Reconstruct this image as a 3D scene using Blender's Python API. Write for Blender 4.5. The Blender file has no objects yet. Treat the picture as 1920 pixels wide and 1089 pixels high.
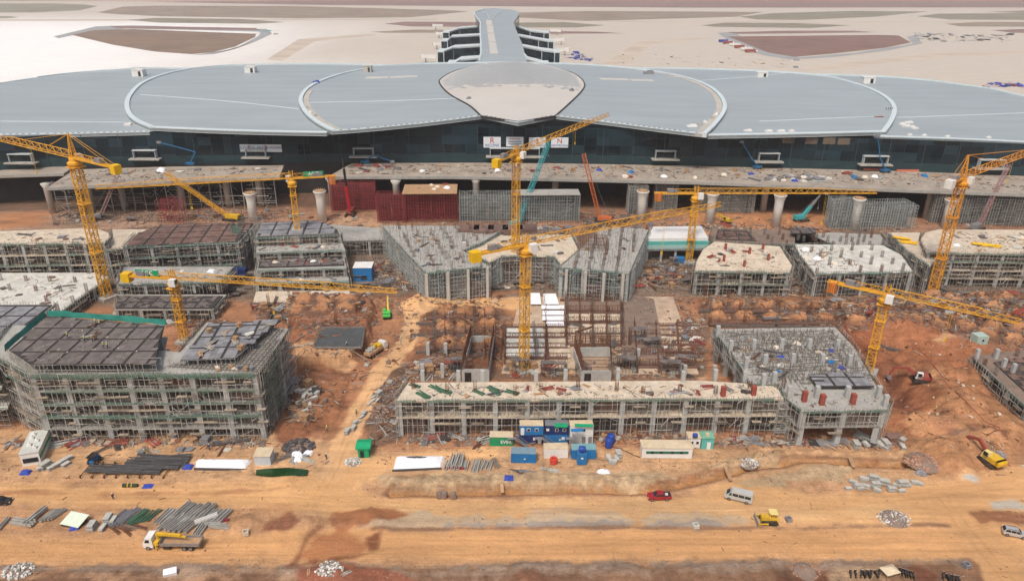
import bpy, math, random
import numpy as np
from mathutils import Vector, Matrix
from mathutils.geometry import delaunay_2d_cdt
rad = math.radians
rnd = random.Random(7)
S = bpy.context.scene
COL = S.collection

# ---------------- camera, sky, sun, exposure ----------------
F_PX, PITCH, ROLL, CAM_H = 1377.0, 24.03, 0.40, 109.0
cam_data = bpy.data.cameras.new('camera')
cam = bpy.data.objects.new('camera', cam_data); COL.objects.link(cam)
cam_data.sensor_width = 36.0
cam_data.lens = F_PX / 1920.0 * 36.0
cam_data.clip_start, cam_data.clip_end = 1.0, 30000.0
CM = (Matrix.Translation((0, 0, CAM_H)) @ Matrix.Rotation(rad(90 - PITCH), 4, 'X') @ Matrix.Rotation(rad(ROLL), 4, 'Z'))
cam.matrix_world = CM
S.camera = cam
SUN_EL, SUN_AZ = 58.0, 200.0          # azimuth measured clockwise from +Y
world = bpy.data.worlds.new('World'); S.world = world
world.use_nodes = True
wn = world.node_tree.nodes; wl = world.node_tree.links
wn.clear()
sky = wn.new('ShaderNodeTexSky'); sky.sky_type = 'NISHITA'; sky.sun_disc = False
sky.sun_elevation = rad(SUN_EL); sky.sun_rotation = rad(SUN_AZ)
sky.air_density = 1.0; sky.dust_density = 6.0; sky.ozone_density = 1.0
bg = wn.new('ShaderNodeBackground'); bg.inputs['Strength'].default_value = 0.095
wo = wn.new('ShaderNodeOutputWorld')
wl.new(sky.outputs[0], bg.inputs['Color']); wl.new(bg.outputs[0], wo.inputs['Surface'])
sun_data = bpy.data.lights.new('sun', 'SUN'); sun_data.energy = 1.5; sun_data.angle = rad(10)
sun_data.color = (1.0, 0.95, 0.87)
sun = bpy.data.objects.new('sun', sun_data); COL.objects.link(sun)
sd = Vector((math.sin(rad(SUN_AZ)) * math.cos(rad(SUN_EL)), math.cos(rad(SUN_AZ)) * math.cos(rad(SUN_EL)), math.sin(rad(SUN_EL))))
sun.rotation_euler = sd.to_track_quat('Z', 'Y').to_euler()
S.view_settings.view_transform = 'Standard'; S.view_settings.look = 'None'
S.view_settings.exposure = 0.50; S.view_settings.gamma = 1.0
S.cycles.volume_bounces = 1; S.cycles.max_bounces = 6; S.cycles.transparent_max_bounces = 12

# ---------------- survey: bearing of a photographed point -> its place at height z ----------------
R3 = CM.to_3x3()
def ray(px, py):
    return R3 @ Vector(((px - 960.0) / F_PX, -(py - 544.5) / F_PX, -1.0))
def G(px, py, z=0.0):
    d = ray(px, py); t = (z - CAM_H) / d.z
    return Vector((d.x * t, d.y * t, z))
def GP(pts, z=0.0):
    return [G(a, b, z) for a, b in pts]
def Z_at(base, px, py):
    """height above base at which the sight line to (px,py) passes the vertical through base"""
    d = ray(px, py); t = base.y / d.y
    return CAM_H + d.z * t

# ---------------- mesh helpers ----------------
class MB:
    def __init__(s): s.v = []; s.f = []; s.m = []; s.mi = 0
    def add(s, vs, fs):
        b = len(s.v); s.v.extend([tuple(x) for x in vs])
        for f in fs: s.f.append([b + i for i in f]); s.m.append(s.mi)
    def box(s, c, d, rz=0.0, M=None):
        hx, hy, hz = d[0] / 2, d[1] / 2, d[2] / 2
        vs = [Vector((x, y, z)) for z in (-hz, hz) for y in (-hy, hy) for x in (-hx, hx)]
        if M is not None: vs = [M @ v for v in vs]
        elif rz:
            cs, sn = math.cos(rz), math.sin(rz)
            vs = [Vector((v.x * cs - v.y * sn, v.x * sn + v.y * cs, v.z)) for v in vs]
        c = Vector(c)
        s.add([v + c for v in vs], [(0, 2, 3, 1), (4, 5, 7, 6), (0, 1, 5, 4), (1, 3, 7, 5), (3, 2, 6, 7), (2, 0, 4, 6)])
    def beam(s, p, q, w, h=None, ends=False):
        px, py, pz_ = p; qx, qy, qz = q; dx, dy, dz = qx - px, qy - py, qz - pz_
        l = math.sqrt(dx * dx + dy * dy + dz * dz)
        if l < 1e-5: return
        h = h or w; dx /= l; dy /= l; dz /= l
        if abs(dz) < 0.95: ax, ay, az = dy, -dx, 0.0
        else: ax, ay, az = -dz, 0.0, dx
        k = math.sqrt(ax * ax + ay * ay + az * az); ax /= k; ay /= k; az /= k
        bx, by, bz = ay * dz - az * dy, az * dx - ax * dz, ax * dy - ay * dx
        k = w / 2; ax *= k; ay *= k; az *= k; k = h / 2; bx *= k; by *= k; bz *= k
        b = len(s.v)
        for ox, oy, oz in ((px, py, pz_), (qx, qy, qz)):
            s.v.append((ox - ax - bx, oy - ay - by, oz - az - bz)); s.v.append((ox + ax - bx, oy + ay - by, oz + az - bz)); s.v.append((ox + ax + bx, oy + ay + by, oz + az + bz)); s.v.append((ox - ax + bx, oy - ay + by, oz - az + bz))
        s.f += [(b, b + 1, b + 5, b + 4), (b + 1, b + 2, b + 6, b + 5), (b + 2, b + 3, b + 7, b + 6), (b + 3, b, b + 4, b + 7)]; s.m += [s.mi] * 4
        if ends: s.f += [(b + 3, b + 2, b + 1, b), (b + 4, b + 5, b + 6, b + 7)]; s.m += [s.mi] * 2
    def tube(s, p, q, r0, r1=None, n=10, caps=True):
        p = Vector(p); q = Vector(q); d = (q - p).normalized(); r1 = r0 if r1 is None else r1
        a = d.cross(Vector((0, 0, 1))) if abs(d.z) < 0.95 else d.cross(Vector((0, 1, 0)))
        a.normalize(); b = a.cross(d)
        vs = []
        for c, r in ((p, r0), (q, r1)):
            for i in range(n):
                t = 2 * math.pi * i / n; vs.append(c + a * (r * math.cos(t)) + b * (r * math.sin(t)))
        fs = [(i, i + n, (i + 1) % n + n, (i + 1) % n) for i in range(n)]
        if caps: fs += [tuple(range(n)), tuple(range(2 * n - 1, n - 1, -1))]
        s.add(vs, fs)
    def lathe(s, c, prof, n=12):
        c = Vector(c); vs = []
        for r, z in prof:
            for i in range(n):
                t = 2 * math.pi * i / n; vs.append(c + Vector((r * math.cos(t), r * math.sin(t), z)))
        fs = []
        for k in range(len(prof) - 1):
            for i in range(n):
                j = (i + 1) % n; fs.append((k * n + i, k * n + j, (k + 1) * n + j, (k + 1) * n + i))
        fs.append(tuple(range(n - 1, -1, -1))); m = (len(prof) - 1) * n; fs.append(tuple(range(m, m + n)))
        s.add(vs, fs)
    def prism(s, poly, z0, z1):
        n = len(poly); area = sum(poly[i][0] * poly[(i + 1) % n][1] - poly[(i + 1) % n][0] * poly[i][1] for i in range(n))
        if area < 0: poly = poly[::-1]
        vs = [(p[0], p[1], z0) for p in poly] + [(p[0], p[1], z1) for p in poly]
        s.add(vs, [tuple(range(n - 1, -1, -1)), tuple(range(n, 2 * n))] + [(i, (i + 1) % n, (i + 1) % n + n, i + n) for i in range(n)])
    def extr(s, prof, y0, y1, axis='Y'):
        """profile in (x,z) extruded along y"""
        n = len(prof)
        vs = [(x, y0, z) for x, z in prof] + [(x, y1, z) for x, z in prof]
        if axis == 'X': vs = [(y, x, z) for x, y, z in vs]
        s.add(vs, [tuple(range(n)), tuple(range(2 * n - 1, n - 1, -1))] + [(i + n, (i + 1) % n + n, (i + 1) % n, i) for i in range(n)])
    def mesh(s, name, mats, off=None, smooth=False):
        me = bpy.data.meshes.new(name)
        vs = s.v if off is None else [(a - off[0], b - off[1], c - off[2]) for a, b, c in s.v]
        me.from_pydata(vs, [], s.f)
        if not isinstance(mats, (list, tuple)): mats = [mats]
        for m in mats: me.materials.append(m)
        if len(mats) > 1: me.polygons.foreach_set('material_index', s.m)
        if smooth: me.shade_smooth()
        me.update(); return me

def tag(o, label=None, cat=None, group=None, kind=None):
    if label: o['label'] = label
    if cat: o['category'] = cat
    if group: o['group'] = group
    if kind: o['kind'] = kind
    return o
def thing(name, label, cat, loc, group=None, rz=0.0):
    o = bpy.data.objects.new(name, None); COL.objects.link(o); o.empty_display_size = 0.3
    o.location = loc; o.rotation_euler = (0, 0, rz)
    return tag(o, label, cat, group)
def put(name, mb, mats, parent=None, world=False, smooth=False):
    """link a built mesh as one object; world=True: mesh was built in world coordinates"""
    if isinstance(mb, MB):
        off = None
        if world and parent is not None:
            q = parent; off = Vector((0, 0, 0))
            while q is not None: off += q.location; q = q.parent
        me = mb.mesh(name, mats, off, smooth)
    else: me = mb
    o = bpy.data.objects.new(name, me); COL.objects.link(o)
    if parent is not None: o.parent = parent
    return o
def dup(root, loc, rz=0.0, label=None, group=None, parent=None, scale=None):
    r = root.copy(); COL.objects.link(r)
    if parent is None: r.location = loc; r.rotation_euler = (0, 0, rz)
    else: r.parent = parent
    if label: r['label'] = label
    if group: r['group'] = group
    if scale: r.scale = scale
    for ch in list(root.children): dup(ch, None, parent=r)
    return r

# ---------------- materials ----------------
def mat(name, col, rough=0.85, var=0.18, scale=0.6, metal=0.0, island=0.0, spec=0.3, alpha=1.0, dirt=0.0, dirtcol=(0.30, 0.19, 0.11), stretch=None):
    m = bpy.data.materials.new(name); m.use_nodes = True
    nt = m.node_tree; N = nt.nodes; L = nt.links
    b = N['Principled BSDF']
    geo = N.new('ShaderNodeNewGeometry')
    mp = N.new('ShaderNodeMapping'); L.new(geo.outputs['Position'], mp.inputs['Vector'])
    if stretch: mp.inputs['Scale'].default_value = stretch
    nz = N.new('ShaderNodeTexNoise'); nz.inputs['Scale'].default_value = scale; nz.inputs['Detail'].default_value = 6; nz.inputs['Roughness'].default_value = 0.65
    L.new(mp.outputs[0], nz.inputs['Vector'])
    mr = N.new('ShaderNodeMapRange'); mr.inputs['From Min'].default_value = 0.28; mr.inputs['From Max'].default_value = 0.72
    mr.inputs['To Min'].default_value = 1 - var; mr.inputs['To Max'].default_value = 1 + var
    L.new(nz.outputs['Fac'], mr.inputs['Value'])
    val = mr.outputs[0]
    if island:
        mi = N.new('ShaderNodeMapRange'); mi.inputs['To Min'].default_value = 1 - island; mi.inputs['To Max'].default_value = 1 + island
        L.new(geo.outputs['Random Per Island'], mi.inputs['Value'])
        mu = N.new('ShaderNodeMath'); mu.operation = 'MULTIPLY'; L.new(val, mu.inputs[0]); L.new(mi.outputs[0], mu.inputs[1]); val = mu.outputs[0]
    vm = N.new('ShaderNodeVectorMath'); vm.operation = 'SCALE'; vm.inputs[0].default_value = col; L.new(val, vm.inputs['Scale'])
    out = vm.outputs[0]
    if dirt:
        n2 = N.new('ShaderNodeTexNoise'); n2.inputs['Scale'].default_value = scale * 0.37; n2.inputs['Detail'].default_value = 8; n2.inputs['Roughness'].default_value = 0.7
        L.new(geo.outputs['Position'], n2.inputs['Vector'])
        r2 = N.new('ShaderNodeMapRange'); r2.inputs['From Min'].default_value = 0.45; r2.inputs['From Max'].default_value = 0.75; r2.inputs['To Max'].default_value = dirt
        L.new(n2.outputs['Fac'], r2.inputs['Value'])
        mx = N.new('ShaderNodeMix'); mx.data_type = 'RGBA'
        L.new(r2.outputs[0], mx.inputs['Factor']); L.new(out, mx.inputs['A']); mx.inputs['B'].default_value = (*dirtcol, 1); out = mx.outputs['Result']
    L.new(out, b.inputs['Base Color'])
    b.inputs['Roughness'].default_value = rough; b.inputs['Metallic'].default_value = metal
    b.inputs['Specular IOR Level'].default_value = spec; b.inputs['Alpha'].default_value = alpha
    m.diffuse_color = (*col, 1)
    return m
YEL = mat('crane_yellow', (0.66, 0.335, 0.03), 0.55, 0.18, 0.5, island=0.12, dirt=0.35, dirtcol=(0.36, 0.17, 0.04))
YEL2 = mat('machine_yellow', (0.62, 0.38, 0.02), 0.5, 0.15, 1.0, dirt=0.4)
CONC = mat('concrete', (0.35, 0.34, 0.31), 0.9, 0.2, 0.7, dirt=0.5, dirtcol=(0.22, 0.19, 0.15))
CONCP = mat('concrete_pale', (0.56, 0.475, 0.365), 0.9, 0.22, 0.5, dirt=0.8, dirtcol=(0.40, 0.31, 0.22))
CONCW = mat('concrete_white', (0.56, 0.545, 0.49), 0.9, 0.22, 0.5, dirt=0.8, dirtcol=(0.36, 0.34, 0.30))
CONCD = mat('concrete_stained', (0.20, 0.145, 0.115), 0.85, 0.25, 0.35, dirt=0.5, dirtcol=(0.30, 0.21, 0.15))
COLM = mat('column_concrete', (0.40, 0.405, 0.385), 0.85, 0.15, 0.6, dirt=0.3, dirtcol=(0.28, 0.25, 0.22))
PIERW = mat('pier_pale', (0.66, 0.64, 0.58), 0.8, 0.1, 0.3, dirt=0.2)
PIERM = mat('pier_concrete', (0.46, 0.43, 0.38), 0.85, 0.15, 0.3, dirt=0.25)
SCAF = mat('scaffold_steel', (0.33, 0.315, 0.285), 0.6, 0.3, 0.6, island=0.45)
PROP = mat('prop_steel', (0.13, 0.11, 0.095), 0.8, 0.3, 0.6, island=0.5)
SLABD = mat('slab_shaded', (0.20, 0.175, 0.15), 0.9, 0.25, 0.5, dirt=0.5, dirtcol=(0.17, 0.14, 0.115))  # inner floors, darkened in colour to stand in for interior shade
SCAFR = mat('scaffold_red', (0.26, 0.045, 0.045), 0.7, 0.25, 0.6, island=0.3)
SCAFP = mat('scaffold_pale', (0.36, 0.38, 0.36), 0.6, 0.25, 0.6, island=0.3)
FORM = mat('formwork_ply', (0.135, 0.115, 0.105), 0.7, 0.22, 0.5, island=0.22, dirt=0.25, dirtcol=(0.28, 0.25, 0.22))
FORMB = mat('formwork_slate', (0.21, 0.21, 0.22), 0.6, 0.2, 0.6, island=0.22, dirt=0.3, dirtcol=(0.33, 0.28, 0.23))
FORMR = mat('formwork_brown', (0.16, 0.095, 0.075), 0.75, 0.22, 0.5, island=0.25, dirt=0.3, dirtcol=(0.26, 0.2, 0.17))
BEAMD = mat('formwork_beam', (0.05, 0.044, 0.042), 0.8, 0.25, 0.8)
WOOD = mat('ply_wood', (0.36, 0.22, 0.12), 0.8, 0.25, 0.8, island=0.35)
BOARD = mat('weathered_board', (0.27, 0.22, 0.165), 0.85, 0.25, 0.8, island=0.4)
NET = mat('safety_net_green', (0.07, 0.16, 0.125), 0.9, 0.3, 0.5, alpha=0.62, dirt=0.6, dirtcol=(0.22, 0.22, 0.19))
NETB = mat('safety_net_teal', (0.03, 0.24, 0.19), 0.9, 0.2, 0.5, alpha=0.9)
REBAR = mat('rebar_rust', (0.15, 0.066, 0.038), 0.8, 0.25, 1.0, island=0.3)
REBARG = mat('rebar_grey', (0.17, 0.15, 0.13), 0.7, 0.25, 1.0, island=0.3)
STEEL = mat('steel_grey', (0.25, 0.25, 0.26), 0.5, 0.2, 1.0, metal=0.3, island=0.2)
DARKP = mat('dark_pipe', (0.062, 0.06, 0.062), 0.5, 0.2, 1.0, island=0.4)
GREENP = mat('green_props', (0.05, 0.115, 0.07), 0.6, 0.2, 1.0, island=0.35)
REDP = mat('red_steel', (0.27, 0.065, 0.045), 0.6, 0.2, 1.0, island=0.3)
MAROON = mat('maroon_timber', (0.20, 0.03, 0.04), 0.7, 0.2, 1.0)
VANS = mat('van_silver', (0.43, 0.43, 0.41), 0.35, 0.06, 1.0, spec=0.5, dirt=0.3, dirtcol=(0.45, 0.33, 0.2))
WHITE = mat('white_paint', (0.70, 0.69, 0.66), 0.5, 0.08, 0.8, dirt=0.3, dirtcol=(0.5, 0.42, 0.33))
TARPW = mat('white_tarp', (0.80, 0.80, 0.82), 0.6, 0.08, 0.6, dirt=0.15, dirtcol=(0.55, 0.5, 0.45))
BLUE = mat('container_blue', (0.012, 0.16, 0.40), 0.55, 0.15, 0.8, dirt=0.3, dirtcol=(0.12, 0.15, 0.2))
NAVY = mat('container_navy', (0.012, 0.03, 0.12), 0.55, 0.15, 0.8, dirt=0.25, dirtcol=(0.1, 0.1, 0.12))
TARPB = mat('blue_tarp', (0.03, 0.06, 0.32), 0.6, 0.2, 1.0, island=0.3)
GREEN = mat('shed_green', (0.01, 0.30, 0.13), 0.55, 0.12, 0.8)
TEAL = mat('teal_paint', (0.10, 0.40, 0.36), 0.6, 0.15, 0.6, dirt=0.2)
BGLASS = mat('window_glass', (0.02, 0.026, 0.03), 0.15, 0.1, 1.0, spec=0.5)
RUBBER = mat('tyre_rubber', (0.02, 0.02, 0.02), 0.9, 0.2, 2.0, dirt=0.5)
RED = mat('car_red', (0.30, 0.012, 0.02), 0.25, 0.06, 1.0, spec=0.5, dirt=0.25, dirtcol=(0.34, 0.16, 0.1))
SILVER = mat('car_silver', (0.55, 0.55, 0.54), 0.3, 0.05, 1.0, metal=0.4, dirt=0.15)
BLACK = mat('black_paint', (0.02, 0.02, 0.022), 0.4, 0.1, 1.0, dirt=0.2)
LIME = mat('machine_lime', (0.07, 0.50, 0.08), 0.45, 0.12, 1.0, dirt=0.2)
ORANGE = mat('boom_orange', (0.50, 0.13, 0.04), 0.6, 0.15, 1.0)
TEALB = mat('boom_teal', (0.06, 0.34, 0.36), 0.5, 0.15, 1.0)
ROOFT = mat('sheet_roof_beige', (0.58, 0.48, 0.33), 0.7, 0.15, 0.5, dirt=0.5, dirtcol=(0.38, 0.25, 0.15))
SKIN = mat('skin', (0.35, 0.2, 0.13), 0.6, 0.05, 2)
CLOTH = mat('work_clothes', (0.05, 0.06, 0.10), 0.9, 0.2, 3)
HELM = mat('helmet', (0.75, 0.72, 0.62), 0.4, 0.05, 3)
VEST = mat('vest_yellow', (0.55, 0.6, 0.06), 0.8, 0.1, 3)
# ---------------- ground ----------------
class VN:
    """value noise on a numpy lattice"""
    def __init__(s, seed): s.t = np.random.RandomState(seed).rand(256, 256)
    def __call__(s, x, y):
        xi = np.floor(x).astype(int); yi = np.floor(y).astype(int); fx = x - xi; fy = y - yi
        fx = fx * fx * (3 - 2 * fx); fy = fy * fy * (3 - 2 * fy)
        t = s.t; a = t[xi & 255, yi & 255]; b = t[(xi + 1) & 255, yi & 255]; c = t[xi & 255, (yi + 1) & 255]; d = t[(xi + 1) & 255, (yi + 1) & 255]
        return (a * (1 - fx) + b * fx) * (1 - fy) + (c * (1 - fx) + d * fx) * fy
vn = [VN(i) for i in range(6)]
def fbm(x, y, sc, oct=4, k=0):
    r = 0; a = 0.5
    for o in range(oct):
        r = r + a * (vn[(k + o) % 6](x / sc + 17.3 * o, y / sc + 9.1 * o) - 0.5); a *= 0.55; sc *= 0.5
    return r
def sdist(poly, X, Y):
    """signed distance (inside positive) to a polygon"""
    d = np.full(X.shape, 1e9); ins = np.zeros(X.shape, bool); n = len(poly)
    for i in range(n):
        ax, ay = poly[i][0], poly[i][1]; bx, by = poly[(i + 1) % n][0], poly[(i + 1) % n][1]
        ex, ey = bx - ax, by - ay; t = np.clip(((X - ax) * ex + (Y - ay) * ey) / (ex * ex + ey * ey + 1e-9), 0, 1)
        d = np.minimum(d, np.hypot(X - ax - t * ex, Y - ay - t * ey))
        c = ((ay > Y) != (by > Y)) & (X < (bx - ax) * (Y - ay) / (by - ay + 1e-12) + ax); ins ^= c
    return np.where(ins, d, -d)
def ldist(line, X, Y):
    d = np.full(X.shape, 1e9)
    for i in range(len(line) - 1):
        ax, ay = line[i][0], line[i][1]; ex, ey = line[i + 1][0] - ax, line[i + 1][1] - ay
        t = np.clip(((X - ax) * ex + (Y - ay) * ey) / (ex * ex + ey * ey + 1e-9), 0, 1)
        d = np.minimum(d, np.hypot(X - ax - t * ex, Y - ay - t * ey))
    return d
def sstep(x, a, b):
    t = np.clip((x - a) / (b - a), 0, 1); return t * t * (3 - 2 * t)
TRENCH = [GP([(735, 922), (900, 921), (1060, 918), (1190, 920), (1265, 910), (1340, 893), (1420, 876), (1500, 865), (1600, 868), (1700, 870)])]
BANK = GP([(720, 895), (1080, 885), (1200, 895), (1290, 893), (1370, 862), (1480, 845), (1700, 848), (1715, 858), (1500, 858), (1400, 872), (1260, 903), (1190, 912), (730, 914)])
MOUNDS = []           # (x, y, radius, height)
def mound(px, py, r, h): g = G(px, py); MOUNDS.append((g.x, g.y, r, h))
for px, py, r, h in [(800, 578, 8, 3.0), (760, 585, 7, 2.2), (1640, 640, 10, 2), (1745, 650, 12, 3), (1830, 650, 8, 2.5), (1690, 625, 8, 2),
                     (1660, 720, 6, -3), (1690, 745, 6, -3.5), (1720, 765, 5, -2.5), (1800, 770, 9, 1.5), (1700, 800, 7, 2.0), (1755, 850, 6, 2.2), (1790, 880, 4, 1.8),
                     (1600, 740, 4, -1.5), (1860, 700, 8, 2), (1790, 720, 6, -1.5), (1900, 800, 6, 1.5), (1655, 655, 4, -2),
                     (570, 985, 4, 1.2), (470, 985, 4, 1.2), (680, 970, 4, 1.2), (720, 985, 3, 0.8), (520, 1000, 3, 0.8), (30, 940, 3, 0.5),
                     (1230, 520, 8, 2.5), (1200, 540, 5, 1.5), (540, 905, 4, 0.8), (455, 900, 5, 0.7), (1430, 905, 6, 0.9), (1530, 880, 6, 0.9),
                     (990, 1083, 4, 1.2), (1170, 1083, 4, 1.2), (1320, 1080, 4, 1.0), (640, 745, 5, -1.5), (590, 760, 5, 1.2), (620, 790, 4, -1.2), (545, 800, 4, 1.0),
                     (700, 800, 3, 0.8), (400, 1082, 4, 0.7), (620, 1080, 5, 0.8), (1880, 990, 5, 1.0), (1800, 985, 4, -0.5), (1440, 1075, 5, 0.9)]:
    mound(px, py, r, h)
# rows of excavated heaps between the ground beams of the unbuilt blocks
HEAPS = []
for row, (y0, xs) in enumerate([(583, range(500, 690, 38)), (600, range(560, 690, 45))]):
    for x in xs: HEAPS.append((x, y0))
for y0, xs in [(590, (838, 876, 912)), (617, (836, 872, 915)), (648, (790, 838, 880, 918))]:
    for x in xs: HEAPS.append((x, y0))
for y0, x0, x1, st in [(580, 1330, 1930, 47), (600, 1340, 1930, 50), (620, 1600, 1930, 52), (563, 1730, 1930, 44), (640, 1850, 1930, 50)]:
    x = x0
    while x < x1: HEAPS.append((x + (620 - y0) * 0.25, y0)); x += st
POOL = GP([(476, 890), (520, 894), (577, 891), (581, 879), (540, 875), (500, 877), (478, 878)])
HEAPW = [(G(a, b), rnd.uniform(1.6, 3.0)) for a, b in HEAPS]
PLATEAU = GP([(548, 560), (705, 575), (690, 640), (672, 668), (640, 690), (560, 690), (545, 640)])
REDPIT = GP([(1570, 620), (1680, 618), (1800, 650), (1850, 680), (1850, 760), (1920, 820), (1880, 850), (1770, 880), (1700, 850), (1670, 800), (1680, 760), (1640, 690)])
ISLE = GP([(720, 600), (760, 575), (1330, 560), (1340, 700), (1300, 720), (760, 720), (740, 690)])
ROUGH = [GP([(540, 560), (700, 570), (690, 660), (640, 760), (560, 830), (535, 740)]), GP([(770, 560), (945, 575), (940, 700), (770, 705)]), GP([(1570, 615), (1690, 612), (1860, 655), (1860, 780), (1930, 830), (1880, 860), (1760, 890), (1690, 850), (1665, 760)]), GP([(1310, 560), (1930, 550), (1930, 660), (1700, 630), (1320, 612)]), GP([(690, 700), (760, 690), (745, 830), (690, 830)])]
def height(X, Y):
    near = sstep(-Y, -420, -330)
    h = near * (fbm(X, Y, 9, 4, 0) * 0.55 + fbm(X, Y, 2.2, 3, 2) * 0.16)
    for x, y, r, k in MOUNDS:
        d2 = (X - x) ** 2 + (Y - y) ** 2
        m = np.exp(-d2 / (r * r) * 1.2); h = h + k * m * (1 + 1.4 * fbm(X, Y, r * 0.6, 3, 1))
    for g, k in HEAPW:
        d2 = ((X - g.x) / 3.4) ** 2 + ((Y - g.y) / 3.0) ** 2
        h = h + k * np.exp(-d2 * d2) * (1 + 1.2 * fbm(X, Y, 2.0, 3, 3))
    for q in ROUGH: h = h + sstep(sdist(q, X, Y), -1.5, 3) * ((0.28 - np.abs(fbm(X, Y, 7, 4, 2))) * 3.4 + (0.2 - np.abs(fbm(X, Y, 2.4, 3, 4))) * 1.6)
    wob = fbm(X, Y, 5, 4, 2) * 5
    h = h + 3.0 * sstep(sdist(PLATEAU, X, Y) + wob * 0.8, -0.3, 0.6)
    h = h + (0.65 + fbm(X, Y, 2.5, 3, 5) * 1.8) * sstep(sdist(BANK, X, Y) + fbm(X, Y, 2.5, 3, 4) * 3.5, -0.3, 0.7)
    for ln in TRENCH:
        h = h - 1.1 * sstep(-ldist(ln, X, Y) + wob * 0.2, -1.3, -0.6)
    h = h * (1 - sstep(sdist(POOL, X, Y), -0.8, 0.3)) - 0.35 * sstep(sdist(POOL, X, Y), -0.5, 0.4)
    pit = sstep(sdist(REDPIT, X, Y) + wob, -1, 4)
    h = h + pit * (fbm(X, Y, 14, 5, 4) * 7.0 + fbm(X, Y, 3, 3, 1) * 0.8)
    return h
def T(p):
    return float(height(np.array([p[0]]), np.array([p[1]]))[0])
def on(px, py, dz=0.0):
    g = G(px, py, 0); h = T(g); g = G(px, py, h); return Vector((g.x, g.y, T(g) + dz))

def axis(segs):
    out = []
    for a, b, st in segs:
        n = max(1, int(round((b - a) / st))); out += [a + (b - a) * i / n for i in range(n)]
    return np.array(out + [segs[-1][1]])
xs = axis([(-9000, -3000, 1500), (-3000, -700, 300), (-700, -300, 40), (-300, -170, 5), (-170, -105, 1.0), (-105, 105, 0.55), (105, 170, 1.0), (170, 300, 5), (300, 700, 40), (700, 3000, 300), (3000, 9000, 1500)])
ys = axis([(-200, 40, 40), (40, 90, 6), (90, 185, 0.5), (185, 270, 0.9), (270, 370, 2.0), (370, 700, 20), (700, 3000, 150), (3000, 16000, 1300)])
X, Y = np.meshgrid(xs, ys)
H = height(X, Y)
# soil colours: patches of sand, laterite, gravel and screed, plus some painted shade and glare
SAND = (0.50, 0.27, 0.13); PALE = (0.57, 0.36, 0.18); REDE = (0.29, 0.115, 0.052); ORNG = (0.38, 0.17, 0.08); GREY = (0.36, 0.34, 0.29); BRN = (0.25, 0.15, 0.095); DKR = (0.17, 0.062, 0.034); SITE = (0.20, 0.14, 0.10); APRON = (0.52, 0.46, 0.39); BUFF = (0.44, 0.30, 0.165)
C = np.zeros(X.shape + (3,)); C[:] = SAND
n1 = fbm(X, Y, 7, 5, 1); n2 = fbm(X, Y, 2.2, 4, 3); n3 = fbm(X, Y, 20, 4, 5)
def paint(px, col, feather=1.5, wob=4.0, op=1.0, z=0):
    poly = GP(px, z)
    w = sstep(sdist(poly, X, Y) + (n1 * 2.2 + n2 * 0.9) * wob, -feather, feather) * op
    C[:] = C * (1 - w[..., None]) + np.array(col) * w[..., None]
ROADM = np.zeros(X.shape)
def road(px, col, feather=1.5, wob=4.0, op=1.0):
    paint(px, col, feather, wob, op); w = sstep(sdist(GP(px), X, Y) + n1 * 4, -2, 3) * op; np.maximum(ROADM, w, out=ROADM)
def strip(px, wid, col, feather=0.6, wob=1.5, op=1.0):
    w = sstep(wid - ldist(GP(px), X, Y) + (n1 + n2) * wob, -feather, feather) * op
    C[:] = C * (1 - w[..., None]) + np.array(col) * w[..., None]
paint([(-400, 400), (2400, 400), (2400, 905), (1700, 850), (1300, 850), (700, 850), (540, 850), (-400, 850)], ORNG, 4, 5)
paint([(-400, 395), (2400, 395), (2400, 575), (1300, 560), (720, 560), (-400, 590)], SITE, 4, 5)
paint([(-400, 340), (2400, 350), (2400, 440), (1250, 430), (-400, 430)], (0.33, 0.17, 0.095), 4, 5)
paint([(1280, 400), (1560, 400), (1560, 440), (1280, 440)], (0.45, 0.2, 0.085), 2, 4)
paint([(640, 410), (720, 410), (760, 440), (640, 450), (540, 430)], (0.42, 0.24, 0.13), 2, 4)
paint([(0, 380), (250, 380), (330, 425), (0, 432)], (0.36, 0.22, 0.14), 2, 4)
paint([(-10, 400), (100, 395), (80, 425), (-10, 430)], (0.4, 0.18, 0.08), 1, 3)
paint([(-400, 800), (500, 815), (600, 820), (700, 845), (1480, 835), (1720, 850), (1720, 905), (1200, 905), (700, 905), (560, 905), (-400, 900)], (0.49, 0.28, 0.135), 1.5, 3)
paint([(540, 560), (700, 570), (690, 650), (668, 690), (620, 760), (560, 800), (540, 700)], REDE, 1.5, 4)
paint([(560, 690), (660, 690), (630, 760), (600, 810), (530, 830)], (0.37, 0.165, 0.07), 1.5, 4)
paint([(545, 665), (670, 660), (650, 715), (560, 715)], (0.52, 0.28, 0.13), 1, 4)
paint([(780, 570), (940, 580), (935, 700), (770, 700)], (0.24, 0.105, 0.052), 1.5, 4)
paint([(1300, 560), (1930, 550), (1930, 680), (1560, 640), (1320, 612)], (0.28, 0.125, 0.06), 1.5, 4)
paint([(1560, 610), (1690, 612), (1850, 660), (1850, 760), (1790, 800), (1700, 840), (1672, 800), (1650, 700)], (0.33, 0.125, 0.052), 1.5, 4)
paint([(1640, 690), (1700, 700), (1740, 790), (1700, 790)], DKR, 1, 3, 0.9)
paint([(1570, 620), (1640, 625), (1650, 690), (1600, 660)], (0.30, 0.10, 0.04), 1, 3, 0.9)
paint([(1740, 700), (1780, 690), (1860, 820), (1820, 830)], (0.30, 0.115, 0.048), 0.8, 3, 0.8)
paint([(1690, 640), (1800, 650), (1830, 690), (1720, 690)], (0.36, 0.135, 0.055), 1, 3, 0.8)
paint([(1750, 740), (1930, 760), (1930, 905), (1760, 905), (1690, 830)], (0.43, 0.205, 0.088), 1.5, 5)
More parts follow.
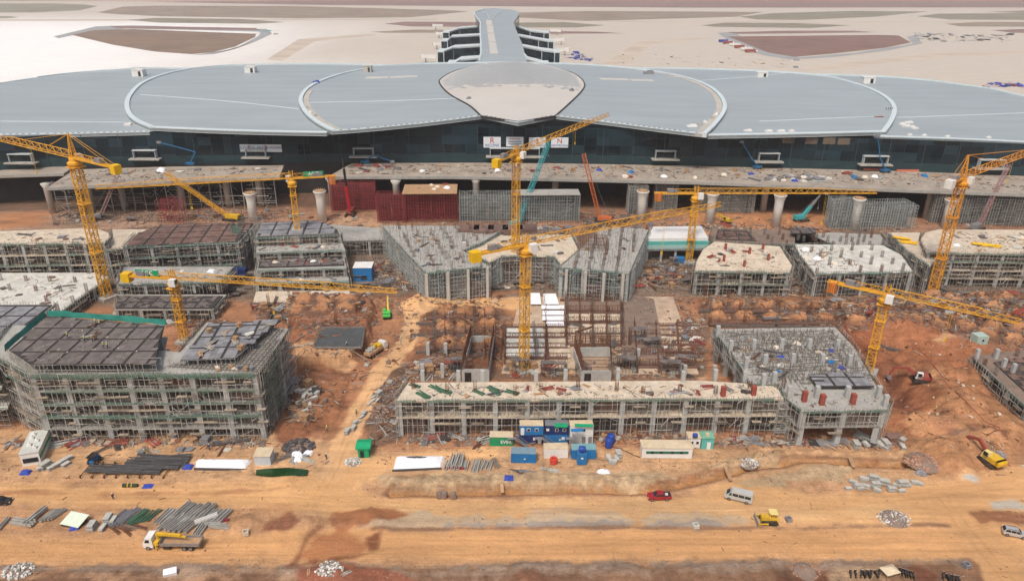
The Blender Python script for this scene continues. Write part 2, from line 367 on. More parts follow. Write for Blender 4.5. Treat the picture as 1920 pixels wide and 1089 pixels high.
paint([(1700, 700), (1840, 700), (1900, 830), (1820, 830)], (0.42, 0.19, 0.08), 1.5, 4, 0.7)
for q in range(26): 
    a = rnd.uniform(1640, 1900); b = rnd.uniform(620, 880); w = rnd.uniform(8, 26); h = rnd.uniform(5, 14)
    paint([(a - w, b), (a, b - h), (a + w, b), (a, b + h)], rnd.choice([DKR, REDE, DKR, ORNG, (0.46, 0.23, 0.10)]), 0.8, 2.5, 0.75)
for q in range(170):
    a = rnd.uniform(-20, 1940); b = rnd.uniform(540, 860); w = rnd.uniform(8, 30); h = rnd.uniform(3, 12)
    paint([(a - w, b), (a, b - h), (a + w, b), (a, b + h)], rnd.choice([DKR, REDE, SITE, (0.14, 0.10, 0.075), (0.52, 0.32, 0.17), (0.2, 0.15, 0.11)]), 0.8, 2.5, 0.6)
for g, k in HEAPW:  # heap relief shaded in by colour: lighter tops, darker rings
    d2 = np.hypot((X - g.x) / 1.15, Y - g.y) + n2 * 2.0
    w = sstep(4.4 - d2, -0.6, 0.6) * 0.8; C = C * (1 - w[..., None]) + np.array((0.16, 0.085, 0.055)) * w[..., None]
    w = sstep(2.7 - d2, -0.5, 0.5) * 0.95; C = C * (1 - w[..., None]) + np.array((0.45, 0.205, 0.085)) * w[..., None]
paint([(560, 690), (660, 700), (640, 770), (585, 815), (520, 835), (540, 760)], (0.21, 0.08, 0.038), 1.0, 3, 0.9)
paint([(600, 720), (650, 712), (620, 790), (580, 800)], (0.33, 0.14, 0.06), 0.8, 3, 0.7)
paint([(712, 690), (770, 680), (755, 830), (690, 840), (680, 800), (700, 745)], (0.16, 0.095, 0.062), 0.8, 2, 0.9)
paint([(770, 585), (800, 575), (1000, 545), (860, 545), (740, 560)], (0.34, 0.14, 0.06), 0.8, 2, 0.8)
paint([(-100, 348), (2100, 352), (2100, 405), (1300, 392), (640, 388), (-100, 398)], (0.13, 0.075, 0.05), 2, 3, 0.85)  # darker brown band on the ground below the viaduct decks
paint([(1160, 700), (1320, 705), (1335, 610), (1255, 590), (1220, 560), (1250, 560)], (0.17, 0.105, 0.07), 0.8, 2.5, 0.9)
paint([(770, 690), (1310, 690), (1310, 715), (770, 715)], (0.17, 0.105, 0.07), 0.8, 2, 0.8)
# haul roads
road([(540, 965), (600, 880), (640, 800), (690, 700), (725, 660), (765, 610), (745, 580), (860, 560), (1000, 558), (1000, 580), (850, 580), (790, 600), (780, 650), (745, 690), (700, 740), (680, 800), (665, 850), (700, 855), (900, 838), (930, 850), (720, 882), (660, 920), (620, 970)], (0.62, 0.355, 0.165), 0.7, 1.2)
strip([(590, 955), (630, 870), (662, 800), (718, 700), (762, 640), (772, 600), (820, 575), (870, 566)], 2.6, (0.62, 0.37, 0.185), 0.5, 0.9)
road([(-300, 908), (480, 905), (560, 885), (660, 905), (720, 930), (1250, 935), (1380, 900), (1560, 925), (1750, 900), (1930, 870), (2100, 870), (2100, 960), (1800, 990), (700, 990), (560, 960), (-300, 945)], (0.58, 0.33, 0.15), 1.2, 1.6)
road([(720, 945), (1300, 940), (1500, 950), (1700, 945), (1700, 972), (1100, 972), (760, 966)], PALE, 2, 2.5, 0.75)
paint([(-400, 950), (540, 950), (560, 985), (500, 1005), (-400, 1005)], (0.46, 0.245, 0.115), 1, 2.5)
road([(-400, 1003), (450, 1003), (700, 985), (1980, 980), (2300, 1010), (2300, 1060), (1500, 1050), (700, 1058), (-400, 1060)], (0.57, 0.31, 0.138), 1.0, 1.6)
road([(1690, 930), (1830, 880), (2100, 880), (2100, 930), (1900, 960), (2000, 1200), (1900, 1200), (1800, 1010)], (0.58, 0.325, 0.148), 1.0, 2)
paint([(1815, 960), (2100, 960), (2100, 985), (1840, 985)], (0.31, 0.14, 0.07), 0.6, 1.5)
paint([(-400, 1060), (600, 1060), (1500, 1052), (1820, 1052), (1930, 1200), (-400, 1200)], (0.24, 0.125, 0.068), 0.8, 2.2)
paint([(720, 970), (860, 962), (1360, 966), (1420, 978), (1300, 988), (700, 992), (670, 985)], (0.41, 0.34, 0.25), 0.4, 3.0, 0.65)
strip([(840, 985), (1350, 982)], 0.7, (0.24, 0.23, 0.22), 0.3, 2.6, 0.7)
strip([(700, 993), (1180, 988), (1500, 990), (1780, 983)], 0.5, (0.26, 0.14, 0.08), 0.5, 1.2)
strip([(0, 1067), (420, 1065), (700, 1062), (1100, 1062), (1500, 1056), (1800, 1053)], 0.9, (0.22, 0.17, 0.13), 0.35, 2.6, 0.65)
strip([(-100, 1080), (400, 1082), (560, 1085)], 0.9, (0.42, 0.24, 0.13), 0.6, 3, 0.7)
strip([(300, 1072), (760, 1075), (1200, 1070), (1600, 1066)], 1.2, (0.33, 0.24, 0.17), 0.4, 3, 0.5)
strip([(-100, 925), (180, 925), (420, 925), (540, 918)], 0.5, (0.33, 0.16, 0.08), 0.6, 2, 0.8)
paint([(620, 960), (720, 955), (760, 965), (690, 985), (640, 990), (615, 975)], (0.33, 0.14, 0.065), 0.7, 2)
paint([(490, 990), (545, 965), (560, 985), (540, 1000), (480, 1005)], (0.27, 0.11, 0.055), 0.7, 2)
paint([(540, 1050), (600, 1000), (680, 1010), (715, 1000), (715, 1035), (640, 1050)], (0.36, 0.14, 0.062), 0.9, 3, 0.8)
paint([(685, 1008), (714, 1000), (714, 1034), (690, 1034)], DKR, 0.5, 0.6, 0.85)
strip([(555, 1050), (575, 1010), (600, 990)], 0.8, DKR, 0.6, 1.2, 0.7)
strip([(540, 1060), (660, 1045), (720, 1030)], 0.5, DKR, 0.5, 1.5, 0.7)
paint([(560, 1062), (720, 1060), (790, 1089), (830, 1200), (540, 1200)], (0.27, 0.095, 0.05), 0.9, 2)
paint([(960, 1085), (1000, 1075), (1040, 1085), (1040, 1200), (960, 1200)], (0.22, 0.10, 0.055), 0.6, 1.5)
paint([(1450, 1075), (1560, 1070), (1590, 1200), (1430, 1200)], DKR, 0.6, 2, 0.8)
paint([(1690, 1062), (1725, 1058), (1760, 1075), (1790, 1200), (1715, 1200), (1715, 1075)], DKR, 0.5, 1.2, 0.9)
paint([(1560, 1065), (1690, 1060), (1700, 1085), (1560, 1089)], (0.40, 0.25, 0.14), 0.7, 2)
paint([(1860, 938), (1920, 942), (1960, 950), (1920, 955), (1865, 950)], (0.42, 0.38, 0.31), 0.8, 2)
paint([(1800, 895), (1840, 893), (1830, 905), (1790, 905)], (0.42, 0.40, 0.36), 0.6, 2)
for ln in ([(575, 950), (620, 880), (655, 800), (715, 700), (755, 640)], [(590, 950), (632, 880), (665, 800), (724, 700), (765, 640)], [(-100, 930), (540, 925), (900, 955), (1500, 950), (1900, 900)], [(-100, 936), (540, 932), (900, 962), (1500, 958), (1900, 915)], [(-100, 1020), (700, 1015), (1900, 1008)], [(-100, 1028), (700, 1024), (1900, 1016)], [(-100, 1042), (700, 1040), (1900, 1032)], [(1880, 1089), (1800, 990), (1760, 930)], [(1900, 1089), (1820, 990), (1775, 930)]):
    strip(ln, 0.16, (0.40, 0.205, 0.09), 0.3, 0.7, 0.5)
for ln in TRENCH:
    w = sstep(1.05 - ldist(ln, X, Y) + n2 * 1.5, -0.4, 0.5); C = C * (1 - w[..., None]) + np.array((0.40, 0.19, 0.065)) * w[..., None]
    w = sstep(0.5 - np.abs(ldist(ln, X, Y) - 1.5) + n2 * 1.2, -0.3, 0.4) * 0.6; C = C * (1 - w[..., None]) + np.array(DKR) * w[..., None]  # dark line shading the trench edges, painted into the soil colour
paint([(730, 908), (1080, 902), (1240, 902), (1180, 914), (735, 920)], (0.36, 0.23, 0.12), 0.5, 2, 0.7)
paint([(720, 895), (1080, 887), (1240, 885), (1270, 900), (1180, 910), (720, 912)], BUFF, 0.8, 2)
paint([(1400, 905), (1510, 880), (1600, 875), (1580, 905), (1500, 905)], BUFF, 0.8, 2)
paint([(1370, 905), (1480, 892), (1480, 918), (1400, 920)], (0.42, 0.29, 0.16), 0.8, 2)
paint([(1290, 885), (1390, 850), (1470, 845), (1460, 870), (1380, 880)], BUFF, 0.8, 2, 0.7)
lum = (C @ np.array([0.3, 0.55, 0.15]))[..., None]; dk = (0.10 * (1 - ROADM))[..., None]; C = C * (1 - dk) + lum * dk * np.array([1.04, 1.0, 0.95])
# site tidemark of scattered colour and the concrete apron beyond the terminal
n4 = fbm(X, Y, 1.1, 2, 0)
rk = 1 - 0.75 * ROADM; ns = fbm(X * 0.12, Y, 2.5, 4, 2); C *= (1 + rk * (n1 * 0.45 + n2 * 0.55 + n4 * 0.45) + n3 * 0.3 + ns * 0.35)[..., None]
far = sstep(Y, 395, 440); C = C * (1 - far[..., None]) + np.array(APRON) * far[..., None]
vf = sstep(Y, 2150, 2500); C = C * (1 - vf[..., None]) + np.array((0.34, 0.18, 0.14)) * vf[..., None]
bk_ = sstep(sdist(BANK, X, Y), -0.5, 1.0) * fbm(X, Y * 0.12, 1.4, 4, 1) * 0.9; C *= (1 + bk_)[..., None]
na = sstep(-X + fbm(X, Y, 120, 3, 1) * 260 - 0.12 * (Y - 700), 60, 560) * sstep(-Y, -1750, -1350) * sstep(Y, 500, 600); C = C * (1 - na[..., None]) + np.array((0.82, 0.80, 0.77)) * na[..., None]  # near-white wash paints sky glare onto the left apron
C = np.clip(C, 0.01, 0.9)
ny, nx = X.shape
verts = np.stack([X, Y, H], -1).reshape(-1, 3)
idx = np.arange(ny * nx).reshape(ny, nx)
faces = np.stack([idx[:-1, :-1], idx[:-1, 1:], idx[1:, 1:], idx[1:, :-1]], -1).reshape(-1, 4)
gme = bpy.data.meshes.new('ground')
gme.vertices.add(len(verts)); gme.vertices.foreach_set('co', verts.ravel())
gme.loops.add(faces.size); gme.loops.foreach_set('vertex_index', faces.ravel())
gme.polygons.add(len(faces)); gme.polygons.foreach_set('loop_start', np.arange(0, faces.size, 4)); gme.polygons.foreach_set('loop_total', np.full(len(faces), 4))
gme.update(calc_edges=True); gme.validate()
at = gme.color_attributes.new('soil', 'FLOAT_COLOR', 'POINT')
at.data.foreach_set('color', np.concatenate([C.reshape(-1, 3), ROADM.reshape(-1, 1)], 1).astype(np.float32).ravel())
gme.shade_smooth()
gm = bpy.data.materials.new('earth'); gm.use_nodes = True
N = gm.node_tree.nodes; L = gm.node_tree.links; b = N['Principled BSDF']
ca = N.new('ShaderNodeVertexColor'); ca.layer_name = 'soil'
geo = N.new('ShaderNodeNewGeometry')
def noise(sc, det, vec=None, rough=0.65):
    n = N.new('ShaderNodeTexNoise'); n.inputs['Scale'].default_value = sc; n.inputs['Detail'].default_value = det; n.inputs['Roughness'].default_value = rough
    L.new(vec or geo.outputs['Position'], n.inputs['Vector']); return n.outputs['Fac']
def rng(v, a, b2, lo, hi):
    m = N.new('ShaderNodeMapRange'); m.inputs['From Min'].default_value = a; m.inputs['From Max'].default_value = b2; m.inputs['To Min'].default_value = lo; m.inputs['To Max'].default_value = hi
    L.new(v, m.inputs['Value']); return m.outputs[0]
def mul(a, c):
    m = N.new('ShaderNodeMath'); m.operation = 'MULTIPLY'; L.new(a, m.inputs[0]); L.new(c, m.inputs[1]); return m.outputs[0]
mp = N.new('ShaderNodeMapping'); mp.inputs['Scale'].default_value = (0.035, 0.75, 1); L.new(geo.outputs['Position'], mp.inputs['Vector'])
fine = rng(noise(1.6, 8, None, 0.75), 0.3, 0.7, 0.74, 1.26)
streak = rng(noise(1.0, 6, mp.outputs[0], 0.7), 0.3, 0.7, 0.85, 1.13)
peb = N.new('ShaderNodeTexVoronoi'); peb.inputs['Scale'].default_value = 1.1; L.new(geo.outputs['Position'], peb.inputs['Vector'])
pb = rng(peb.outputs['Distance'], 0.06, 0.14, 0.72, 1.0)
mp2 = N.new('ShaderNodeMapping'); mp2.inputs['Scale'].default_value = (0.02, 1.6, 1); mp2.inputs['Rotation'].default_value = (0, 0, 0.03); L.new(geo.outputs['Position'], mp2.inputs['Vector'])
rut = rng(noise(1.0, 3, mp2.outputs[0], 0.5), 0.56, 0.60, 1.0, 0.87)
clod = rng(noise(0.55, 10, None, 0.8), 0.53, 0.60, 1.0, 0.78)
rough_ = mul(mul(mul(fine, streak), mul(pb, rut)), clod); smooth_ = mul(streak, rng(noise(0.9, 6, None, 0.7), 0.3, 0.7, 0.93, 1.07))
mxr = N.new('ShaderNodeMix'); rd = rng(ca.outputs['Alpha'], 0.0, 1.0, 0.0, 0.72); L.new(rd, mxr.inputs[0]); L.new(rough_, mxr.inputs[2]); L.new(smooth_, mxr.inputs[3]); tot = mxr.outputs[0]
vm = N.new('ShaderNodeVectorMath'); vm.operation = 'SCALE'; L.new(ca.outputs['Color'], vm.inputs[0]); L.new(tot, vm.inputs['Scale'])
L.new(vm.outputs[0], b.inputs['Base Color']); b.inputs['Roughness'].default_value = 0.92; b.inputs['Specular IOR Level'].default_value = 0.15
bp = N.new('ShaderNodeBump'); bp.inputs['Strength'].default_value = 0.8; bp.inputs['Distance'].default_value = 0.4; L.new(noise(1.2, 8, None, 0.7), bp.inputs['Height']); L.new(bp.outputs[0], b.inputs['Normal'])
gme.materials.append(gm)
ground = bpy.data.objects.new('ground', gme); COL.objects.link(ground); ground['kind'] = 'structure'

# ---------------- airfield beyond the terminal ----------------
def sheet(name, px, z, m):
    mb = MB(); p = GP(px, z); mb.add(p, [tuple(range(len(p)))]); me = mb.mesh(name, m)
    if me.polygons[0].normal.z < 0: me.flip_normals()
    o = bpy.data.objects.new(name, me); COL.objects.link(o); o['kind'] = 'structure'; return o
GRS = mat('dry_grass', (0.25, 0.20, 0.15), 0.95, 0.3, 0.012, dirt=0.5, dirtcol=(0.27, 0.16, 0.12), stretch=(1, 3, 1))
GRG = mat('airfield_grass', (0.22, 0.20, 0.145), 0.95, 0.25, 0.012, dirt=0.4, dirtcol=(0.28, 0.18, 0.13), stretch=(1, 3, 1))
FLD = mat('bare_field', (0.20, 0.14, 0.10), 0.95, 0.2, 0.02, dirt=0.4, dirtcol=(0.33, 0.18, 0.11))
FLR = mat('red_field', (0.195, 0.118, 0.095), 0.95, 0.18, 0.02, dirt=0.3, dirtcol=(0.34, 0.17, 0.12))
RDG = mat('apron_road', (0.30, 0.30, 0.30), 0.9, 0.15, 0.03)
PNK = mat('runway_verge', (0.23, 0.15, 0.13), 0.95, 0.2, 0.006, stretch=(1, 3, 1))
ROADP = [(100, 69), (180, 50), (250, 48), (500, 55), (510, 64), (480, 78), (430, 95), (400, 102), (360, 104), (440, 92), (485, 68), (490, 60), (240, 54), (150, 64), (110, 72)]
sheet('apron_road', ROADP, 0.10, RDG)
sheet('field', [(135, 66), (175, 57), (250, 55), (480, 64), (478, 70), (440, 88), (400, 98), (360, 102), (290, 97), (210, 84)], 0.15, FLD)
sheet('field', [(205, 49), (300, 50), (480, 53), (485, 57), (220, 54)], 0.15, PNK)
sheet('apron_road', [(1345, 62), (1375, 60), (1400, 75), (1440, 98), (1500, 108), (1600, 100), (1690, 86), (1712, 82), (1700, 70), (1715, 66), (1730, 82), (1660, 96), (1560, 108), (1480, 112), (1430, 104), (1380, 86)], 0.10, RDG)
sheet('field', [(1365, 69), (1640, 66), (1685, 67), (1708, 80), (1660, 90), (1560, 101), (1490, 107), (1440, 99)], 0.15, FLR)
sheet('field', [(1362, 61), (1480, 58), (1600, 58), (1640, 61), (1500, 63), (1380, 64)], 0.15, PNK)
for k, (px, m) in enumerate([
    ([(-200, 7), (100, 7), (160, 9), (183, 12), (150, 20), (60, 24), (-200, 24)], GRG),
    ([(183, 24), (230, 13), (300, 11), (560, 12), (850, 20), (880, 22), (770, 33), (560, 35), (300, 31), (220, 27)], GRS),
    ([(240, 38), (290, 34), (450, 36), (535, 42), (480, 45), (300, 43)], GRG),
    ([(-100, 30), (20, 31), (36, 33), (10, 35), (-100, 35)], GRG),
    ([(720, 45), (760, 41), (885, 42), (960, 45), (885, 51), (770, 50)], PNK),
    ([(695, 60), (780, 56), (880, 58), (880, 62), (720, 62)], GRS),
    ([(975, 24), (1100, 21), (1280, 22), (1430, 23), (1380, 32), (1100, 40), (940, 32)], GRS),
    ([(960, 43), (1060, 42), (1135, 48), (1080, 52), (960, 52)], GRG),
    ([(990, 58), (1120, 60), (1170, 63), (990, 64)], PNK),
    ([(1385, 32), (1450, 25), (1600, 21), (1740, 22), (1640, 32), (1500, 38), (1420, 37)], GRG),
    ([(1315, 48), (1360, 43), (1500, 44), (1595, 48), (1520, 53), (1340, 51)], GRG),
    ([(1720, 31), (1760, 26), (2100, 24), (2100, 40), (1920, 38), (1780, 37)], GRG),
    ([(1773, 45), (1830, 42), (2000, 42), (2000, 51), (1800, 50)], GRS),
    ([(1850, 23), (1920, 20), (2100, 20), (2100, 24), (1920, 25)], GRS),
    ([(1860, 57), (1920, 55), (2100, 56), (2100, 62), (1900, 62)], PNK),
    ([(280, 4), (600, 1), (1400, 2), (2200, 3), (2200, 14), (1300, 15), (600, 10)], PNK),
    ([(-300, 1), (100, -1), (200, 1), (-300, 4)], GRG)]):
    sheet('grass_island', px, 0.12, m)

TAX = mat('taxi_lane', (0.48, 0.40, 0.32), 0.9, 0.2, 0.01, stretch=(1, 4, 1))
sheet('taxi_lane', [(500, 112), (560, 74), (700, 64), (706, 66), (590, 78), (530, 114)], 0.05, TAX)
sheet('taxi_lane', [(1120, 126), (1200, 78), (1330, 70), (1335, 73), (1225, 82), (1160, 127)], 0.05, TAX)
sheet('taxi_lane', [(1500, 128), (1760, 100), (2100, 92), (2100, 97), (1780, 105), (1540, 131)], 0.05, TAX)
sheet('taxi_lane', [(-200, 37), (820, 36), (820, 38), (-200, 40)], 0.05, TAX); sheet('taxi_lane', [(980, 38), (1300, 41), (2100, 40), (2100, 42), (1300, 43), (980, 40)], 0.05, TAX)
# ---------------- terminal ----------------
ROOF = mat('roof_metal', (0.31, 0.35, 0.362), 0.5, 0.11, 0.02, spec=0.35, dirt=0.12, dirtcol=(0.42, 0.45, 0.46), stretch=(1, 6, 1))
nt = ROOF.node_tree; b = nt.nodes['Principled BSDF']   # standing seams
geo = nt.nodes.new('ShaderNodeNewGeometry'); sx = nt.nodes.new('ShaderNodeSeparateXYZ'); nt.links.new(geo.outputs['Position'], sx.inputs[0])
wv = nt.nodes.new('ShaderNodeMath'); wv.operation = 'PINGPONG'; wv.inputs[1].default_value = 1.5; nt.links.new(sx.outputs['Y'], wv.inputs[0])
mr = nt.nodes.new('ShaderNodeMapRange'); mr.inputs['From Min'].default_value = 0.0; mr.inputs['From Max'].default_value = 0.25; mr.inputs['To Min'].default_value = 0.86; nt.links.new(wv.outputs[0], mr.inputs['Value'])
src = b.inputs['Base Color'].links[0].from_socket
vm = nt.nodes.new('ShaderNodeVectorMath'); vm.operation = 'SCALE'; nt.links.new(src, vm.inputs[0]); nt.links.new(mr.outputs[0], vm.inputs['Scale']); nt.links.new(vm.outputs[0], b.inputs['Base Color'])
RIM = mat('roof_rim', (0.55, 0.62, 0.635), 0.45, 0.05, 0.1)
RIMB = mat('gutter_board', (0.43, 0.40, 0.35), 0.8, 0.15, 0.1)
SKYL = mat('skylight_membrane', (0.50, 0.475, 0.435), 0.6, 0.06, 0.03, dirt=0.3, dirtcol=(0.56, 0.47, 0.38))
SKYG = mat('skylight_glass', (0.44, 0.455, 0.45), 0.4, 0.05, 0.05, island=0.05, spec=0.4)
FAC = mat('curtain_wall', (0.006, 0.017, 0.024), 0.22, 0.35, 0.05, spec=0.35, stretch=(0.3, 1, 3))
nt = FAC.node_tree; b = nt.nodes['Principled BSDF']    # pane joints
tc = nt.nodes.new('ShaderNodeNewGeometry'); cb = nt.nodes.new('ShaderNodeSeparateXYZ'); nt.links.new(tc.outputs['Position'], cb.inputs[0])
def line_mask(sock, period, w):
    p = nt.nodes.new('ShaderNodeMath'); p.operation = 'PINGPONG'; p.inputs[1].default_value = period / 2; nt.links.new(sock, p.inputs[0])
    c = nt.nodes.new('ShaderNodeMath'); c.operation = 'LESS_THAN'; c.inputs[1].default_value = w; nt.links.new(p.outputs[0], c.inputs[0]); return c.outputs[0]
a1 = line_mask(cb.outputs['X'], 6.0, 0.09); a2 = line_mask(cb.outputs['Z'], 4.2, 0.07); a3 = line_mask(cb.outputs['X'], 30.0, 0.22)
mx1 = nt.nodes.new('ShaderNodeMath'); mx1.operation = 'MAXIMUM'; nt.links.new(a1, mx1.inputs[0]); nt.links.new(a2, mx1.inputs[1])
mx2 = nt.nodes.new('ShaderNodeMath'); mx2.operation = 'MAXIMUM'; nt.links.new(mx1.outputs[0], mx2.inputs[0]); nt.links.new(a3, mx2.inputs[1])
sv = nt.nodes.new('ShaderNodeVectorMath'); sv.operation = 'SNAP'; sv.inputs[1].default_value = (6.0, 500.0, 4.2); nt.links.new(tc.outputs['Position'], sv.inputs[0])
wn_ = nt.nodes.new('ShaderNodeTexWhiteNoise'); nt.links.new(sv.outputs[0], wn_.inputs['Vector']); wr_ = nt.nodes.new('ShaderNodeMapRange'); wr_.inputs['To Min'].default_value = 0.5; wr_.inputs['To Max'].default_value = 1.9; nt.links.new(wn_.outputs['Value'], wr_.inputs['Value'])
rr_ = nt.nodes.new('ShaderNodeMapRange'); rr_.inputs['To Min'].default_value = 0.12; rr_.inputs['To Max'].default_value = 0.4; nt.links.new(wn_.outputs['Value'], rr_.inputs['Value']); nt.links.new(rr_.outputs[0], b.inputs['Roughness'])
pv_ = nt.nodes.new('ShaderNodeVectorMath'); pv_.operation = 'SCALE'; nt.links.new(b.inputs['Base Color'].links[0].from_socket, pv_.inputs[0]); nt.links.new(wr_.outputs[0], pv_.inputs['Scale']); nt.links.new(pv_.outputs[0], b.inputs['Base Color'])
mx = nt.nodes.new('ShaderNodeMix'); mx.data_type = 'RGBA'; src = b.inputs['Base Color'].links[0].from_socket
nt.links.new(mx2.outputs[0], mx.inputs['Factor']); nt.links.new(src, mx.inputs['A']); mx.inputs['B'].default_value = (0.022, 0.038, 0.044, 1); nt.links.new(mx.outputs['Result'], b.inputs['Base Color'])
TEALBAND = mat('teal_glass_band', (0.018, 0.042, 0.05), 0.3, 0.3, 0.15, spec=0.4, stretch=(1, 1, 4))
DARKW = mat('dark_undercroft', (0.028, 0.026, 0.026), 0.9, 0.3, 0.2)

def roofz(x, y):
    t = min(1.0, max(0.0, (y - 365) / 255.0))
    return 33.0 + 9 * t - 4.5 * t * t + 3.2 * math.exp(-(x / 55.0) ** 2) * (1 - t * 0.6) - 1.5 * (min(abs(x), 300) / 300) ** 2
def RP(px, py, off=0.0):
    d = ray(px, py); o = Vector((0, 0, CAM_H)); lo, hi = 300.0, 1200.0
    n = Vector((d.x, d.y, d.z)) / d.y
    y = 330.0; step = 2.0
    while y < 760:
        p = o + n * y
        if p.z <= roofz(p.x, p.y) + off: break
        y += step
    lo, hi = y - step, y
    for _ in range(20):
        m = (lo + hi) / 2; p = o + n * m
        if p.z <= roofz(p.x, p.y) + off: hi = m
        else: lo = m
    p = o + n * hi
    return Vector((p.x, p.y, roofz(p.x, p.y) + off))
def dense(pts, n=6, closed=True):
    """Catmull-Rom through outline points; sharp where the third item is 1"""
    out = []; N_ = len(pts)
    for i in range(N_ if closed else N_ - 1):
        p0 = pts[(i - 1) % N_] if closed or i > 0 else pts[i]; p1 = pts[i]; p2 = pts[(i + 1) % N_]; p3 = pts[(i + 2) % N_] if closed or i + 2 < N_ else p2
        s1 = len(p1) > 2; s2 = len(p2) > 2
        if s1: p0 = p1
        if s2: p3 = p2
        for k in range(n):
            t = k / n
            out.append(tuple(0.5 * ((2 * p1[j]) + (-p0[j] + p2[j]) * t + (2 * p0[j] - 5 * p1[j] + 4 * p2[j] - p3[j]) * t * t + (-p0[j] + 3 * p1[j] - 3 * p2[j] + p3[j]) * t ** 3) for j in (0, 1)))
    if not closed: out.append(pts[-1][:2])
    return out
def shell(outline, zf, step=9.0, thick=1.2):
    """curved sheet over a plan outline, with a turned-down edge"""
    pts = [Vector((p[0], p[1])) for p in outline]; n = len(pts)
    xs_ = [p.x for p in pts]; ys_ = [p.y for p in pts]; inner = []
    px = np.arange(min(xs_) + 3, max(xs_), step); py = np.arange(min(ys_) + 3, max(ys_), step)
    XX, YY = np.meshgrid(px, py); sdv = sdist([(p.x, p.y) for p in pts], XX, YY)
    for a, b_, s_ in zip(XX.ravel(), YY.ravel(), sdv.ravel()):
        if s_ > step * 0.3: inner.append(Vector((a, b_)))
    r = delaunay_2d_cdt(pts + inner, [], [list(range(n))], 1, 1e-4)
    mb = MB(); vs = [(v.x, v.y, zf(v.x, v.y)) for v in r[0]]
    fs = []
    for f in r[2]:
        a, b_, c = [vs[i] for i in f[:3]]
        if (b_[0] - a[0]) * (c[1] - a[1]) - (b_[1] - a[1]) * (c[0] - a[0]) < 0: f = f[::-1]
        fs.append(f)
    mb.add(vs, fs)
    top = [(p.x, p.y, zf(p.x, p.y)) for p in pts]; low = [(a, b_, c - thick) for a, b_, c in top]
    mb.add(top + low, [(i, (i + 1) % n, (i + 1) % n + n, i + n) for i in range(n)])
    return mb
def ribbon(pts3, wid, h, up=0.25, inward=1):
    """raised band of given width laid along 3-D points"""
    mb = MB(); n = len(pts3); vs = []
    for i, p in enumerate(pts3):
        a = pts3[max(0, i - 1)]; c = pts3[min(n - 1, i + 1)]; d = Vector((c[0] - a[0], c[1] - a[1], 0)).normalized(); nn = Vector((-d.y, d.x, 0)) * inward
        p = Vector(p); q = p + nn * wid
        vs += [p + Vector((0, 0, -h)), p + Vector((0, 0, up)), q + Vector((0, 0, up)), q + Vector((0, 0, -h))]
    fs = []
    for i in range(n - 1):
        for k in range(4): fs.append((i * 4 + k, i * 4 + (k + 1) % 4, (i + 1) * 4 + (k + 1) % 4, (i + 1) * 4 + k))
    fs += [(0, 3, 2, 1), tuple((n - 1) * 4 + k for k in range(4))]
    mb.add(vs, fs); return mb
def xy(px_list, off=0.0): return [RP(a, b_, off) for a, b_ in px_list]

term = thing('terminal_building', 'vast airport terminal with overlapping grey-blue petal roofs over a dark glass front', 'terminal', (0, 390, 0))
CPo = [(622, 247, 1), (700, 241), (800, 231), (905, 218, 1), (972, 231, 1), (1040, 218, 1), (1140, 230), (1240, 243), (1325, 253, 1), (1346, 232), (1362, 207), (1357, 185), (1335, 165), (1300, 150), (1250, 138), (1180, 128), (1100, 122), (1000, 119), (940, 118), (880, 119), (800, 120), (740, 123), (690, 129), (640, 139), (596, 154), (570, 170), (560, 190), (570, 212), (592, 231)]
LPo = [(280, 240, 1), (400, 245), (500, 248), (612, 250, 1), (720, 215, 1), (740, 124, 1), (640, 121), (560, 121), (480, 122), (420, 124), (350, 131), (300, 142), (262, 158), (242, 177), (234, 195), (238, 215), (254, 229)]
FLo = [(-320, 258, 1), (0, 254), (120, 252), (280, 248, 1), (400, 200, 1), (420, 130, 1), (330, 129), (270, 129), (150, 137), (70, 146), (0, 156), (-160, 180), (-320, 210, 1)]
RPo = [(1328, 255, 1), (1500, 252), (1662, 248, 1), (1676, 227), (1681, 206), (1670, 188), (1640, 170), (1590, 153), (1540, 142), (1450, 135), (1350, 131), (1250, 129), (1180, 129, 1), (1200, 200, 1)]
FRo = [(1645, 257, 1), (1800, 262), (1950, 269), (2240, 283, 1), (2240, 240, 1), (2080, 206), (1920, 180), (1860, 167), (1780, 156), (1680, 146), (1560, 141), (1480, 140, 1), (1560, 210, 1)]
offs = {'c': 2.2, 'm': 1.0, 'f': -0.4}
def petal(o, key, lbl):
    off = offs[key]; pl = dense(o, 5); w = [RP(a, b_, off) for a, b_ in pl]
    ob = put('roof_shell', shell(w, lambda x, y: roofz(x, y) + off), ROOF, term, True, smooth=False); ob['label'] = lbl
    return w, off
wc, oc = petal(CPo, 'c', 'central petal of the grey-blue roof'); wl_, _ = petal(LPo, 'm', 'left inner petal of the roof'); wr, _ = petal(RPo, 'm', 'right inner petal of the roof')
wfl, _ = petal(FLo, 'f', 'far left petal of the roof'); wfr, _ = petal(FRo, 'f', 'far right petal of the roof')
def rim(name, pts, wid, m, up=0.5, inw=1, h=1.4): put(name, ribbon(pts, wid, h, up, inw), m, term, True)
N5 = 5
ccw = lambda w: sum(w[i].x * w[(i + 1) % len(w)].y - w[(i + 1) % len(w)].x * w[i].y for i in range(len(w))) > 0
def seg(w, o, i0, i1): return w[i0 * N5:i1 * N5 + 1] if i1 * N5 < len(w) else w[i0 * N5:] + [w[0]]
sgn = lambda w: 1 if ccw(w) else -1
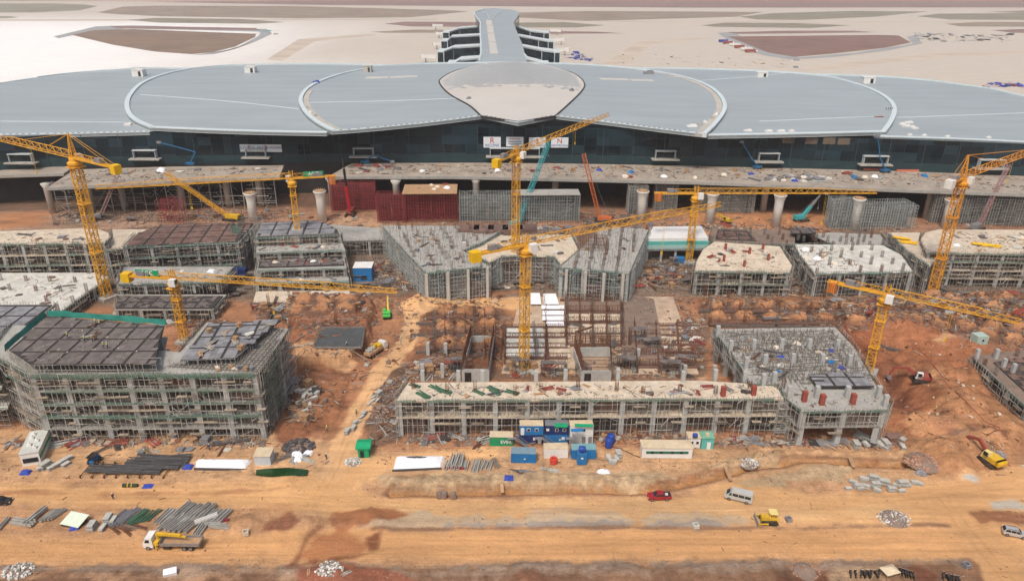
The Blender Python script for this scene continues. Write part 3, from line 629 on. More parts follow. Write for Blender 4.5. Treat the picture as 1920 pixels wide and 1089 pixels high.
# eaves of the petals, and the pale bands that edge their sides
rim('roof_eave', seg(wc, CPo, 0, 3), 1.8, RIM, 0.35, sgn(wc)); rim('roof_eave', seg(wc, CPo, 3, 5), 1.8, RIM, 0.35, sgn(wc)); rim('roof_eave', seg(wc, CPo, 5, 8), 1.8, RIM, 0.35, sgn(wc))
rim('roof_rim', seg(wc, CPo, 8, 16), 2.2, RIM, 0.8, sgn(wc)); rim('roof_rim', seg(wc, CPo, 22, 29), 2.2, RIM, 0.8, sgn(wc))
def inset(pts, d):
    out = []
    for i, p in enumerate(pts):
        a = pts[max(0, i - 1)]; c = pts[min(len(pts) - 1, i + 1)]; t = Vector((c.x - a.x, c.y - a.y, 0)).normalized(); out.append(Vector((p.x - t.y * d, p.y + t.x * d, roofz(p.x - t.y * d, p.y + t.x * d) + oc)))
    return out
rim('roof_gutter', inset(seg(wc, CPo, 8, 14), 2.6 * sgn(wc)), 3.0, RIMB, 0.25, sgn(wc)); rim('roof_gutter', inset(seg(wc, CPo, 25, 29), 2.6 * sgn(wc)), 3.0, RIMB, 0.25, sgn(wc))
rim('roof_eave', seg(wl_, LPo, 0, 3), 3.0, RIM, 0.4, sgn(wl_)); rim('roof_rim', seg(wl_, LPo, 10, 17), 2.4, RIM, 0.8, sgn(wl_))
rim('roof_eave', seg(wr, RPo, 0, 2), 3.0, RIM, 0.4, sgn(wr)); rim('roof_rim', seg(wr, RPo, 2, 9), 2.4, RIM, 0.8, sgn(wr))
rim('roof_eave', seg(wfl, FLo, 0, 3), 2.2, RIM, 0.35, sgn(wfl)); rim('roof_eave', seg(wfr, FRo, 0, 3), 2.6, RIM, 0.35, sgn(wfr))
rim('roof_rim', seg(wfr, FRo, 5, 8), 2.5, RIM, 0.5, sgn(wfr)); rim('roof_rim', seg(wfl, FLo, 9, 12), 2.0, RIM, 0.4, sgn(wfl))
for w, o, i0, i1, q in ((wl_, LPo, 5, 10, 1.2), (wr, RPo, 9, 12, 1.2), (wfl, FLo, 5, 9, 1.2), (wfr, FRo, 8, 11, 1.2), (wc, CPo, 16, 22, 1.2)): rim('roof_rim', seg(w, o, i0, i1), q, RIM, 0.9, sgn(w))
# row of dark slots behind the eaves
mb = MB()
for w, o, i0, i1 in ((wc, CPo, 0, 3), (wc, CPo, 5, 8), (wc, CPo, 3, 5), (wfl, FLo, 0, 3), (wc, CPo, 8, 10)):
    pts = seg(w, o, i0, i1)
    for a, c in zip(pts[:-1], pts[1:]):
        n_ = max(1, int((c - a).length / 2.4)); d = (c - a).normalized(); nn = Vector((-d.y, d.x, 0)) * sgn(w)
        for k in range(n_): 
            p = a + (c - a) * ((k + 0.5) / n_) + nn * 0.9; mb.box(p + Vector((0, 0, 0.38)), (1.2, 0.7, 0.12), math.atan2(d.y, d.x))
put('eave_slots', mb, BEAMD, term, True)['kind'] = 'stuff'
# pale seams and strips lying on the roofs
def seam(px, off, wid=0.9, m=RIM, name='roof_seam'): put(name, ribbon([RP(a, b_, off) for a, b_ in dense(px, 5, False)], wid, 0.05, 0.2), m, term, True)
seam([(580, 193), (720, 190), (860, 185)], oc); seam([(263, 178), (420, 190), (560, 205)], 1.0); seam([(0, 228), (120, 229), (235, 230)], -0.4, 0.7)
seam([(1300, 153), (1400, 145), (1490, 136)], 1.0, 0.8); seam([(1425, 228), (1540, 223), (1640, 219)], 1.0, 0.7); seam([(1682, 221), (1800, 217), (1930, 212)], -0.4, 0.9)
for px in ([(685, 148), (728, 147)], [(732, 147), (783, 145)], [(1128, 150), (1180, 151)], [(1184, 152), (1226, 153)]): seam(px, oc, 7.5, SKYL, 'roof_light')
# lotus skylight over the middle
SKo = [(903, 217, 1), (972, 228, 1), (1040, 217, 1), (1065, 195), (1090, 170), (1094, 155), (1075, 138), (1030, 125), (970, 118), (905, 121), (855, 133), (829, 147), (826, 157), (845, 177), (882, 198)]
offk = oc + 0.35
wk = [RP(a, b_, offk) for a, b_ in dense(SKo, 5)]
put('skylight', shell(wk, lambda x, y: roofz(x, y) + offk + 1.2 * max(0, 1 - ((x) / 40) ** 2 - ((y - 500) / 110) ** 2), 7, 1.0), SKYL, term, True)
rim('skylight_edge', wk + [wk[0]], 0.8, BEAMD, 0.15, -sgn(wk), 0.8)
mb = MB(); pk = [(p.x, p.y) for p in wk]
ymin = min(p.y for p in wk); ycut = RP(972, 168).y; ytop = RP(972, 122).y
for j in range(40):
    for i in range(-24, 25):
        y = ycut - 8 + j * 3.6; x = i * 4.2 + (2.1 if j % 2 else 0)
        if y > ytop + 8 or (y < ycut and rnd.random() < 0.5): continue
        s_ = sdist(pk, np.array([x]), np.array([y]))[0]
        if s_ < 2.5: continue
        zz = roofz(x, y) + offk + 1.2 * max(0, 1 - (x / 40) ** 2 - ((y - 500) / 110) ** 2) + 0.12
        mb.add([(x - 1.8, y, zz), (x, y - 3.0, zz), (x + 1.8, y, zz), (x, y + 3.0, zz)], [(0, 1, 2, 3)])
put('skylight_panes', mb, SKYG, term, True)
# hatches and small loads parked on the roofs
def roofbox(px, py, off, w, d, h, name, lbl, m=WHITE, cat='roof hatch', posts=True):
    p = RP(px, py, off); t = thing(name, lbl, cat, p, 'hatch houses on the terminal roof' if name == 'roof_hatch' else None)
    mb = MB(); mb.box((0, 0, h / 2), (w, d, h)); mb.box((0, 0, h + 0.12), (w + 0.5, d + 0.5, 0.25)); put('housing', mb, m, t)
    mb = MB(); mb.box((w * 0.2, -d / 2 - 0.03, h * 0.42), (w * 0.25, 0.06, h * 0.75)); put('door', mb, BGLASS, t)
    if posts:
        mb = MB()
        for i in range(6): mb.beam((-w / 2 - 0.8 + i * (w + 1.6) / 5, 0, 0), (-w / 2 - 0.8 + i * (w + 1.6) / 5, 0, h + 1.6), 0.14)
        mb.beam((-w / 2 - 0.8, 0, h + 1.5), (w / 2 + 0.8, 0, h + 1.5), 0.14); mb.beam((-w / 2 - 0.8, 0, h + 0.9), (w / 2 + 0.8, 0, h + 0.9), 0.12); put('guard_rail', mb, SCAF, t)
roofbox(262, 143, -0.4, 7.5, 6, 4.4, 'roof_hatch', 'white hatch house with guard rails on the far left roof petal', posts=True)
roofbox(471, 136, 1.0, 7, 6, 4.0, 'roof_hatch', 'white hatch house with a dark door on the left inner petal')
roofbox(690, 135, oc, 5.5, 5, 4.0, 'roof_hatch', 'beige hatch house at the back left of the central petal', RIMB, posts=False)
roofbox(1428, 144, 1.0, 7, 5, 3.0, 'roof_hatch', 'white hatch house with a dark door on the right inner petal', posts=False)
roofbox(1626, 156, -0.4, 8, 6, 4.0, 'roof_hatch', 'plain white hatch house on the far right petal beside its rim', posts=False)
def small_load(px, py, off, dims, m, name, lbl, cat, rz=0.0, group=None):
    p = RP(px, py, off); mb = MB(); mb.box((0, 0, dims[2] / 2), dims); mb.box((dims[0] * .15, dims[1] * .2, dims[2] * 1.25), (dims[0] * .6, dims[1] * .5, dims[2] * .5), 0.2)
    o = put(name, mb, m); o.location = p; o.rotation_euler[2] = rz; return tag(o, lbl, cat, group)
for px, py in [(1692, 234), (1700, 232), (1703, 238), (1712, 240), (1716, 242), (1697, 237), (1706, 231)]:
    small_load(px, py, -0.4, (2.6, 2.4, 0.7), WHITE, 'panel_bundle', 'white panel bundle in the cluster beside the right petal rim', 'bundle', rnd.uniform(0, 1), 'white bundles on the far right petal')
for px in (1402, 1440, 1464, 1483): small_load(px, 247 if px > 1410 else 246, 1.0, (4 if px < 1470 else 3, 1.6, 0.6), WHITE, 'panel_bundle', 'white sheet bundle along the front eave of the right inner petal', 'bundle', 0.05, 'sheet bundles near the right eave')
for px, py in [(1705, 254), (1732, 255), (1776, 257), (1853, 259)]: small_load(px, py, -0.4, (2.2, 1.4, 0.6), WHITE, 'panel_bundle', 'small white bundle along the far right front eave', 'bundle', 0.05, 'bundles near the far right eave')
small_load(240, 235, -0.4, (3.2, 3, 0.8), WHITE, 'panel_bundle', 'white panel stack at the right tip of the far left petal', 'bundle', 0.2)
for i, (px, py) in enumerate([(1298, 237), (1312, 234), (1322, 230), (1336, 222), (1344, 216), (575, 203), (583, 212), (590, 218)]):
    small_load(px, py, oc, (2.2, 1.8, 0.7), [WHITE, RIMB][i % 2], 'panel_bundle', 'small crate stack on the gutter band edging the central petal', 'bundle', rnd.uniform(0, 1.5), 'stacks on the gutter of the central petal')
small_load(593, 156, oc, (4, 2.4, 1.0), TARPB, 'tarp_bundle', 'dark blue tarp bundle at the left rim of the central petal', 'bundle', 0.4)
small_load(1297, 238, oc, (5, 2, 0.8), WHITE, 'panel_bundle', 'wide white sheet stack near the right tip of the central petal', 'bundle', 0.1)
small_load(1648, 220, 1.0, (5, 0.9, 0.3), REDP, 'red_sheet', 'red sheet lying on the right inner petal near its rim', 'sheet', 0.0)
small_load(1216, 139, oc, (7, 3, 1.6), STEEL, 'roof_trolley', 'grey rail trolley at the back right of the central petal', 'trolley', 0.0)
small_load(879, 187, oc, (2.4, 2, 1.0), STEEL, 'winch', 'small grey winch at the left edge of the lotus skylight', 'winch', 0.3)
small_load(1072, 171, oc + 0.4, (2.4, 2, 1.0), STEEL, 'winch', 'small grey winch at the right edge of the lotus skylight', 'winch', 0.3)

# front glass: follows the eaves a little way back
DECK_Z = 16.3
frontpx = [(-330, 345), (0, 318), (95, 312), (300, 307), (640, 303), (960, 303), (1300, 309), (1660, 319), (1920, 328), (2300, 345)]
front = [G(a, b_, DECK_Z) for a, b_ in frontpx]
def facade(z0f, z1f, m, name, extra=None):
    mb = extra or MB(); mb.mi = 0; L_ = []
    for a, c in zip(front[:-1], front[1:]):
        n_ = max(1, int((c - a).length / 6))
        for k in range(n_): L_.append(a + (c - a) * (k / n_))
    L_.append(front[-1]); n_ = len(L_)
    mb.add([(p.x, p.y, z0f(p)) for p in L_] + [(p.x, p.y, z1f(p)) for p in L_], [(i, i + 1, i + 1 + n_, i + n_) for i in range(n_ - 1)])
    return put(name, mb, m, term, True)
mb = MB(); mb.mi = 1   # slim joints standing proud of the glass
for a, c in zip(front[:-1], front[1:]):
    n_ = max(1, int((c - a).length / 15))
    for k in range(n_):
        p = a + (c - a) * (k / n_); mb.box((p.x, p.y - 0.14, (DECK_Z + roofz(p.x, p.y)) / 2), (0.22, 0.26, roofz(p.x, p.y) - DECK_Z - 1.6))
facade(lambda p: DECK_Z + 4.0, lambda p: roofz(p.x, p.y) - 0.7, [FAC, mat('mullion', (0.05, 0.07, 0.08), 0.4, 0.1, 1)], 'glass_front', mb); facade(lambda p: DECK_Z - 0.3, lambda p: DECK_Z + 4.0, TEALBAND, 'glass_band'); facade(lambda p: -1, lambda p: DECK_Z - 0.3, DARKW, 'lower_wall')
mb = MB(); R0 = front[-1]; L0 = front[0]
back = [Vector((R0.x, R0.y + 120, 0)), Vector((150, 590, 0)), Vector((-150, 590, 0)), Vector((L0.x, L0.y + 120, 0))]
ring = [R0] + back + [L0]
for a, c in zip(ring[:-1], ring[1:]): mb.add([(a.x, a.y, 0), (c.x, c.y, 0), (c.x, c.y, roofz(c.x, c.y) - 1.5), (a.x, a.y, roofz(a.x, a.y) - 1.5)], [(0, 1, 2, 3)])
put('rear_wall', mb, FAC, term, True)
# entrance canopies on the glass front
def at_front(px, dz=0.0, out=0.0, z=None):
    """point on the glass front on the sight line column px at height z"""
    for a, c in zip(frontpx[:-1], frontpx[1:]):
        if a[0] <= px <= c[0]:
            t = (px - a[0]) / (c[0] - a[0]); p = G(px, a[1] + (c[1] - a[1]) * t, DECK_Z); return Vector((p.x, p.y - out, z if z is not None else DECK_Z + dz))
for px, w in [(48, 12), (278, 12), (484, 11), (684, 11), (965, 26), (1245, 11), (1437, 11), (1635, 13), (1850, 13)]:
    p = at_front(px); mb = MB(); mb.box((p.x, p.y - 2.0, DECK_Z + 3.0), (w + 3, 4.0, 0.6)); put('entrance_ledge', mb, CONC, term, True)
    mb = MB()
    for x in (-w / 2 + 0.6, w / 2 - 0.6): mb.box((p.x + x, p.y - 1.2, DECK_Z + 5.2), (0.3, 2.4, 3.8))
    mb.box((p.x, p.y - 1.4, DECK_Z + 7.2), (w - 0.6, 2.8, 0.35)); put('entrance_canopy', mb, mat('canopy_grey', (0.42, 0.45, 0.45), 0.6, 0.1, 1) if px == 48 else bpy.data.materials['canopy_grey'], term, True)
# panels of raw framing left open high up on the right
mb = MB()
BAYM = mat('bay_boards', (0.13, 0.10, 0.075), 0.8, 0.3, 0.4, stretch=(3, 1, 1))
for px in (1470, 1512, 1545, 1572):
    p = at_front(px, out=0.2); mb = MB(); mb.box((p.x, p.y, 30.0), (6, 0.25, 3.2)); put('open_bay', mb, BAYM, term, True)
#mat('bay_boards', (0.13, 0.10, 0.075), 0.8, 0.3, 0.4, stretch=(3, 1, 1)), term, True)
def text_mesh(body, size, ext=0.03):
    cu = bpy.data.curves.new('lettering', 'FONT'); cu.body = body; cu.size = size; cu.extrude = ext; cu.align_x = 'CENTER'; cu.align_y = 'CENTER'
    o = bpy.data.objects.new('lettering', cu); COL.objects.link(o); bpy.context.view_layer.update()
    me = bpy.data.meshes.new_from_object(o.evaluated_get(bpy.context.evaluated_depsgraph_get())); bpy.data.objects.remove(o); bpy.data.curves.remove(cu); return me
LRED = mat('letter_red', (0.40, 0.01, 0.02), 0.6, 0.05, 1); LBLU = mat('letter_blue', (0.02, 0.06, 0.25), 0.6, 0.05, 1); LDRK = mat('letter_dark', (0.05, 0.06, 0.08), 0.6, 0.05, 1); LGRN = mat('letter_green', (0.01, 0.28, 0.12), 0.6, 0.05, 1); LWHT = mat('letter_white', (0.8, 0.8, 0.8), 0.6, 0.03, 1)
BAN = mat('banner_cloth', (0.62, 0.66, 0.68), 0.7, 0.08, 0.3)
def sign(px0, px1, py0, py1, lbl, texts, name='banner', m=None, cat='banner', lines=()):
    a = at_front(px0, out=0.5); c = at_front(px1, out=0.5); mid = (a + c) / 2
    zt = Z_at(mid, (px0 + px1) / 2, py0); zb = Z_at(mid, (px0 + px1) / 2, py1); w = (c - a).length; h = zt - zb
    t = thing(name, lbl, cat, (mid.x, mid.y, (zt + zb) / 2)); mb = MB(); mb.box((0, 0, 0), (w, 0.12, h)); put('cloth', mb, m or BAN, t)
    for fz, fw, mm in lines: mb = MB(); mb.box((0, -0.08, fz * h), (w * fw, 0.05, h * 0.06)); put('text_line', mb, mm, t)
    for body, fx, fz, size, mm in texts:
        me = text_mesh(body, size * h); me.materials.append(mm); o = bpy.data.objects.new('lettering', me); COL.objects.link(o); o.parent = t; o.location = (fx * w, -0.12, fz * h); o.rotation_euler = (rad(90), 0, 0)
sign(430, 533, 271, 285, 'long white banner with three company marks on the left part of the glass front', [('SEAREFICO', -0.33, 0, 0.5, LBLU), ('S', -0.1, 0, 0.9, LRED), ('SOL E&C', 0.04, 0, 0.55, LBLU), ('3', 0.2, 0, 0.9, LRED), ('2B HOLDINGS', 0.36, 0.08, 0.38, LBLU)])
sign(907, 939, 257, 277, 'white banner with a big red R above a line of blue letters', [('R', 0, 0.14, 0.75, LRED), ('RICONS', 0, -0.3, 0.36, LBLU)])
sign(949, 981, 257, 275, 'white banner with small red and dark text lines between the R and 3 banners', [], lines=((0.28, 0.62, LRED), (0.02, 0.78, LDRK), (-0.18, 0.78, LDRK), (-0.34, 0.5, LDRK)))
sign(991, 1022, 258, 277, 'white banner with a red 3 partly behind the yellow crane jib', [('3', 0, 0.12, 0.7, LRED), ('2B HOLDINGS', 0, -0.3, 0.24, LDRK)])
sign(1032, 1064, 258, 277, 'white banner with a red N above a line of blue letters', [('N', 0, 0.14, 0.7, LRED), ('NEWTECONS', 0, -0.3, 0.27, LBLU)])
OBAN = mat('banner_orange', (0.55, 0.16, 0.09), 0.7, 0.1, 0.5)
sign(1617, 1665, 316, 323, 'orange banner with a white end on the deck barrier left of its twin', [], m=OBAN)
sign(1679, 1728, 318, 324, 'orange banner with a white end on the deck barrier nearest the right crane', [], m=OBAN)

# ---------------- airside pier behind the terminal ----------------
pier = thing('airside_pier', 'long grey roofed airside pier running back from the terminal to a flared end', 'pier', (0, 650, 0))
def pz(y): return 37.5
pl = [(985, 113), (991, 108), (984, 100), (978, 80), (966, 52), (963, 42), (973, 28), (974, 24), (960, 18), (930, 15.5), (905, 17), (889, 22), (889, 27), (900, 42), (899, 55), (900, 80), (900, 100), (897, 110), (886, 115)]
pp = [G(a, b_, 37.5) for a, b_ in pl] + [Vector((-42, 560, 37.5)), Vector((52, 560, 37.5))]
mb = shell([(p.x, p.y) for p in pp], lambda x, y: 36.2 + (1.3 if y > 640 else 0) * (1 - min(1, abs(x - 3) / 50) ** 2), 14, 1.6); put('roof', mb, ROOF, pier, True)
rr = [Vector((p.x, p.y, 36.3 + 0.6)) for p in pp[1:18]]; put('roof_rim', ribbon(rr, 1.6, 1.2, 0.5, 1), RIM, pier, True)
mb = MB(); wall = [Vector((p.x * 0.97, p.y, 0)) for p in pp[1:18]]
for a, c in zip(wall[:-1], wall[1:]): mb.add([(a.x, a.y, 0), (c.x, c.y, 0), (c.x, c.y, 35.4), (a.x, a.y, 35.4)], [(0, 1, 2, 3)])
put('glass_wall', mb, FAC, pier, True)
s0 = [G(919, 101, 38.2), G(934, 101, 38.2), G(922, 37, 38.2), G(911, 37, 38.2)]
mb = MB()
for k in range(4):
    t0, t1 = k / 4 + 0.01, (k + 1) / 4 - 0.01
    q = [s0[0].lerp(s0[3], t0), s0[1].lerp(s0[2], t0), s0[1].lerp(s0[2], t1), s0[0].lerp(s0[3], t1)]; mb.prism([(v.x, v.y) for v in q], 37.2, 38.0)
put('roof_light', mb, SKYL, pier, True)
for pxs in ([(918, 36), (915, 28), (908, 22)], [(924, 36), (930, 28), (943, 22)]): put('roof_seam', ribbon([G(a, b_, 37.9) for a, b_ in pxs], 0.8, 0.1, 0.15), RIM, pier, True)
small = G(919, 52, 37.8)
# four decks of gate lounges stepping out each side
TERR = mat('lounge_roof', (0.55, 0.60, 0.60), 0.5, 0.08, 0.1)
for side, rows in ((-1, [(50, 830, 862, 895), (66, 827, 845, 895), (86, 820, 850, 897), (109, 838, 862, 897)]), (1, [(50, 975, 994, 1030), (66, 972, 1010, 1038), (86, 980, 1016, 1050), (109, 985, 1010, 1030)])):
    for py, xa, xb, xc in rows:
        zt = 24.0
        if side < 0: P = [G(xc + 6, py + 0, zt), G(xb, py + 3, zt), G(xa + 12, py + 10, zt), G(xa, py + 10, zt)]
        else: P = [G(xa - 6, py + 0, zt), G(xb, py + 8, zt), G(xc - 10, py + 11, zt), G(xc, py + 11, zt)]
        Q = [Vector((p.x, p.y + 26, p.z)) for p in P]
        mb = MB(); n_ = len(P); mb.add([tuple(p) for p in P] + [tuple(q) for q in Q], [(i, i + 1, i + 1 + n_, i + n_) if side > 0 else (i + 1, i, i + n_, i + 1 + n_) for i in range(n_ - 1)])
        put('lounge_roof', mb, TERR, pier, True)
        mb = MB()
        for a, c in zip(P[:-1], P[1:]):
            mb.add([(a.x, a.y - 0.2, 0), (c.x, c.y - 0.2, 0), (c.x, c.y - 0.2, zt - 1.4), (a.x, a.y - 0.2, zt - 1.4)], [(0, 1, 2, 3)])
        put('lounge_glass', mb, FAC, pier, True)
        mb = MB()
        for a, c in zip(P[:-1], P[1:]): mb.beam((a.x, a.y - 0.5, zt - 0.6), (c.x, c.y - 0.5, zt - 0.6), 1.0, 1.6, True)
        for x_, q in ((P[-1].x, P[-1]), (P[-2].x, P[-2]), (P[1].x, P[1])): mb.beam((x_, q.y - 0.6, 0), (x_, q.y - 0.6, zt), 0.7)
        put('lounge_fascia', mb, RIM, pier, True)
def jet_bridge(px, py, dx, lbl):
    p = G(px, py, 0); t = thing('jet_bridge', lbl, 'jet bridge', p, 'jet bridges on the airside pier'); mb = MB(); L_ = 16
    mb.box((0, 0, 7), (L_, 3.6, 3.6)); mb.box((-dx * L_ / 2, 0, 7), (4.2, 4.6, 4.4)); put('tunnel', mb, WHITE, t)
    mb = MB(); mb.box((-dx * L_ * 0.3, 0, 2.6), (1.2, 3, 5.2)); mb.box((-dx * L_ * 0.3, 0, 0.6), (2.6, 3.4, 1.2)); put('leg', mb, STEEL, t)
    mb = MB(); mb.box((-dx * (L_ / 2 + 2.2), 0, 7), (0.4, 3.8, 3.6)); put('cab_end', mb, BGLASS, t)
for px, py, dx, l in [(806, 118, 1, 'white jet bridge lowest on the left side of the pier'), (826, 93, 1, 'white jet bridge third down on the left of the pier'), (829, 72, 1, 'white jet bridge second down on the left of the pier'), (822, 56, 1, 'white jet bridge topmost on the left of the pier'),
                      (1040, 66, -1, 'white jet bridge topmost on the right of the pier'), (1046, 84, -1, 'white jet bridge second down on the right of the pier'), (1052, 104, -1, 'white jet bridge lowest on the right of the pier')]: jet_bridge(px, py, dx, l)
# ---------------- scaffold, columns, buildings ----------------
def scaffold(mb, p, q, z0, z1, sx=1.25, sz=1.6, th=0.085, skip=0.08, diag=0.05, jit=0.10, r=rnd):
    p = Vector((p[0], p[1])); q = Vector((q[0], q[1])); Ln = (q - p).length
    if Ln < 0.5 or z1 - z0 < 0.5: return
    d = (q - p) / Ln; n = max(1, int(Ln / sx)); st = Ln / n; m = max(1, int((z1 - z0) / sz)); sv = (z1 - z0) / m
    P = lambda u, z: (p.x + d.x * u, p.y + d.y * u, z)
    for i in range(n + 1):
        if r.random() < skip: continue
        u = i * st + r.uniform(-jit, jit); mb.beam(P(u, z0 + r.uniform(0, 0.4)), P(u + r.uniform(-jit, jit), z1 + r.uniform(-0.3, 1.0) * (0.6 if r.random() < 0.4 else 0.15)), th)
    for k in range(1, m + 1):
        u = 0.0
        while u < Ln:
            l = min(Ln - u, r.uniform(3, 7))
            if r.random() > skip * 1.5: z = z0 + k * sv + r.uniform(-jit, jit); mb.beam(P(u, z), P(u + l, z + r.uniform(-jit, jit)), th)
            u += l
    for i in range(int(n * m * diag)):
        u = r.uniform(0, Ln - 1); z = r.uniform(z0, z1 - 1); s = r.choice((-1, 1)) * r.uniform(1.5, 3); mb.beam(P(u, z), P(min(Ln, max(0, u + s)), min(z1, z + r.uniform(1.5, 3))), th)
def scaff_block(mb, poly, z0, z1, sx=1.3, sz=1.6, th=0.085, rows=3, gap=1.6, **k):
    for i in range(len(poly)):
        a, b_ = Vector(poly[i][:2]), Vector(poly[(i + 1) % len(poly)][:2]); d = (b_ - a).normalized(); nn = Vector((-d.y, d.x))
        for r_ in range(rows): scaffold(mb, a + nn * (gap * r_), b_ + nn * (gap * r_), z0, z1, sx, sz, th, **k)
def ccwp(poly): 
    a = sum(poly[i][0] * poly[(i + 1) % len(poly)][1] - poly[(i + 1) % len(poly)][0] * poly[i][1] for i in range(len(poly)))
    return list(poly) if a > 0 else list(poly)[::-1]
def offset(poly, d):
    """move each edge of a counter-clockwise polygon inwards by d"""
    n = len(poly); out = []
    for i in range(n):
        p0, p1, p2 = Vector(poly[i - 1][:2]), Vector(poly[i][:2]), Vector(poly[(i + 1) % n][:2])
        a = (p1 - p0).normalized(); b_ = (p2 - p1).normalized(); na = Vector((-a.y, a.x)); nb = Vector((-b_.y, b_.x))
        m = na + nb; k = m.length_squared
        out.append(p1 + (m * (2 * d / k) if k > 0.4 else na * d))
    return out
def inside(poly, x, y): return sdist([(p[0], p[1]) for p in poly], np.array([float(x)]), np.array([float(y)]))[0]
def grid_in(poly, step, margin=0.5, ang=None, stepy=None):
    if ang is None:
        a, b_ = Vector(poly[0][:2]), Vector(poly[1][:2]); ang = math.atan2(b_.y - a.y, b_.x - a.x)
    c, s = math.cos(ang), math.sin(ang); stepy = stepy or step
    u = [p[0] * c + p[1] * s for p in poly]; v = [-p[0] * s + p[1] * c for p in poly]
    nu = max(1, round((max(u) - min(u) - 1.6) / step)); nv = max(1, round((max(v) - min(v) - 1.6) / stepy)); out = []
    for i in range(nu + 1):
        for j in range(nv + 1):
            a = min(u) + 0.8 + (max(u) - min(u) - 1.6) * i / nu; b_ = min(v) + 0.8 + (max(v) - min(v) - 1.6) * j / nv; out.append((a * c - b_ * s, a * s + b_ * c))
    sdv = sdist([(p[0], p[1]) for p in poly], np.array([o[0] for o in out]), np.array([o[1] for o in out]))
    return [o for o, k in zip(out, sdv) if k > margin]
COLME = {}
def column_mesh(h, w=0.8, m=None):
    k = (round(h, 1), w, (m or COLM).name)
    if k not in COLME:
        mb = MB(); mb.box((0, 0, h / 2), (w, w, h)); COLME[k] = mb.mesh('column', m or COLM)
    return COLME[k]
def child(name, me, parent, p, rz=0.0):
    o = bpy.data.objects.new(name, me); COL.objects.link(o); o.parent = parent; o.location = Vector(p) - parent.location; o.rotation_euler[2] = rz; return o
def rebar_mesh(h, w=0.75, n=3, m=None):
    mb = MB()
    for i in range(n):
        for j in range(n):
            if 0 < i < n - 1 and 0 < j < n - 1: continue
            x = (i / (n - 1) - 0.5) * w; y = (j / (n - 1) - 0.5) * w; mb.beam((x, y, 0), (x + rnd.uniform(-.06, .06), y + rnd.uniform(-.06, .06), h * rnd.uniform(0.9, 1.05)), 0.07)
    z = 0.4
    while z < h * 0.85:
        for a, b_ in (((-1, -1), (1, -1)), ((1, -1), (1, 1)), ((1, 1), (-1, 1)), ((-1, 1), (-1, -1))): mb.beam((a[0] * w / 2, a[1] * w / 2, z), (b_[0] * w / 2, b_[1] * w / 2, z), 0.05)
        z += 0.6
    return mb.mesh('rebar_cage', m or REBAR)
RB = [rebar_mesh(3.0), rebar_mesh(2.2), rebar_mesh(3.6, m=REBARG), rebar_mesh(2.6, m=REBARG)]
def net_strip(mb, p, q, z, h, out=0.25):
    p = Vector((p[0], p[1])); q = Vector((q[0], q[1])); L_ = (q - p).length
    if L_ < 1: return
    d = (q - p) / L_; nn = Vector((d.y, -d.x)); n = max(2, int(L_ / 2.5)); top = []; bot = []
    for i in range(n + 1):
        a = p + d * (L_ * i / n) + nn * (out + rnd.uniform(-0.1, 0.15)); top.append((a.x, a.y, z + h * 0.6 + rnd.uniform(-0.25, 0.25))); a = a + nn * rnd.uniform(0, 0.35); bot.append((a.x, a.y, z - h * 0.4 + rnd.uniform(-0.25, 0.25)))
    mb.add(top + bot, [(i, i + n + 1, i + n + 2, i + 1) for i in range(n) if rnd.random() > 0.06])
def planks(mb, p, q, z, w=0.9, out=0.5):
    """walkway boards along a storey edge"""
    p = Vector((p[0], p[1])); q = Vector((q[0], q[1])); L_ = (q - p).length; d = (q - p).normalized(); nn = Vector((d.y, -d.x)); u = 0
    while u < L_:
        l = rnd.uniform(1.6, 3.5)
        if rnd.random() < 0.35: c = p + d * min(L_, u + l / 2) + nn * out; mb.box((c.x, c.y, z + rnd.uniform(-0.05, 0.1)), (l, w, 0.07), math.atan2(d.y, d.x) + rnd.uniform(-.04, .04))
        u += l
def formwork(t, poly, z, ang=None, pw=5.6, pd=7.5, m=FORM, hole=0.0):
    """deck of ply shutter panels between deep beam troughs"""
    if ang is None:
        a, b_ = Vector(poly[0][:2]), Vector(poly[1][:2]); ang = math.atan2(b_.y - a.y, b_.x - a.x)
    c, s = math.cos(ang), math.sin(ang); mb = MB(); u = [p[0] * c + p[1] * s for p in poly]; v = [-p[0] * s + p[1] * c for p in poly]
    pl_ = [(p[0], p[1]) for p in poly]; ribs = MB(); cells = []
    i = min(u)
    while i < max(u):
        j = min(v)
        while j < max(v): cells.append((i, j)); j += pd
        i += pw
    NX, NY = 3, 4; quads = []
    for i, j in cells:
        w = (pw - 0.7) / NX; h = (pd - 0.7) / NY
        for a in range(NX):
            for b_ in range(NY):
                uu = i + 0.35 + (a + 0.5) * w; vv = j + 0.35 + (b_ + 0.5) * h; quads.append((uu * c - vv * s, uu * s + vv * c, w, h))
    if not quads: return
    sdv = sdist(pl_, np.array([q[0] for q in quads]), np.array([q[1] for q in quads]))
    for q, k in zip(quads, sdv):
        if k > 0.6 and rnd.random() > hole: mb.box((q[0], q[1], z + 0.42 + rnd.uniform(0, 0.015)), (q[2] - 0.03, q[3] - 0.03, 0.08), ang)
    put('formwork_panels', mb, m, t, True)
    mb = MB(); mb.prism(offset(ccwp(poly), 0.25), z - 0.05, z + 0.30); put('formwork_frame', mb, BEAMD, t, True)
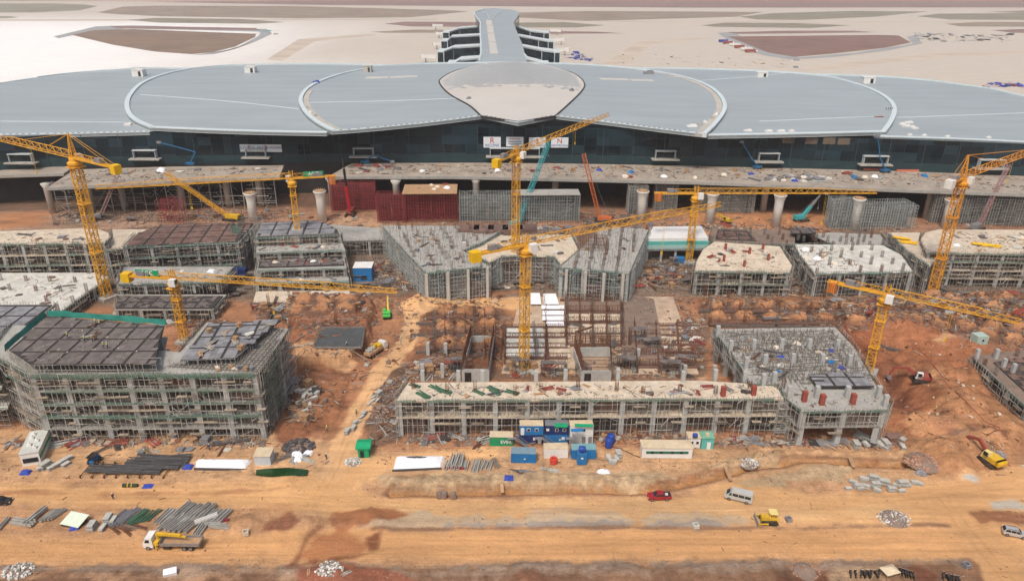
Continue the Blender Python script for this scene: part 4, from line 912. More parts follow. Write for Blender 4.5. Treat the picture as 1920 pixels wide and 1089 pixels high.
def building(name, label, cat, levels, z0=0.0, top='conc', topm=None, colstep=8.4, rows=3, nets=True, nm=None, edges=None, scm=None, netp=0.8, open_storeys=(), front_cols=True, rebar=0, fringe=True, shoring=True, colw=1.0, slabm=None, edgecol=True, th=0.105, group=None, scf=True):
    """levels: [(z, polygon)...] bottom up; every level has its slab, its columns and its scaffold"""
    levels = [(z, ccwp(p)) for z, p in levels]; zt, pt = levels[-1]
    cx = sum(p[0] for p in pt) / len(pt); cy = sum(p[1] for p in pt) / len(pt)
    t = thing(name, label, cat, (cx, cy, z0), group); topm = topm or CONCP; scm = scm or SCAF; nm = nm or NET
    sc = MB(); prop = MB(); nets_ = []; zp = z0 - 0.6; ncol = 0; nbay = 0; prev = None
    for li, (z, poly) in enumerate(levels):
        last = li == len(levels) - 1; mb = MB(); mb.prism(poly, z - 0.45, z - 0.004 * li); put('floor_slab', mb, topm if (last or levels[li + 1][1] is not poly) else (slabm or SLABD), t, True)
        n = len(poly); inn = offset(poly, 0.62)
        hc = z - 0.45 - zp
        if edgecol:
            for i in range(n):
                a, b_ = inn[i], inn[(i + 1) % n]; d = b_ - a; nrm = Vector((d.y, -d.x)).normalized()
                if nrm.y > 0.35: continue
                k = max(1, round(d.length / colstep))
                if d.length < 3: k = 1
                for j in range(k):
                    if ncol > 96: break
                    p = a + d * (j / k); child('column', column_mesh(hc, colw), t, (p.x, p.y, zp), math.atan2(d.y, d.x)); ncol += 1
        if shoring:
            for i in range(n):
                a, b_ = Vector(poly[i][:2]), Vector(poly[(i + 1) % n][:2]); d = b_ - a; nrm = Vector((d.y, -d.x)).normalized()
                if nrm.y > 0.3 or d.length < 2: continue
                if edges is not None and i not in edges: continue
                for r_ in range(rows if li not in open_storeys else 0): o = -nrm * (0.5 + 1.5 * r_); scaffold(prop, a + o, b_ + o, max(zp, z0 - 0.3), z - 0.45, 0.95 + 0.2 * r_, 1.25, th * 1.05, 0.10, 0.06)
                o = nrm * 0.7
                if scf and (li not in open_storeys or rnd.random() < 0.25): scaffold(sc, a + o, b_ + o, max(zp, z0 - 0.3), z + (1.0 if last else 0.0), 1.3, 1.5, th, 0.10, 0.08)
                if nets and (last or rnd.random() < netp): nm_ = MB(); net_strip(nm_, a, b_, z + 0.1, rnd.uniform(0.6, 1.1)); nets_.append(nm_)
                nb = max(1, round(d.length / colstep)); dd = d / nb
                for j in range(nb):
                    if rnd.random() < 0.34 and nbay < 60 and li not in open_storeys:
                        nbay += 1; hp = (z - 0.45 - zp) * rnd.choice((0.55, 0.95, 0.95)); c_ = a + dd * (j + 0.5) - nrm * rnd.uniform(0.9, 1.6); bm_ = MB(); bm_.box((c_.x, c_.y, max(zp, z0) + hp / 2), (dd.length * rnd.uniform(0.6, 0.92), 0.1, hp), math.atan2(d.y, d.x)); put('bay_panel', bm_, rnd.choice((FORM, BEAMD, FORMR, SLABD)), t, True)
                sc.mi = 1; planks(sc, a, b_, z - 1.6); sc.mi = 0
        zp = z
    if sc.v: put('scaffold', sc, [scm, BOARD], t, True)
    if prop.v: put('shoring', prop, PROP if scm is SCAF else scm, t, True)
    for nm_ in nets_:
        if nm_.v: put('safety_net', nm_, nm, t, True)
    if rebar:
        for k, p in enumerate(grid_in(pt, rebar, 0.6)[:95]):
            if rnd.random() < 0.85: child('rebar_cage', rnd.choice(RB), t, (p[0] + rnd.uniform(-.2, .2), p[1], zt - 0.05), rnd.uniform(0, 0.2))
    if fringe:
        mb = MB()   # starter bars along the slab edges
        for i in range(len(pt)):
            a, b_ = Vector(pt[i][:2]), Vector(pt[(i + 1) % len(pt)][:2]); L_ = (b_ - a).length
            for k in range(int(L_ / 0.9)):
                p = a.lerp(b_, (k + rnd.random() * 0.6) / (L_ / 0.9)); mb.beam((p.x, p.y, zt - 0.3), (p.x + rnd.uniform(-.1, .1), p.y + rnd.uniform(-.1, .1), zt + rnd.uniform(0.5, 1.3)), 0.06)
        put('starter_bars', mb, REBARG, t, True)['kind'] = 'stuff'
    return t
def posts(t, pxs, z, h, m=COLM, name='stub_column', w=0.8):
    for a, b_ in pxs: p = G(a, b_, z); child(name, column_mesh(h, w, m), t, (p.x, p.y, z - 0.1))
def PZ(pts, z): return [(v.x, v.y) for v in GP(pts, z)]

# ---- front left block ----
zA = 21.3
A1 = PZ([(72, 690), (275, 674), (285, 676), (325, 684), (508, 706), (538, 598), (385, 604), (306, 606), (88, 592), (12, 655), (10, 690)], zA)
fl = G(95, 826, 0); fr = G(500, 822, 0); brp = G(549, 725, 0)
fa = Vector((fl.x, fl.y)); fb = Vector((fr.x, fr.y)); bb = Vector((G(540, 598, zA).x, G(540, 598, zA).y)); ba = Vector((G(88, 592, zA).x, G(88, 592, zA).y))
lw = Vector((fa.x - 17, fa.y + 11)); lb = Vector((ba.x - 10, ba.y))
NOTCH = PZ([(388, 604), (338, 660), (296, 656), (309, 607)], 18.4)
BASE = [tuple(fa), tuple(fb), tuple(bb)] + NOTCH + [tuple(ba), tuple(lb), tuple(lw)]
pB9 = ccwp(BASE)
b9 = building('unfinished_building', 'six storey unfinished block with black shutter decks and green nets at front left', 'building', [(z, pB9) for z in (3.6, 7.0, 10.6, 14.4, 18.4)], top='form', topm=CONC, colstep=8.0, rows=4, th=0.10, colw=1.3, netp=0.3)
dfr = G(287, 688, zA); tf = (dfr.x - fa.x) / (fb.x - fa.x); dfr = fa.lerp(fb, tf)
deckA = [(fa.x + 0.2, fa.y + 0.3), (dfr.x, dfr.y + 0.3)] + PZ([(300, 640), (309, 609), (88, 592), (14, 656)], zA)
mb = MB(); scaffold(mb, deckA[0], deckA[1], 18.4, zA, 1.0, 1.1, 0.09); scaffold(mb, (deckA[0][0], deckA[0][1] + 3), (deckA[1][0], deckA[1][1] + 3), 18.4, zA, 1.0, 1.1, 0.09); scaffold(mb, deckA[5], deckA[0], 18.4, zA, 1.0, 1.1); put('deck_props', mb, SCAF, b9, True)
formwork(b9, deckA, zA - 0.35, None, 5.4, 6.4, FORM)
mb = MB(); net_strip(mb, deckA[3], deckA[4], zA + 0.3, 1.4, 0.6); put('guard_net', mb, NETB, b9, True); mb = MB(); net_strip(mb, deckA[4], deckA[5], zA + 0.3, 1.7, 0.5)
put('guard_net', mb, NETB, b9, True); mb = MB(); a_, b_ = Vector(deckA[4]), Vector(deckA[3]); net_strip(mb, a_, b_, zA + 0.5, 1.6, -0.6); net_strip(mb, Vector(deckA[5]), a_, zA + 0.5, 1.6, -0.4); put('guard_net', mb, NETB, b9, True)
zB = 20.2
deckB = PZ([(335, 676), (440, 672), (478, 640), (530, 598), (390, 605)], zB)
formwork(b9, deckB, zB - 0.35, None, 5.0, 6.0, FORMB, 0.06)
mb = MB(); scaffold(mb, deckB[0], deckB[1], 18.4, zB, 1.1, 1.0); scaffold(mb, deckB[1], deckB[2], 18.4, zB, 1.1, 1.0); put('deck_props', mb, SCAFP, b9, True)
matp = PZ([(310, 690), (500, 702), (536, 610), (480, 642), (442, 676), (335, 680)], 18.45)
mb = MB()      # bar mat waiting for its pour
c0 = ccwp(matp)
for p in grid_in(c0, 1.1, 0.2): 
    mb.beam((p[0] - 1, p[1], 18.6), (p[0] + 1, p[1], 18.6 + rnd.uniform(0, .2)), 0.08); mb.beam((p[0], p[1] - 1, 18.66), (p[0], p[1] + 1, 18.66), 0.08)
    if rnd.random() < 0.5: mb.beam((p[0], p[1], 18.4), (p[0] + rnd.uniform(-.1, .1), p[1], 18.4 + rnd.uniform(1, 2.4)), 0.07)
put('rebar_mat', mb, REBARG, b9, True)['kind'] = 'stuff'
mb = MB(); 
GSM = mat('green_sheeting', (0.09, 0.16, 0.12), 0.9, 0.3, 0.4, alpha=0.4)
for z, h, p_, q_, o_ in ((18.7, 1.3, fa.lerp(fb, .05), fb, .9), (14.6, 1.0, fa.lerp(fb, .05), fb, .9), (7.1, 0.8, fa.lerp(fb, .2), fb, .9), (10, 15, fb.lerp(bb, .05), fb.lerp(bb, .5), 1.0)):
    mb = MB(); net_strip(mb, p_, q_, z, h, o_); put('green_sheeting', mb, GSM, b9, True)
# ---- left wing behind it, with its own dark deck ----
zL = 17.5
b9b = building('unfinished_building', 'low left wing with slate shutter deck beside the front left block', 'building', [(z, PZ([(-110, 690), (-10, 690), (10, 652), (104, 569), (-110, 570)], zL)) for z in (6, 11.8, 17.2)], topm=CONCW, rows=2, th=0.09)
formwork(b9b, PZ([(-110, 680), (-15, 680), (5, 650), (100, 571), (-110, 572)], zL), zL - 0.2, None, 5.6, 6.5, FORMB)
# ---- back left block: pale slab, with a lower white slab in front ----
TOPZ = 13.5
b1p = PZ([(-120, 463), (0, 459), (120, 457), (196, 456), (207, 446), (203, 436), (185, 430), (150, 428), (-120, 438)], TOPZ)
b1 = building('unfinished_building', 'pale flat topped three storey block behind the left tower crane', 'building', [(z, b1p) for z in (5.0, 9.2, TOPZ)], topm=CONCP, rows=3, colstep=9)
b1c = building('unfinished_building', 'narrow pale link block right of the left crane mast', 'building', [(z, PZ([(196, 470), (262, 464), (285, 430), (210, 430), (212, 446)], 11)) for z in (5.0, 11)], topm=CONCP, rows=2)
b1b = building('unfinished_building', 'low white concrete slab with bar cages in front of the back left block', 'building', [(4.2, PZ([(-120, 575), (60, 580), (110, 588), (206, 520), (180, 511), (-120, 512)], 4.2))], topm=CONCW, rebar=9, rows=2)
# ---- second block from the left at the back, brown shutter deck ----
b2p = PZ([(232, 465), (330, 461), (448, 456), (470, 432), (480, 420), (360, 420), (300, 424), (255, 440)], 13.0)
b2 = building('unfinished_building', 'brown decked block with curved left end behind the lower left crane', 'building', [(z, b2p) for z in (4.5, 8.8, 13.0)], topm=CONC, rows=3)
formwork(b2, offset(ccwp(b2p), 0.5), 13.2, None, 6.5, 6.5, FORMR)
b2b = building('unfinished_building', 'stepped terrace slabs in front of the brown decked block', 'building', [(3.8, PZ([(215, 580), (400, 580), (425, 552), (222, 552)], 3.8)), (7.6, PZ([(222, 534), (410, 530), (440, 500), (232, 500)], 7.6))], topm=CONC, rows=2)
formwork(b2b, PZ([(215, 580), (400, 580), (420, 556), (220, 556)], 3.8), 3.9, None, 5, 5, FORM, 0.3)
mb = MB(); a_ = G(445, 500, 0); bq = G(482, 450, 0)
scaff_block(mb, [(a_.x, a_.y), (a_.x + 7, a_.y), (a_.x + 7, a_.y + 15), (a_.x, a_.y + 15)], 0, 15.5, 1.6, 1.8, 0.09, 1)
tw = thing('scaffold_tower', 'tall scaffold stair tower wrapped in green net beside the brown deck', 'scaffold tower', a_); put('frame', mb, SCAFP, tw, True)
mb = MB(); net_strip(mb, (a_.x, a_.y), (a_.x + 7, a_.y), 8, 15, 0.2); net_strip(mb, (a_.x, a_.y + 15), (a_.x, a_.y), 8, 15, 0.2); put('net', mb, NET, tw, True)
# ---- third block: dark deck under the second crane, terraces stepping down ----
b3p = PZ([(478, 447), (640, 441), (636, 432), (615, 420), (592, 415), (490, 418)], 13.0)
b3 = building('unfinished_building', 'dark decked block around the mast of the second left crane with terraces', 'building', [(3.3, PZ([(478, 531), (655, 528), (650, 505), (482, 505)], 3.3)), (6.6, PZ([(482, 508), (650, 503), (645, 480), (485, 480)], 6.6)), (9.8, PZ([(480, 475), (648, 470), (642, 455), (482, 455)], 9.8)), (13.0, b3p)], topm=CONC, rows=3)
formwork(b3, offset(ccwp(b3p), 0.5), 13.2, None, 6.0, 6.5, FORMB)
formwork(b3, PZ([(483, 504), (647, 499), (642, 484), (487, 484)], 6.6), 6.8, None, 6.0, 4.5, FORM, 0.15)
b3c = building('unfinished_building', 'low link slab on thin posts between the dark deck and the wing slab', 'building', [(6.5, PZ([(643, 452), (742, 449), (720, 428), (600, 420), (642, 440)], 6.5))], topm=CONC, rows=3, nets=False)
# ---- centre wings ----
b4p = PZ([(800, 513), (918, 500), (868, 470), (905, 455), (955, 424), (716, 423), (745, 455)], 11.5)
b4 = building('unfinished_building', 'pale wing slab bristling with bar cages left of the centre cranes', 'building', [(11.5, b4p)], topm=CONC, rows=4, nm=NET, colstep=7.5, rebar=5.2, scm=SCAFP)
b5p = PZ([(1048, 503), (1180, 513), (1217, 430), (1130, 424), (1085, 470)], 11.5)
b5 = building('unfinished_building', 'grey wing slab with bar cages right of the centre cranes', 'building', [(11.5, b5p)], topm=CONC, rows=4, colstep=7.5, rebar=5.2, scm=SCAFP)
b5c = building('unfinished_building', 'shallow link slab with a curved front behind the centre crane masts', 'building', [(10.5, PZ([(918, 492), (940, 482), (990, 479), (1040, 482), (1052, 497), (1085, 470), (1070, 440), (940, 440), (905, 458), (875, 472)], 10.5))], topm=CONCP, rows=3, scm=SCAFP)
for t_, row in ((b4, [(800, 513), (840, 508), (878, 504), (914, 500)]), (b5, [(1062, 504), (1098, 508), (1132, 511), (1168, 513)])):
    for a, c in row: p = G(a, c, 11.5); child('front_pillar', column_mesh(12.0, 0.95, PIERM), t_, (p.x, p.y - 0.8, -0.5))
mb = MB()
for k in range(5): p = G(880 + k * 27, 432 + 2 * (k % 2), 11); mb.box((p.x, p.y, 12.4), (8, 7, 0.4)); mb.box((p.x, p.y - 4, 12.1), (8, 0.3, 1.0))
put('stacked_decking', mb, FORMR, b5c, True)
# bar curtain standing at the right wing
p0 = G(1085, 470, 11.5); p1 = G(1140, 472, 11.5); mb = MB()
for r_ in range(3): scaffold(mb, (p0.x, p0.y + r_ * 3), (p1.x, p1.y + r_ * 3), 11.4, 17, 0.5, 1.2, 0.08, 0.05, 0)
put('wall_rebar', mb, REBAR, b5, True)
# ---- right row ----
b6p = PZ([(1302, 510), (1480, 512), (1486, 500), (1462, 462), (1340, 453), (1318, 468), (1306, 490)], 9.0)
b6 = building('unfinished_building', 'white slab with a rounded left end right of the centre right crane', 'building', [(4.4, b6p), (9.0, b6p)], topm=CONCP, rows=3)
posts(b6, [(1357, 490), (1405, 476), (1395, 500), (1440, 488), (1360, 468), (1430, 468)], 9.0, 2.6, REDP, 'shuttered_column')
b7p = PZ([(1528, 514), (1712, 510), (1690, 478), (1655, 460), (1490, 458), (1500, 480)], 9.0)
b7 = building('unfinished_building', 'square white slab with tall bar cages behind the right front crane', 'building', [(9.0, b7p)], topm=CONCW, rows=3, rebar=7.5)
b8p = PZ([(1738, 475), (1930, 478), (2100, 480), (2100, 432), (1760, 430), (1735, 436), (1726, 450)], 13.0)
b8 = building('unfinished_building', 'rounded pale topped four storey block at the right edge', 'building', [(z, b8p) for z in (3.4, 6.6, 9.8, 13.0)], topm=CONCP, rows=3)
b8b = building('unfinished_building', 'long narrow slab block left of the rounded block on the right', 'building', [(z, PZ([(1744, 500), (1760, 485), (1745, 474), (1722, 452), (1726, 436), (1665, 436), (1700, 470)], 11)) for z in (5.5, 11.0)], topm=CONCP, rows=2)
# small roofed hall with teal stripes
hb = PZ([(1212, 447), (1328, 446), (1315, 424), (1225, 425)], 10); hp = ccwp(hb); c_ = Vector((sum(p[0] for p in hb) / 4, sum(p[1] for p in hb) / 4, 0))
hall = thing('roofed_hall', 'small hall with white sheet roof and teal fascia behind the right centre crane', 'hall', c_)
mb = MB(); mb.prism(hp, 8.8, 10.0); put('roof', mb, WHITE, hall, True)
mb = MB(); mb.prism(offset(hp, -0.35), 7.2, 8.75); put('fascia', mb, TEAL, hall, True); mb = MB(); mb.prism(offset(hp, -0.5), 5.6, 7.18); put('lower_band', mb, mat('pale_teal', (0.32, 0.48, 0.45), 0.6, 0.1, 1), hall, True)
mb = MB(); mb.prism(offset(hp, -0.2), 4.8, 5.58); put('floor_edge', mb, CONC, hall, True)
for k in range(5): p = Vector(hb[0]).lerp(Vector(hb[1]), (k + 0.15) / 4.3); child('column', column_mesh(5.4, 0.8), hall, (p.x, p.y + 0.8, -0.5))
b13 = building('unfinished_building', 'low dark decked slab full of bars behind the rounded white slab', 'building', [(6.0, PZ([(1330, 455), (1470, 460), (1560, 458), (1500, 432), (1335, 428)], 6.0))], topm=CONCD, rows=2, rebar=6, netp=0)
formwork(b13, PZ([(1340, 450), (1420, 453), (1400, 432), (1345, 430)], 6), 6.0, None, 5, 5, FORMR, 0.2)
b14 = building('unfinished_building', 'low grey slab of tall bar cages behind the square white slab', 'building', [(6.0, PZ([(1490, 462), (1668, 464), (1650, 440), (1560, 436), (1490, 440)], 6.0))], topm=CONC, rows=2, rebar=5, netp=0)
formwork(b14, PZ([(1480, 446), (1530, 446), (1528, 434), (1482, 434)], 6), 7.5, None, 5, 5, FORM)
# ---- long front bar and the right front block ----
zF = 10.3
b10p = PZ([(742, 752), (1470, 748), (1455, 722), (1310, 713), (766, 717)], zF)
b10 = building('unfinished_building', 'long two storey pale slab building across the middle foreground', 'building', [(5.6, b10p), (zF, b10p)], topm=CONCP, rows=3, colstep=8.2, th=0.10, colw=1.25, netp=0.0)
for k in range(12):
    p = G(770 + k * 63 + rnd.uniform(-8, 8), 735 + rnd.uniform(-8, 6), zF); child('rebar_cage', rnd.choice(RB), b10, (p.x, p.y, zF - 0.05))
posts(b10, [(793, 714), (860, 714), (905, 714), (1005, 715), (1060, 712), (1158, 712), (1280, 715), (1340, 712), (1395, 715)], zF, 3.2, COLM, 'stub_column', 1.0)
posts(b10, [(1355, 742), (1412, 740)], zF, 2.8, REDP, 'shuttered_column', 1.1)
b11p = PZ([(1505, 772), (1662, 770), (1668, 757), (1642, 722), (1600, 650), (1566, 613), (1338, 617), (1400, 702), (1404, 722), (1460, 722), (1474, 748)], zF)
b11 = building('unfinished_building', 'right front slab crowded with bar mats and round pillars', 'building', [(5.6, offset(ccwp(b11p), 0.6)), (zF, b11p)], topm=CONC, rows=2, colstep=9.5, th=0.09, colw=1.3, netp=0.2, open_storeys=(0,))
mb = MB()
for p in grid_in(ccwp(PZ([(1345, 622), (1560, 618), (1595, 655), (1640, 715), (1500, 725), (1410, 705)], zF)), 1.25, 0.3):
    p = (p[0] + rnd.uniform(-.5, .5), p[1] + rnd.uniform(-.5, .5)); l_ = rnd.uniform(.8, 2.6); a_ = rnd.choice((0, 0, 1.57)) + rnd.uniform(-.12, .12); mb.beam((p[0] - l_ * math.cos(a_), p[1] - l_ * math.sin(a_), zF + 0.15), (p[0] + l_ * math.cos(a_), p[1] + l_ * math.sin(a_), zF + 0.25), 0.07)
    for _q in range(2): mb.beam((p[0] + rnd.uniform(-.5, .5), p[1] + rnd.uniform(-.5, .5), zF), (p[0] + rnd.uniform(-.15, .15), p[1] + rnd.uniform(-.1, .1), zF + rnd.uniform(0.7, 2.0)), 0.06)
put('rebar_mat', mb, REBARG, b11, True)['kind'] = 'stuff'
posts(b11, [(1369, 658), (1412, 656), (1464, 655), (1516, 655), (1568, 656), (1398, 690), (1433, 685), (1485, 683), (1540, 684), (1591, 686), (1430, 722), (1450, 718), (1478, 745), (1530, 745), (1587, 745), (1645, 745), (1658, 762), (1345, 630)], zF, 3.4, COLM, 'stub_column', 1.05)
posts(b11, [(1507, 752), (1540, 758), (1598, 757)], zF, 3.0, REDP, 'shuttered_column', 1.1)
formwork(b11, PZ([(1530, 725), (1642, 725), (1612, 696), (1515, 700)], zF + 1.2), zF + 0.9, None, 5, 4.6, FORMB, 0.1)
# external stair at the inner corner
st = G(1472, 815, 0); mb = MB()
for k in range(8):
    z = 0.8 + k * 1.15; s_ = 1 if k % 2 else -1; mb.box((st.x + s_ * 1.2, st.y + 0.5, z), (3.4, 1.6, 0.15)); mb.beam((st.x - s_ * 2.6, st.y, z), (st.x + s_ * 2.6, st.y, z + 1.1), 0.12)
scaff_block(mb, [(st.x - 3, st.y - 0.6), (st.x + 3, st.y - 0.6), (st.x + 3, st.y + 2), (st.x - 3, st.y + 2)], 0, 10, 1.5, 2, 0.1, 1)
o = put('scaffold_stair', mb, SCAF); tag(o, 'zigzag scaffold stair where the long building meets the right front slab', 'stair')
# ---- far right low block ----
b12 = building('unfinished_building', 'half built grey block with stub columns at the right edge above the red pit', 'building', [(4.5, PZ([(1822, 668), (1925, 765), (2060, 880), (2100, 690), (1960, 650)], 4.5))], topm=CONCD, rebar=6, rows=3, scm=SCAF)
formwork(b12, PZ([(1860, 680), (1925, 740), (2000, 700), (1930, 668)], 4.5), 4.5, None, 5, 5, FORMR, 0.3)
posts(b12, [(1866, 672), (1898, 700), (1830, 672), (1880, 690)], 4.5, 3.2, COLM, 'stub_column', 1.0)
# ---------------- viaduct in front of the terminal ----------------
VZ = 16.0
def viaduct(px, lbl, cols, colr=1.6):
    p = PZ(px, VZ); c_ = sum((Vector((a, b_, 0)) for a, b_ in p), Vector()) / len(p); t = thing('viaduct', lbl, 'viaduct', c_); mb = MB(); mb.prism(p, VZ - 1.5, VZ); put('deck', mb, mat('deck_concrete', (0.32, 0.275, 0.225), 0.9, 0.25, 0.15, dirt=0.5, dirtcol=(0.24, 0.2, 0.165)) if 'deck_concrete' not in bpy.data.materials else bpy.data.materials['deck_concrete'], t, True)
    mb = MB(); q = ccwp(p)
    for i in range(len(q)):
        a, b_ = Vector(q[i]), Vector(q[(i + 1) % len(q)]); d = b_ - a
        if d.x > 8: mb.beam((a.x, a.y - 0.25, VZ - 0.5), (b_.x, b_.y - 0.25, VZ - 0.5), 0.4, 1.3, True)
    put('edge_beam', mb, CONC, t, True)
    for x, y in cols:
        g = G(x, y, 0); mb = MB(); mb.lathe((0, 0, 0), [(colr, -1), (colr, VZ - 3.5), (colr * 1.6, VZ - 1.5)], 14); o = child('column', mb.mesh('column', PIERM, None, True), t, (g.x, g.y, 0))
    return t
v1 = viaduct([(612, 333), (640, 331), (860, 331), (1300, 341), (1620, 353), (1920, 364), (2150, 372), (2150, 338), (1920, 330), (1660, 320), (1300, 311), (960, 305), (660, 306)], 'long grey viaduct deck strewn with debris before the right and centre glass front',
              [(625, 388), (745, 393), (893, 390), (1040, 385), (1190, 385), (1430, 395), (1575, 400), (1735, 410), (1900, 418)])
v2 = viaduct([(88, 352), (300, 342), (380, 336), (524, 332), (532, 310), (300, 313), (140, 318)], 'shorter left viaduct deck with a raw end before the left glass front', [(175, 400), (345, 392), (490, 388), (100, 400), (235, 392), (430, 388)], 1.5)
v3 = viaduct([(-200, 335), (120, 325), (140, 312), (-200, 320)], 'thin pale deck stub at the far left foot of the glass front', [(15, 375), (70, 372)], 0.9)
# falsework towers under the decks
def shoring(pxs, ztop, m, lbl, top=None, depth=9, sx=1.15):
    a, b_ = G(*pxs[0]), G(*pxs[1]); t = thing('shoring_tower', lbl, 'falsework', (a + b_) / 2); mb = MB(); d = (b_ - a).normalized(); nn = Vector((-d.y, d.x, 0))
    r_ = 0
    while r_ <= depth: scaffold(mb, a + nn * r_, b_ + nn * r_, 0, ztop, sx, 1.3, 0.10, 0.04, 0.04, 0.03); r_ += 2.2
    for e in (a, b_): scaffold(mb, e, e + nn * depth, 0, ztop, sx, 1.3, 0.10, 0.04, 0.04, 0.03)
    put('frame', mb, m, t, True)
    mb = MB(); L_ = (b_ - a).length; n_ = max(2, int(L_ / 5.5))      # sheeted bays within the frame
    for k in range(n_): p = a + d * (L_ * (k + .5) / n_) + nn * (depth * 0.45); mb.box((p.x, p.y, ztop * 0.47), (L_ / n_ - 0.5, 0.3, ztop * 0.94), math.atan2(d.y, d.x))
    put('bay_sheeting', mb, {'scaffold_red': SHR, 'scaffold_steel': SHG, 'scaffold_pale': SHG}[m.name], t, True)
    if top:
        mb = MB(); c_ = (a + b_) / 2 + nn * (depth / 2); mb.box((c_.x, c_.y, ztop + 0.2), (L_, depth + 1, 0.4), math.atan2(d.y, d.x)); put('deck', mb, top, t, True)
    return t
SHR = mat('sheeting_red', (0.085, 0.02, 0.022), 0.9, 0.3, 0.3, island=0.3); SHG = mat('sheeting_grey', (0.075, 0.083, 0.082), 0.9, 0.3, 0.3, island=0.25)
shoring([(622, 400), (705, 398)], 14, SCAFR, 'dark red falsework under the viaduct left of the plywood deck', depth=10)
shoring([(708, 419), (760, 419)], 13.3, SCAFR, 'red falsework bay at the left end of the plywood topped tower', depth=8)
shoring([(757, 419), (858, 418)], 13.8, SCAFR, 'red falsework tower carrying a bare plywood deck', WOOD, 14)
shoring([(862, 420), (965, 419)], 13.0, SCAFP, 'grey falsework left of the centre crane mast', depth=10)
shoring([(968, 419), (1086, 418)], 13.2, SCAFP, 'grey falsework with a concrete cap right of the centre crane mast', CONC, 8)
shoring([(1178, 405), (1212, 405)], 14.2, SCAF, 'slim grey falsework tower under the viaduct behind a round pier', depth=8)
shoring([(1228, 398), (1268, 398)], 14.2, SCAF, 'grey falsework tower behind the counterweight of the right centre crane', depth=8)
shoring([(1300, 400), (1412, 403)], 14.2, SCAF, 'wide grey falsework under the viaduct behind the two right piers', depth=8)
shoring([(1555, 432), (1612, 434)], 13.5, SCAFP, 'grey falsework bay around the pier with an orange mark', depth=9)
shoring([(1612, 434), (1712, 432)], 11.5, SCAFP, 'free standing block of grey falsework left of the right crane mast', depth=13)
shoring([(1745, 420), (1930, 428)], 14.2, SCAF, 'broad grey falsework under the viaduct behind the right crane mast', depth=8)
t = thing('falsework_frame', 'small leaning red falsework frame before the left viaduct', 'falsework', G(322, 418)); mb = MB()
for r_ in range(3): scaffold(mb, (G(298, 420).x, G(298, 420).y + r_ * 3), (G(345, 420).x, G(345, 420).y + r_ * 3), 0, 11, 1.3, 1.3, 0.1, 0.1, 0.2)
put('frame', mb, SCAFR, t, True)
mb = MB()
for r_ in range(3): scaffold(mb, G(110, 400 - r_ * 4), G(520, 393 - r_ * 4), 0, 14, 5, 3.5, 0.16, 0.3, 0.3)
o = put('falsework_frame', mb, SCAF); tag(o, 'sparse grey bracing frames under the left viaduct deck', 'falsework')
# lone piers waiting for their deck
def pier_column(px, py, ytop, lbl, r=1.7):
    g = G(px, py); h = Z_at(g, px, ytop); t = thing('pier_column', lbl, 'pier', g, 'round concrete piers in front of the viaduct'); mb = MB(); r = 2.0
    mb.lathe((0, 0, 0), [(r, -1), (r * 0.98, h * 0.7), (r * 1.05, h * 0.82), (r * 1.35, h - 0.6), (r * 1.5, h)], 18); put('shaft', mb, PIERW, t, smooth=True)
    mb = MB(); mb.lathe((0, 0, 0), [(r * 1.15, h + 0.01), (r * 1.12, h + 0.3)], 14)
    for k in range(16): a = k * math.pi / 8; mb.beam((r * 1.2 * math.cos(a), r * 1.2 * math.sin(a), h - 0.1), (r * 1.2 * math.cos(a), r * 1.2 * math.sin(a), h + 0.9), 0.12)
    put('rebar_crown', mb, WOOD, t)
for px, py, yt, l in [(476, 415, 362, 'white pier with flared top nearest the second left crane mast, on its left'), (605, 416, 358, 'white pier with flared top right of the second left crane mast'), (1201, 416, 358, 'pale pier with flared top between the two centre right masts'), (1330, 419, 363, 'pale flared pier just right of the right centre crane mast'),
                      (1454, 425, 365, 'pale flared pier left of the teal truck crane'), (1600, 430, 372, 'pale flared pier standing against grey falsework'), (1771, 427, 374, 'pale flared pier half hidden by the right crane mast')]: pier_column(px, py, yt, l)

# ---------------- lattice cranes ----------------
def lattice(mb, p, q, w, h=None, step=2.0, chord=0.22, web=0.13, tri=False, up=Vector((0, 0, 1)), taper=1.0):
    """box or triangular truss from p to q"""
    p = Vector(p); q = Vector(q); d = (q - p); L_ = d.length; d.normalize(); h = h or w
    sd_ = d.cross(up)
    if sd_.length < 0.05: sd_ = Vector((1, 0, 0))
    sd_.normalize(); u2 = sd_.cross(d).normalized()
    n = max(2, round(L_ / step))
    def corners(k):
        c = p + d * (L_ * k / n); s = 1 + (taper - 1) * k / n
        if tri: return [c - sd_ * (w / 2 * s), c + sd_ * (w / 2 * s), c + u2 * (h * s)]
        return [c - sd_ * (w / 2 * s) - u2 * (h / 2 * s), c + sd_ * (w / 2 * s) - u2 * (h / 2 * s), c + sd_ * (w / 2 * s) + u2 * (h / 2 * s), c - sd_ * (w / 2 * s) + u2 * (h / 2 * s)]
    for c0, c1 in zip(corners(0), corners(n)): mb.beam(c0, c1, chord)
    m = 3 if tri else 4
    for k in range(n):
        A, B = corners(k), corners(k + 1)
        for i in range(m):
            j = (i + 1) % m
            if k % 2: mb.beam(A[i], B[j], web)
            else: mb.beam(A[j], B[i], web)
            if not tri: mb.beam(A[i], A[j], web)
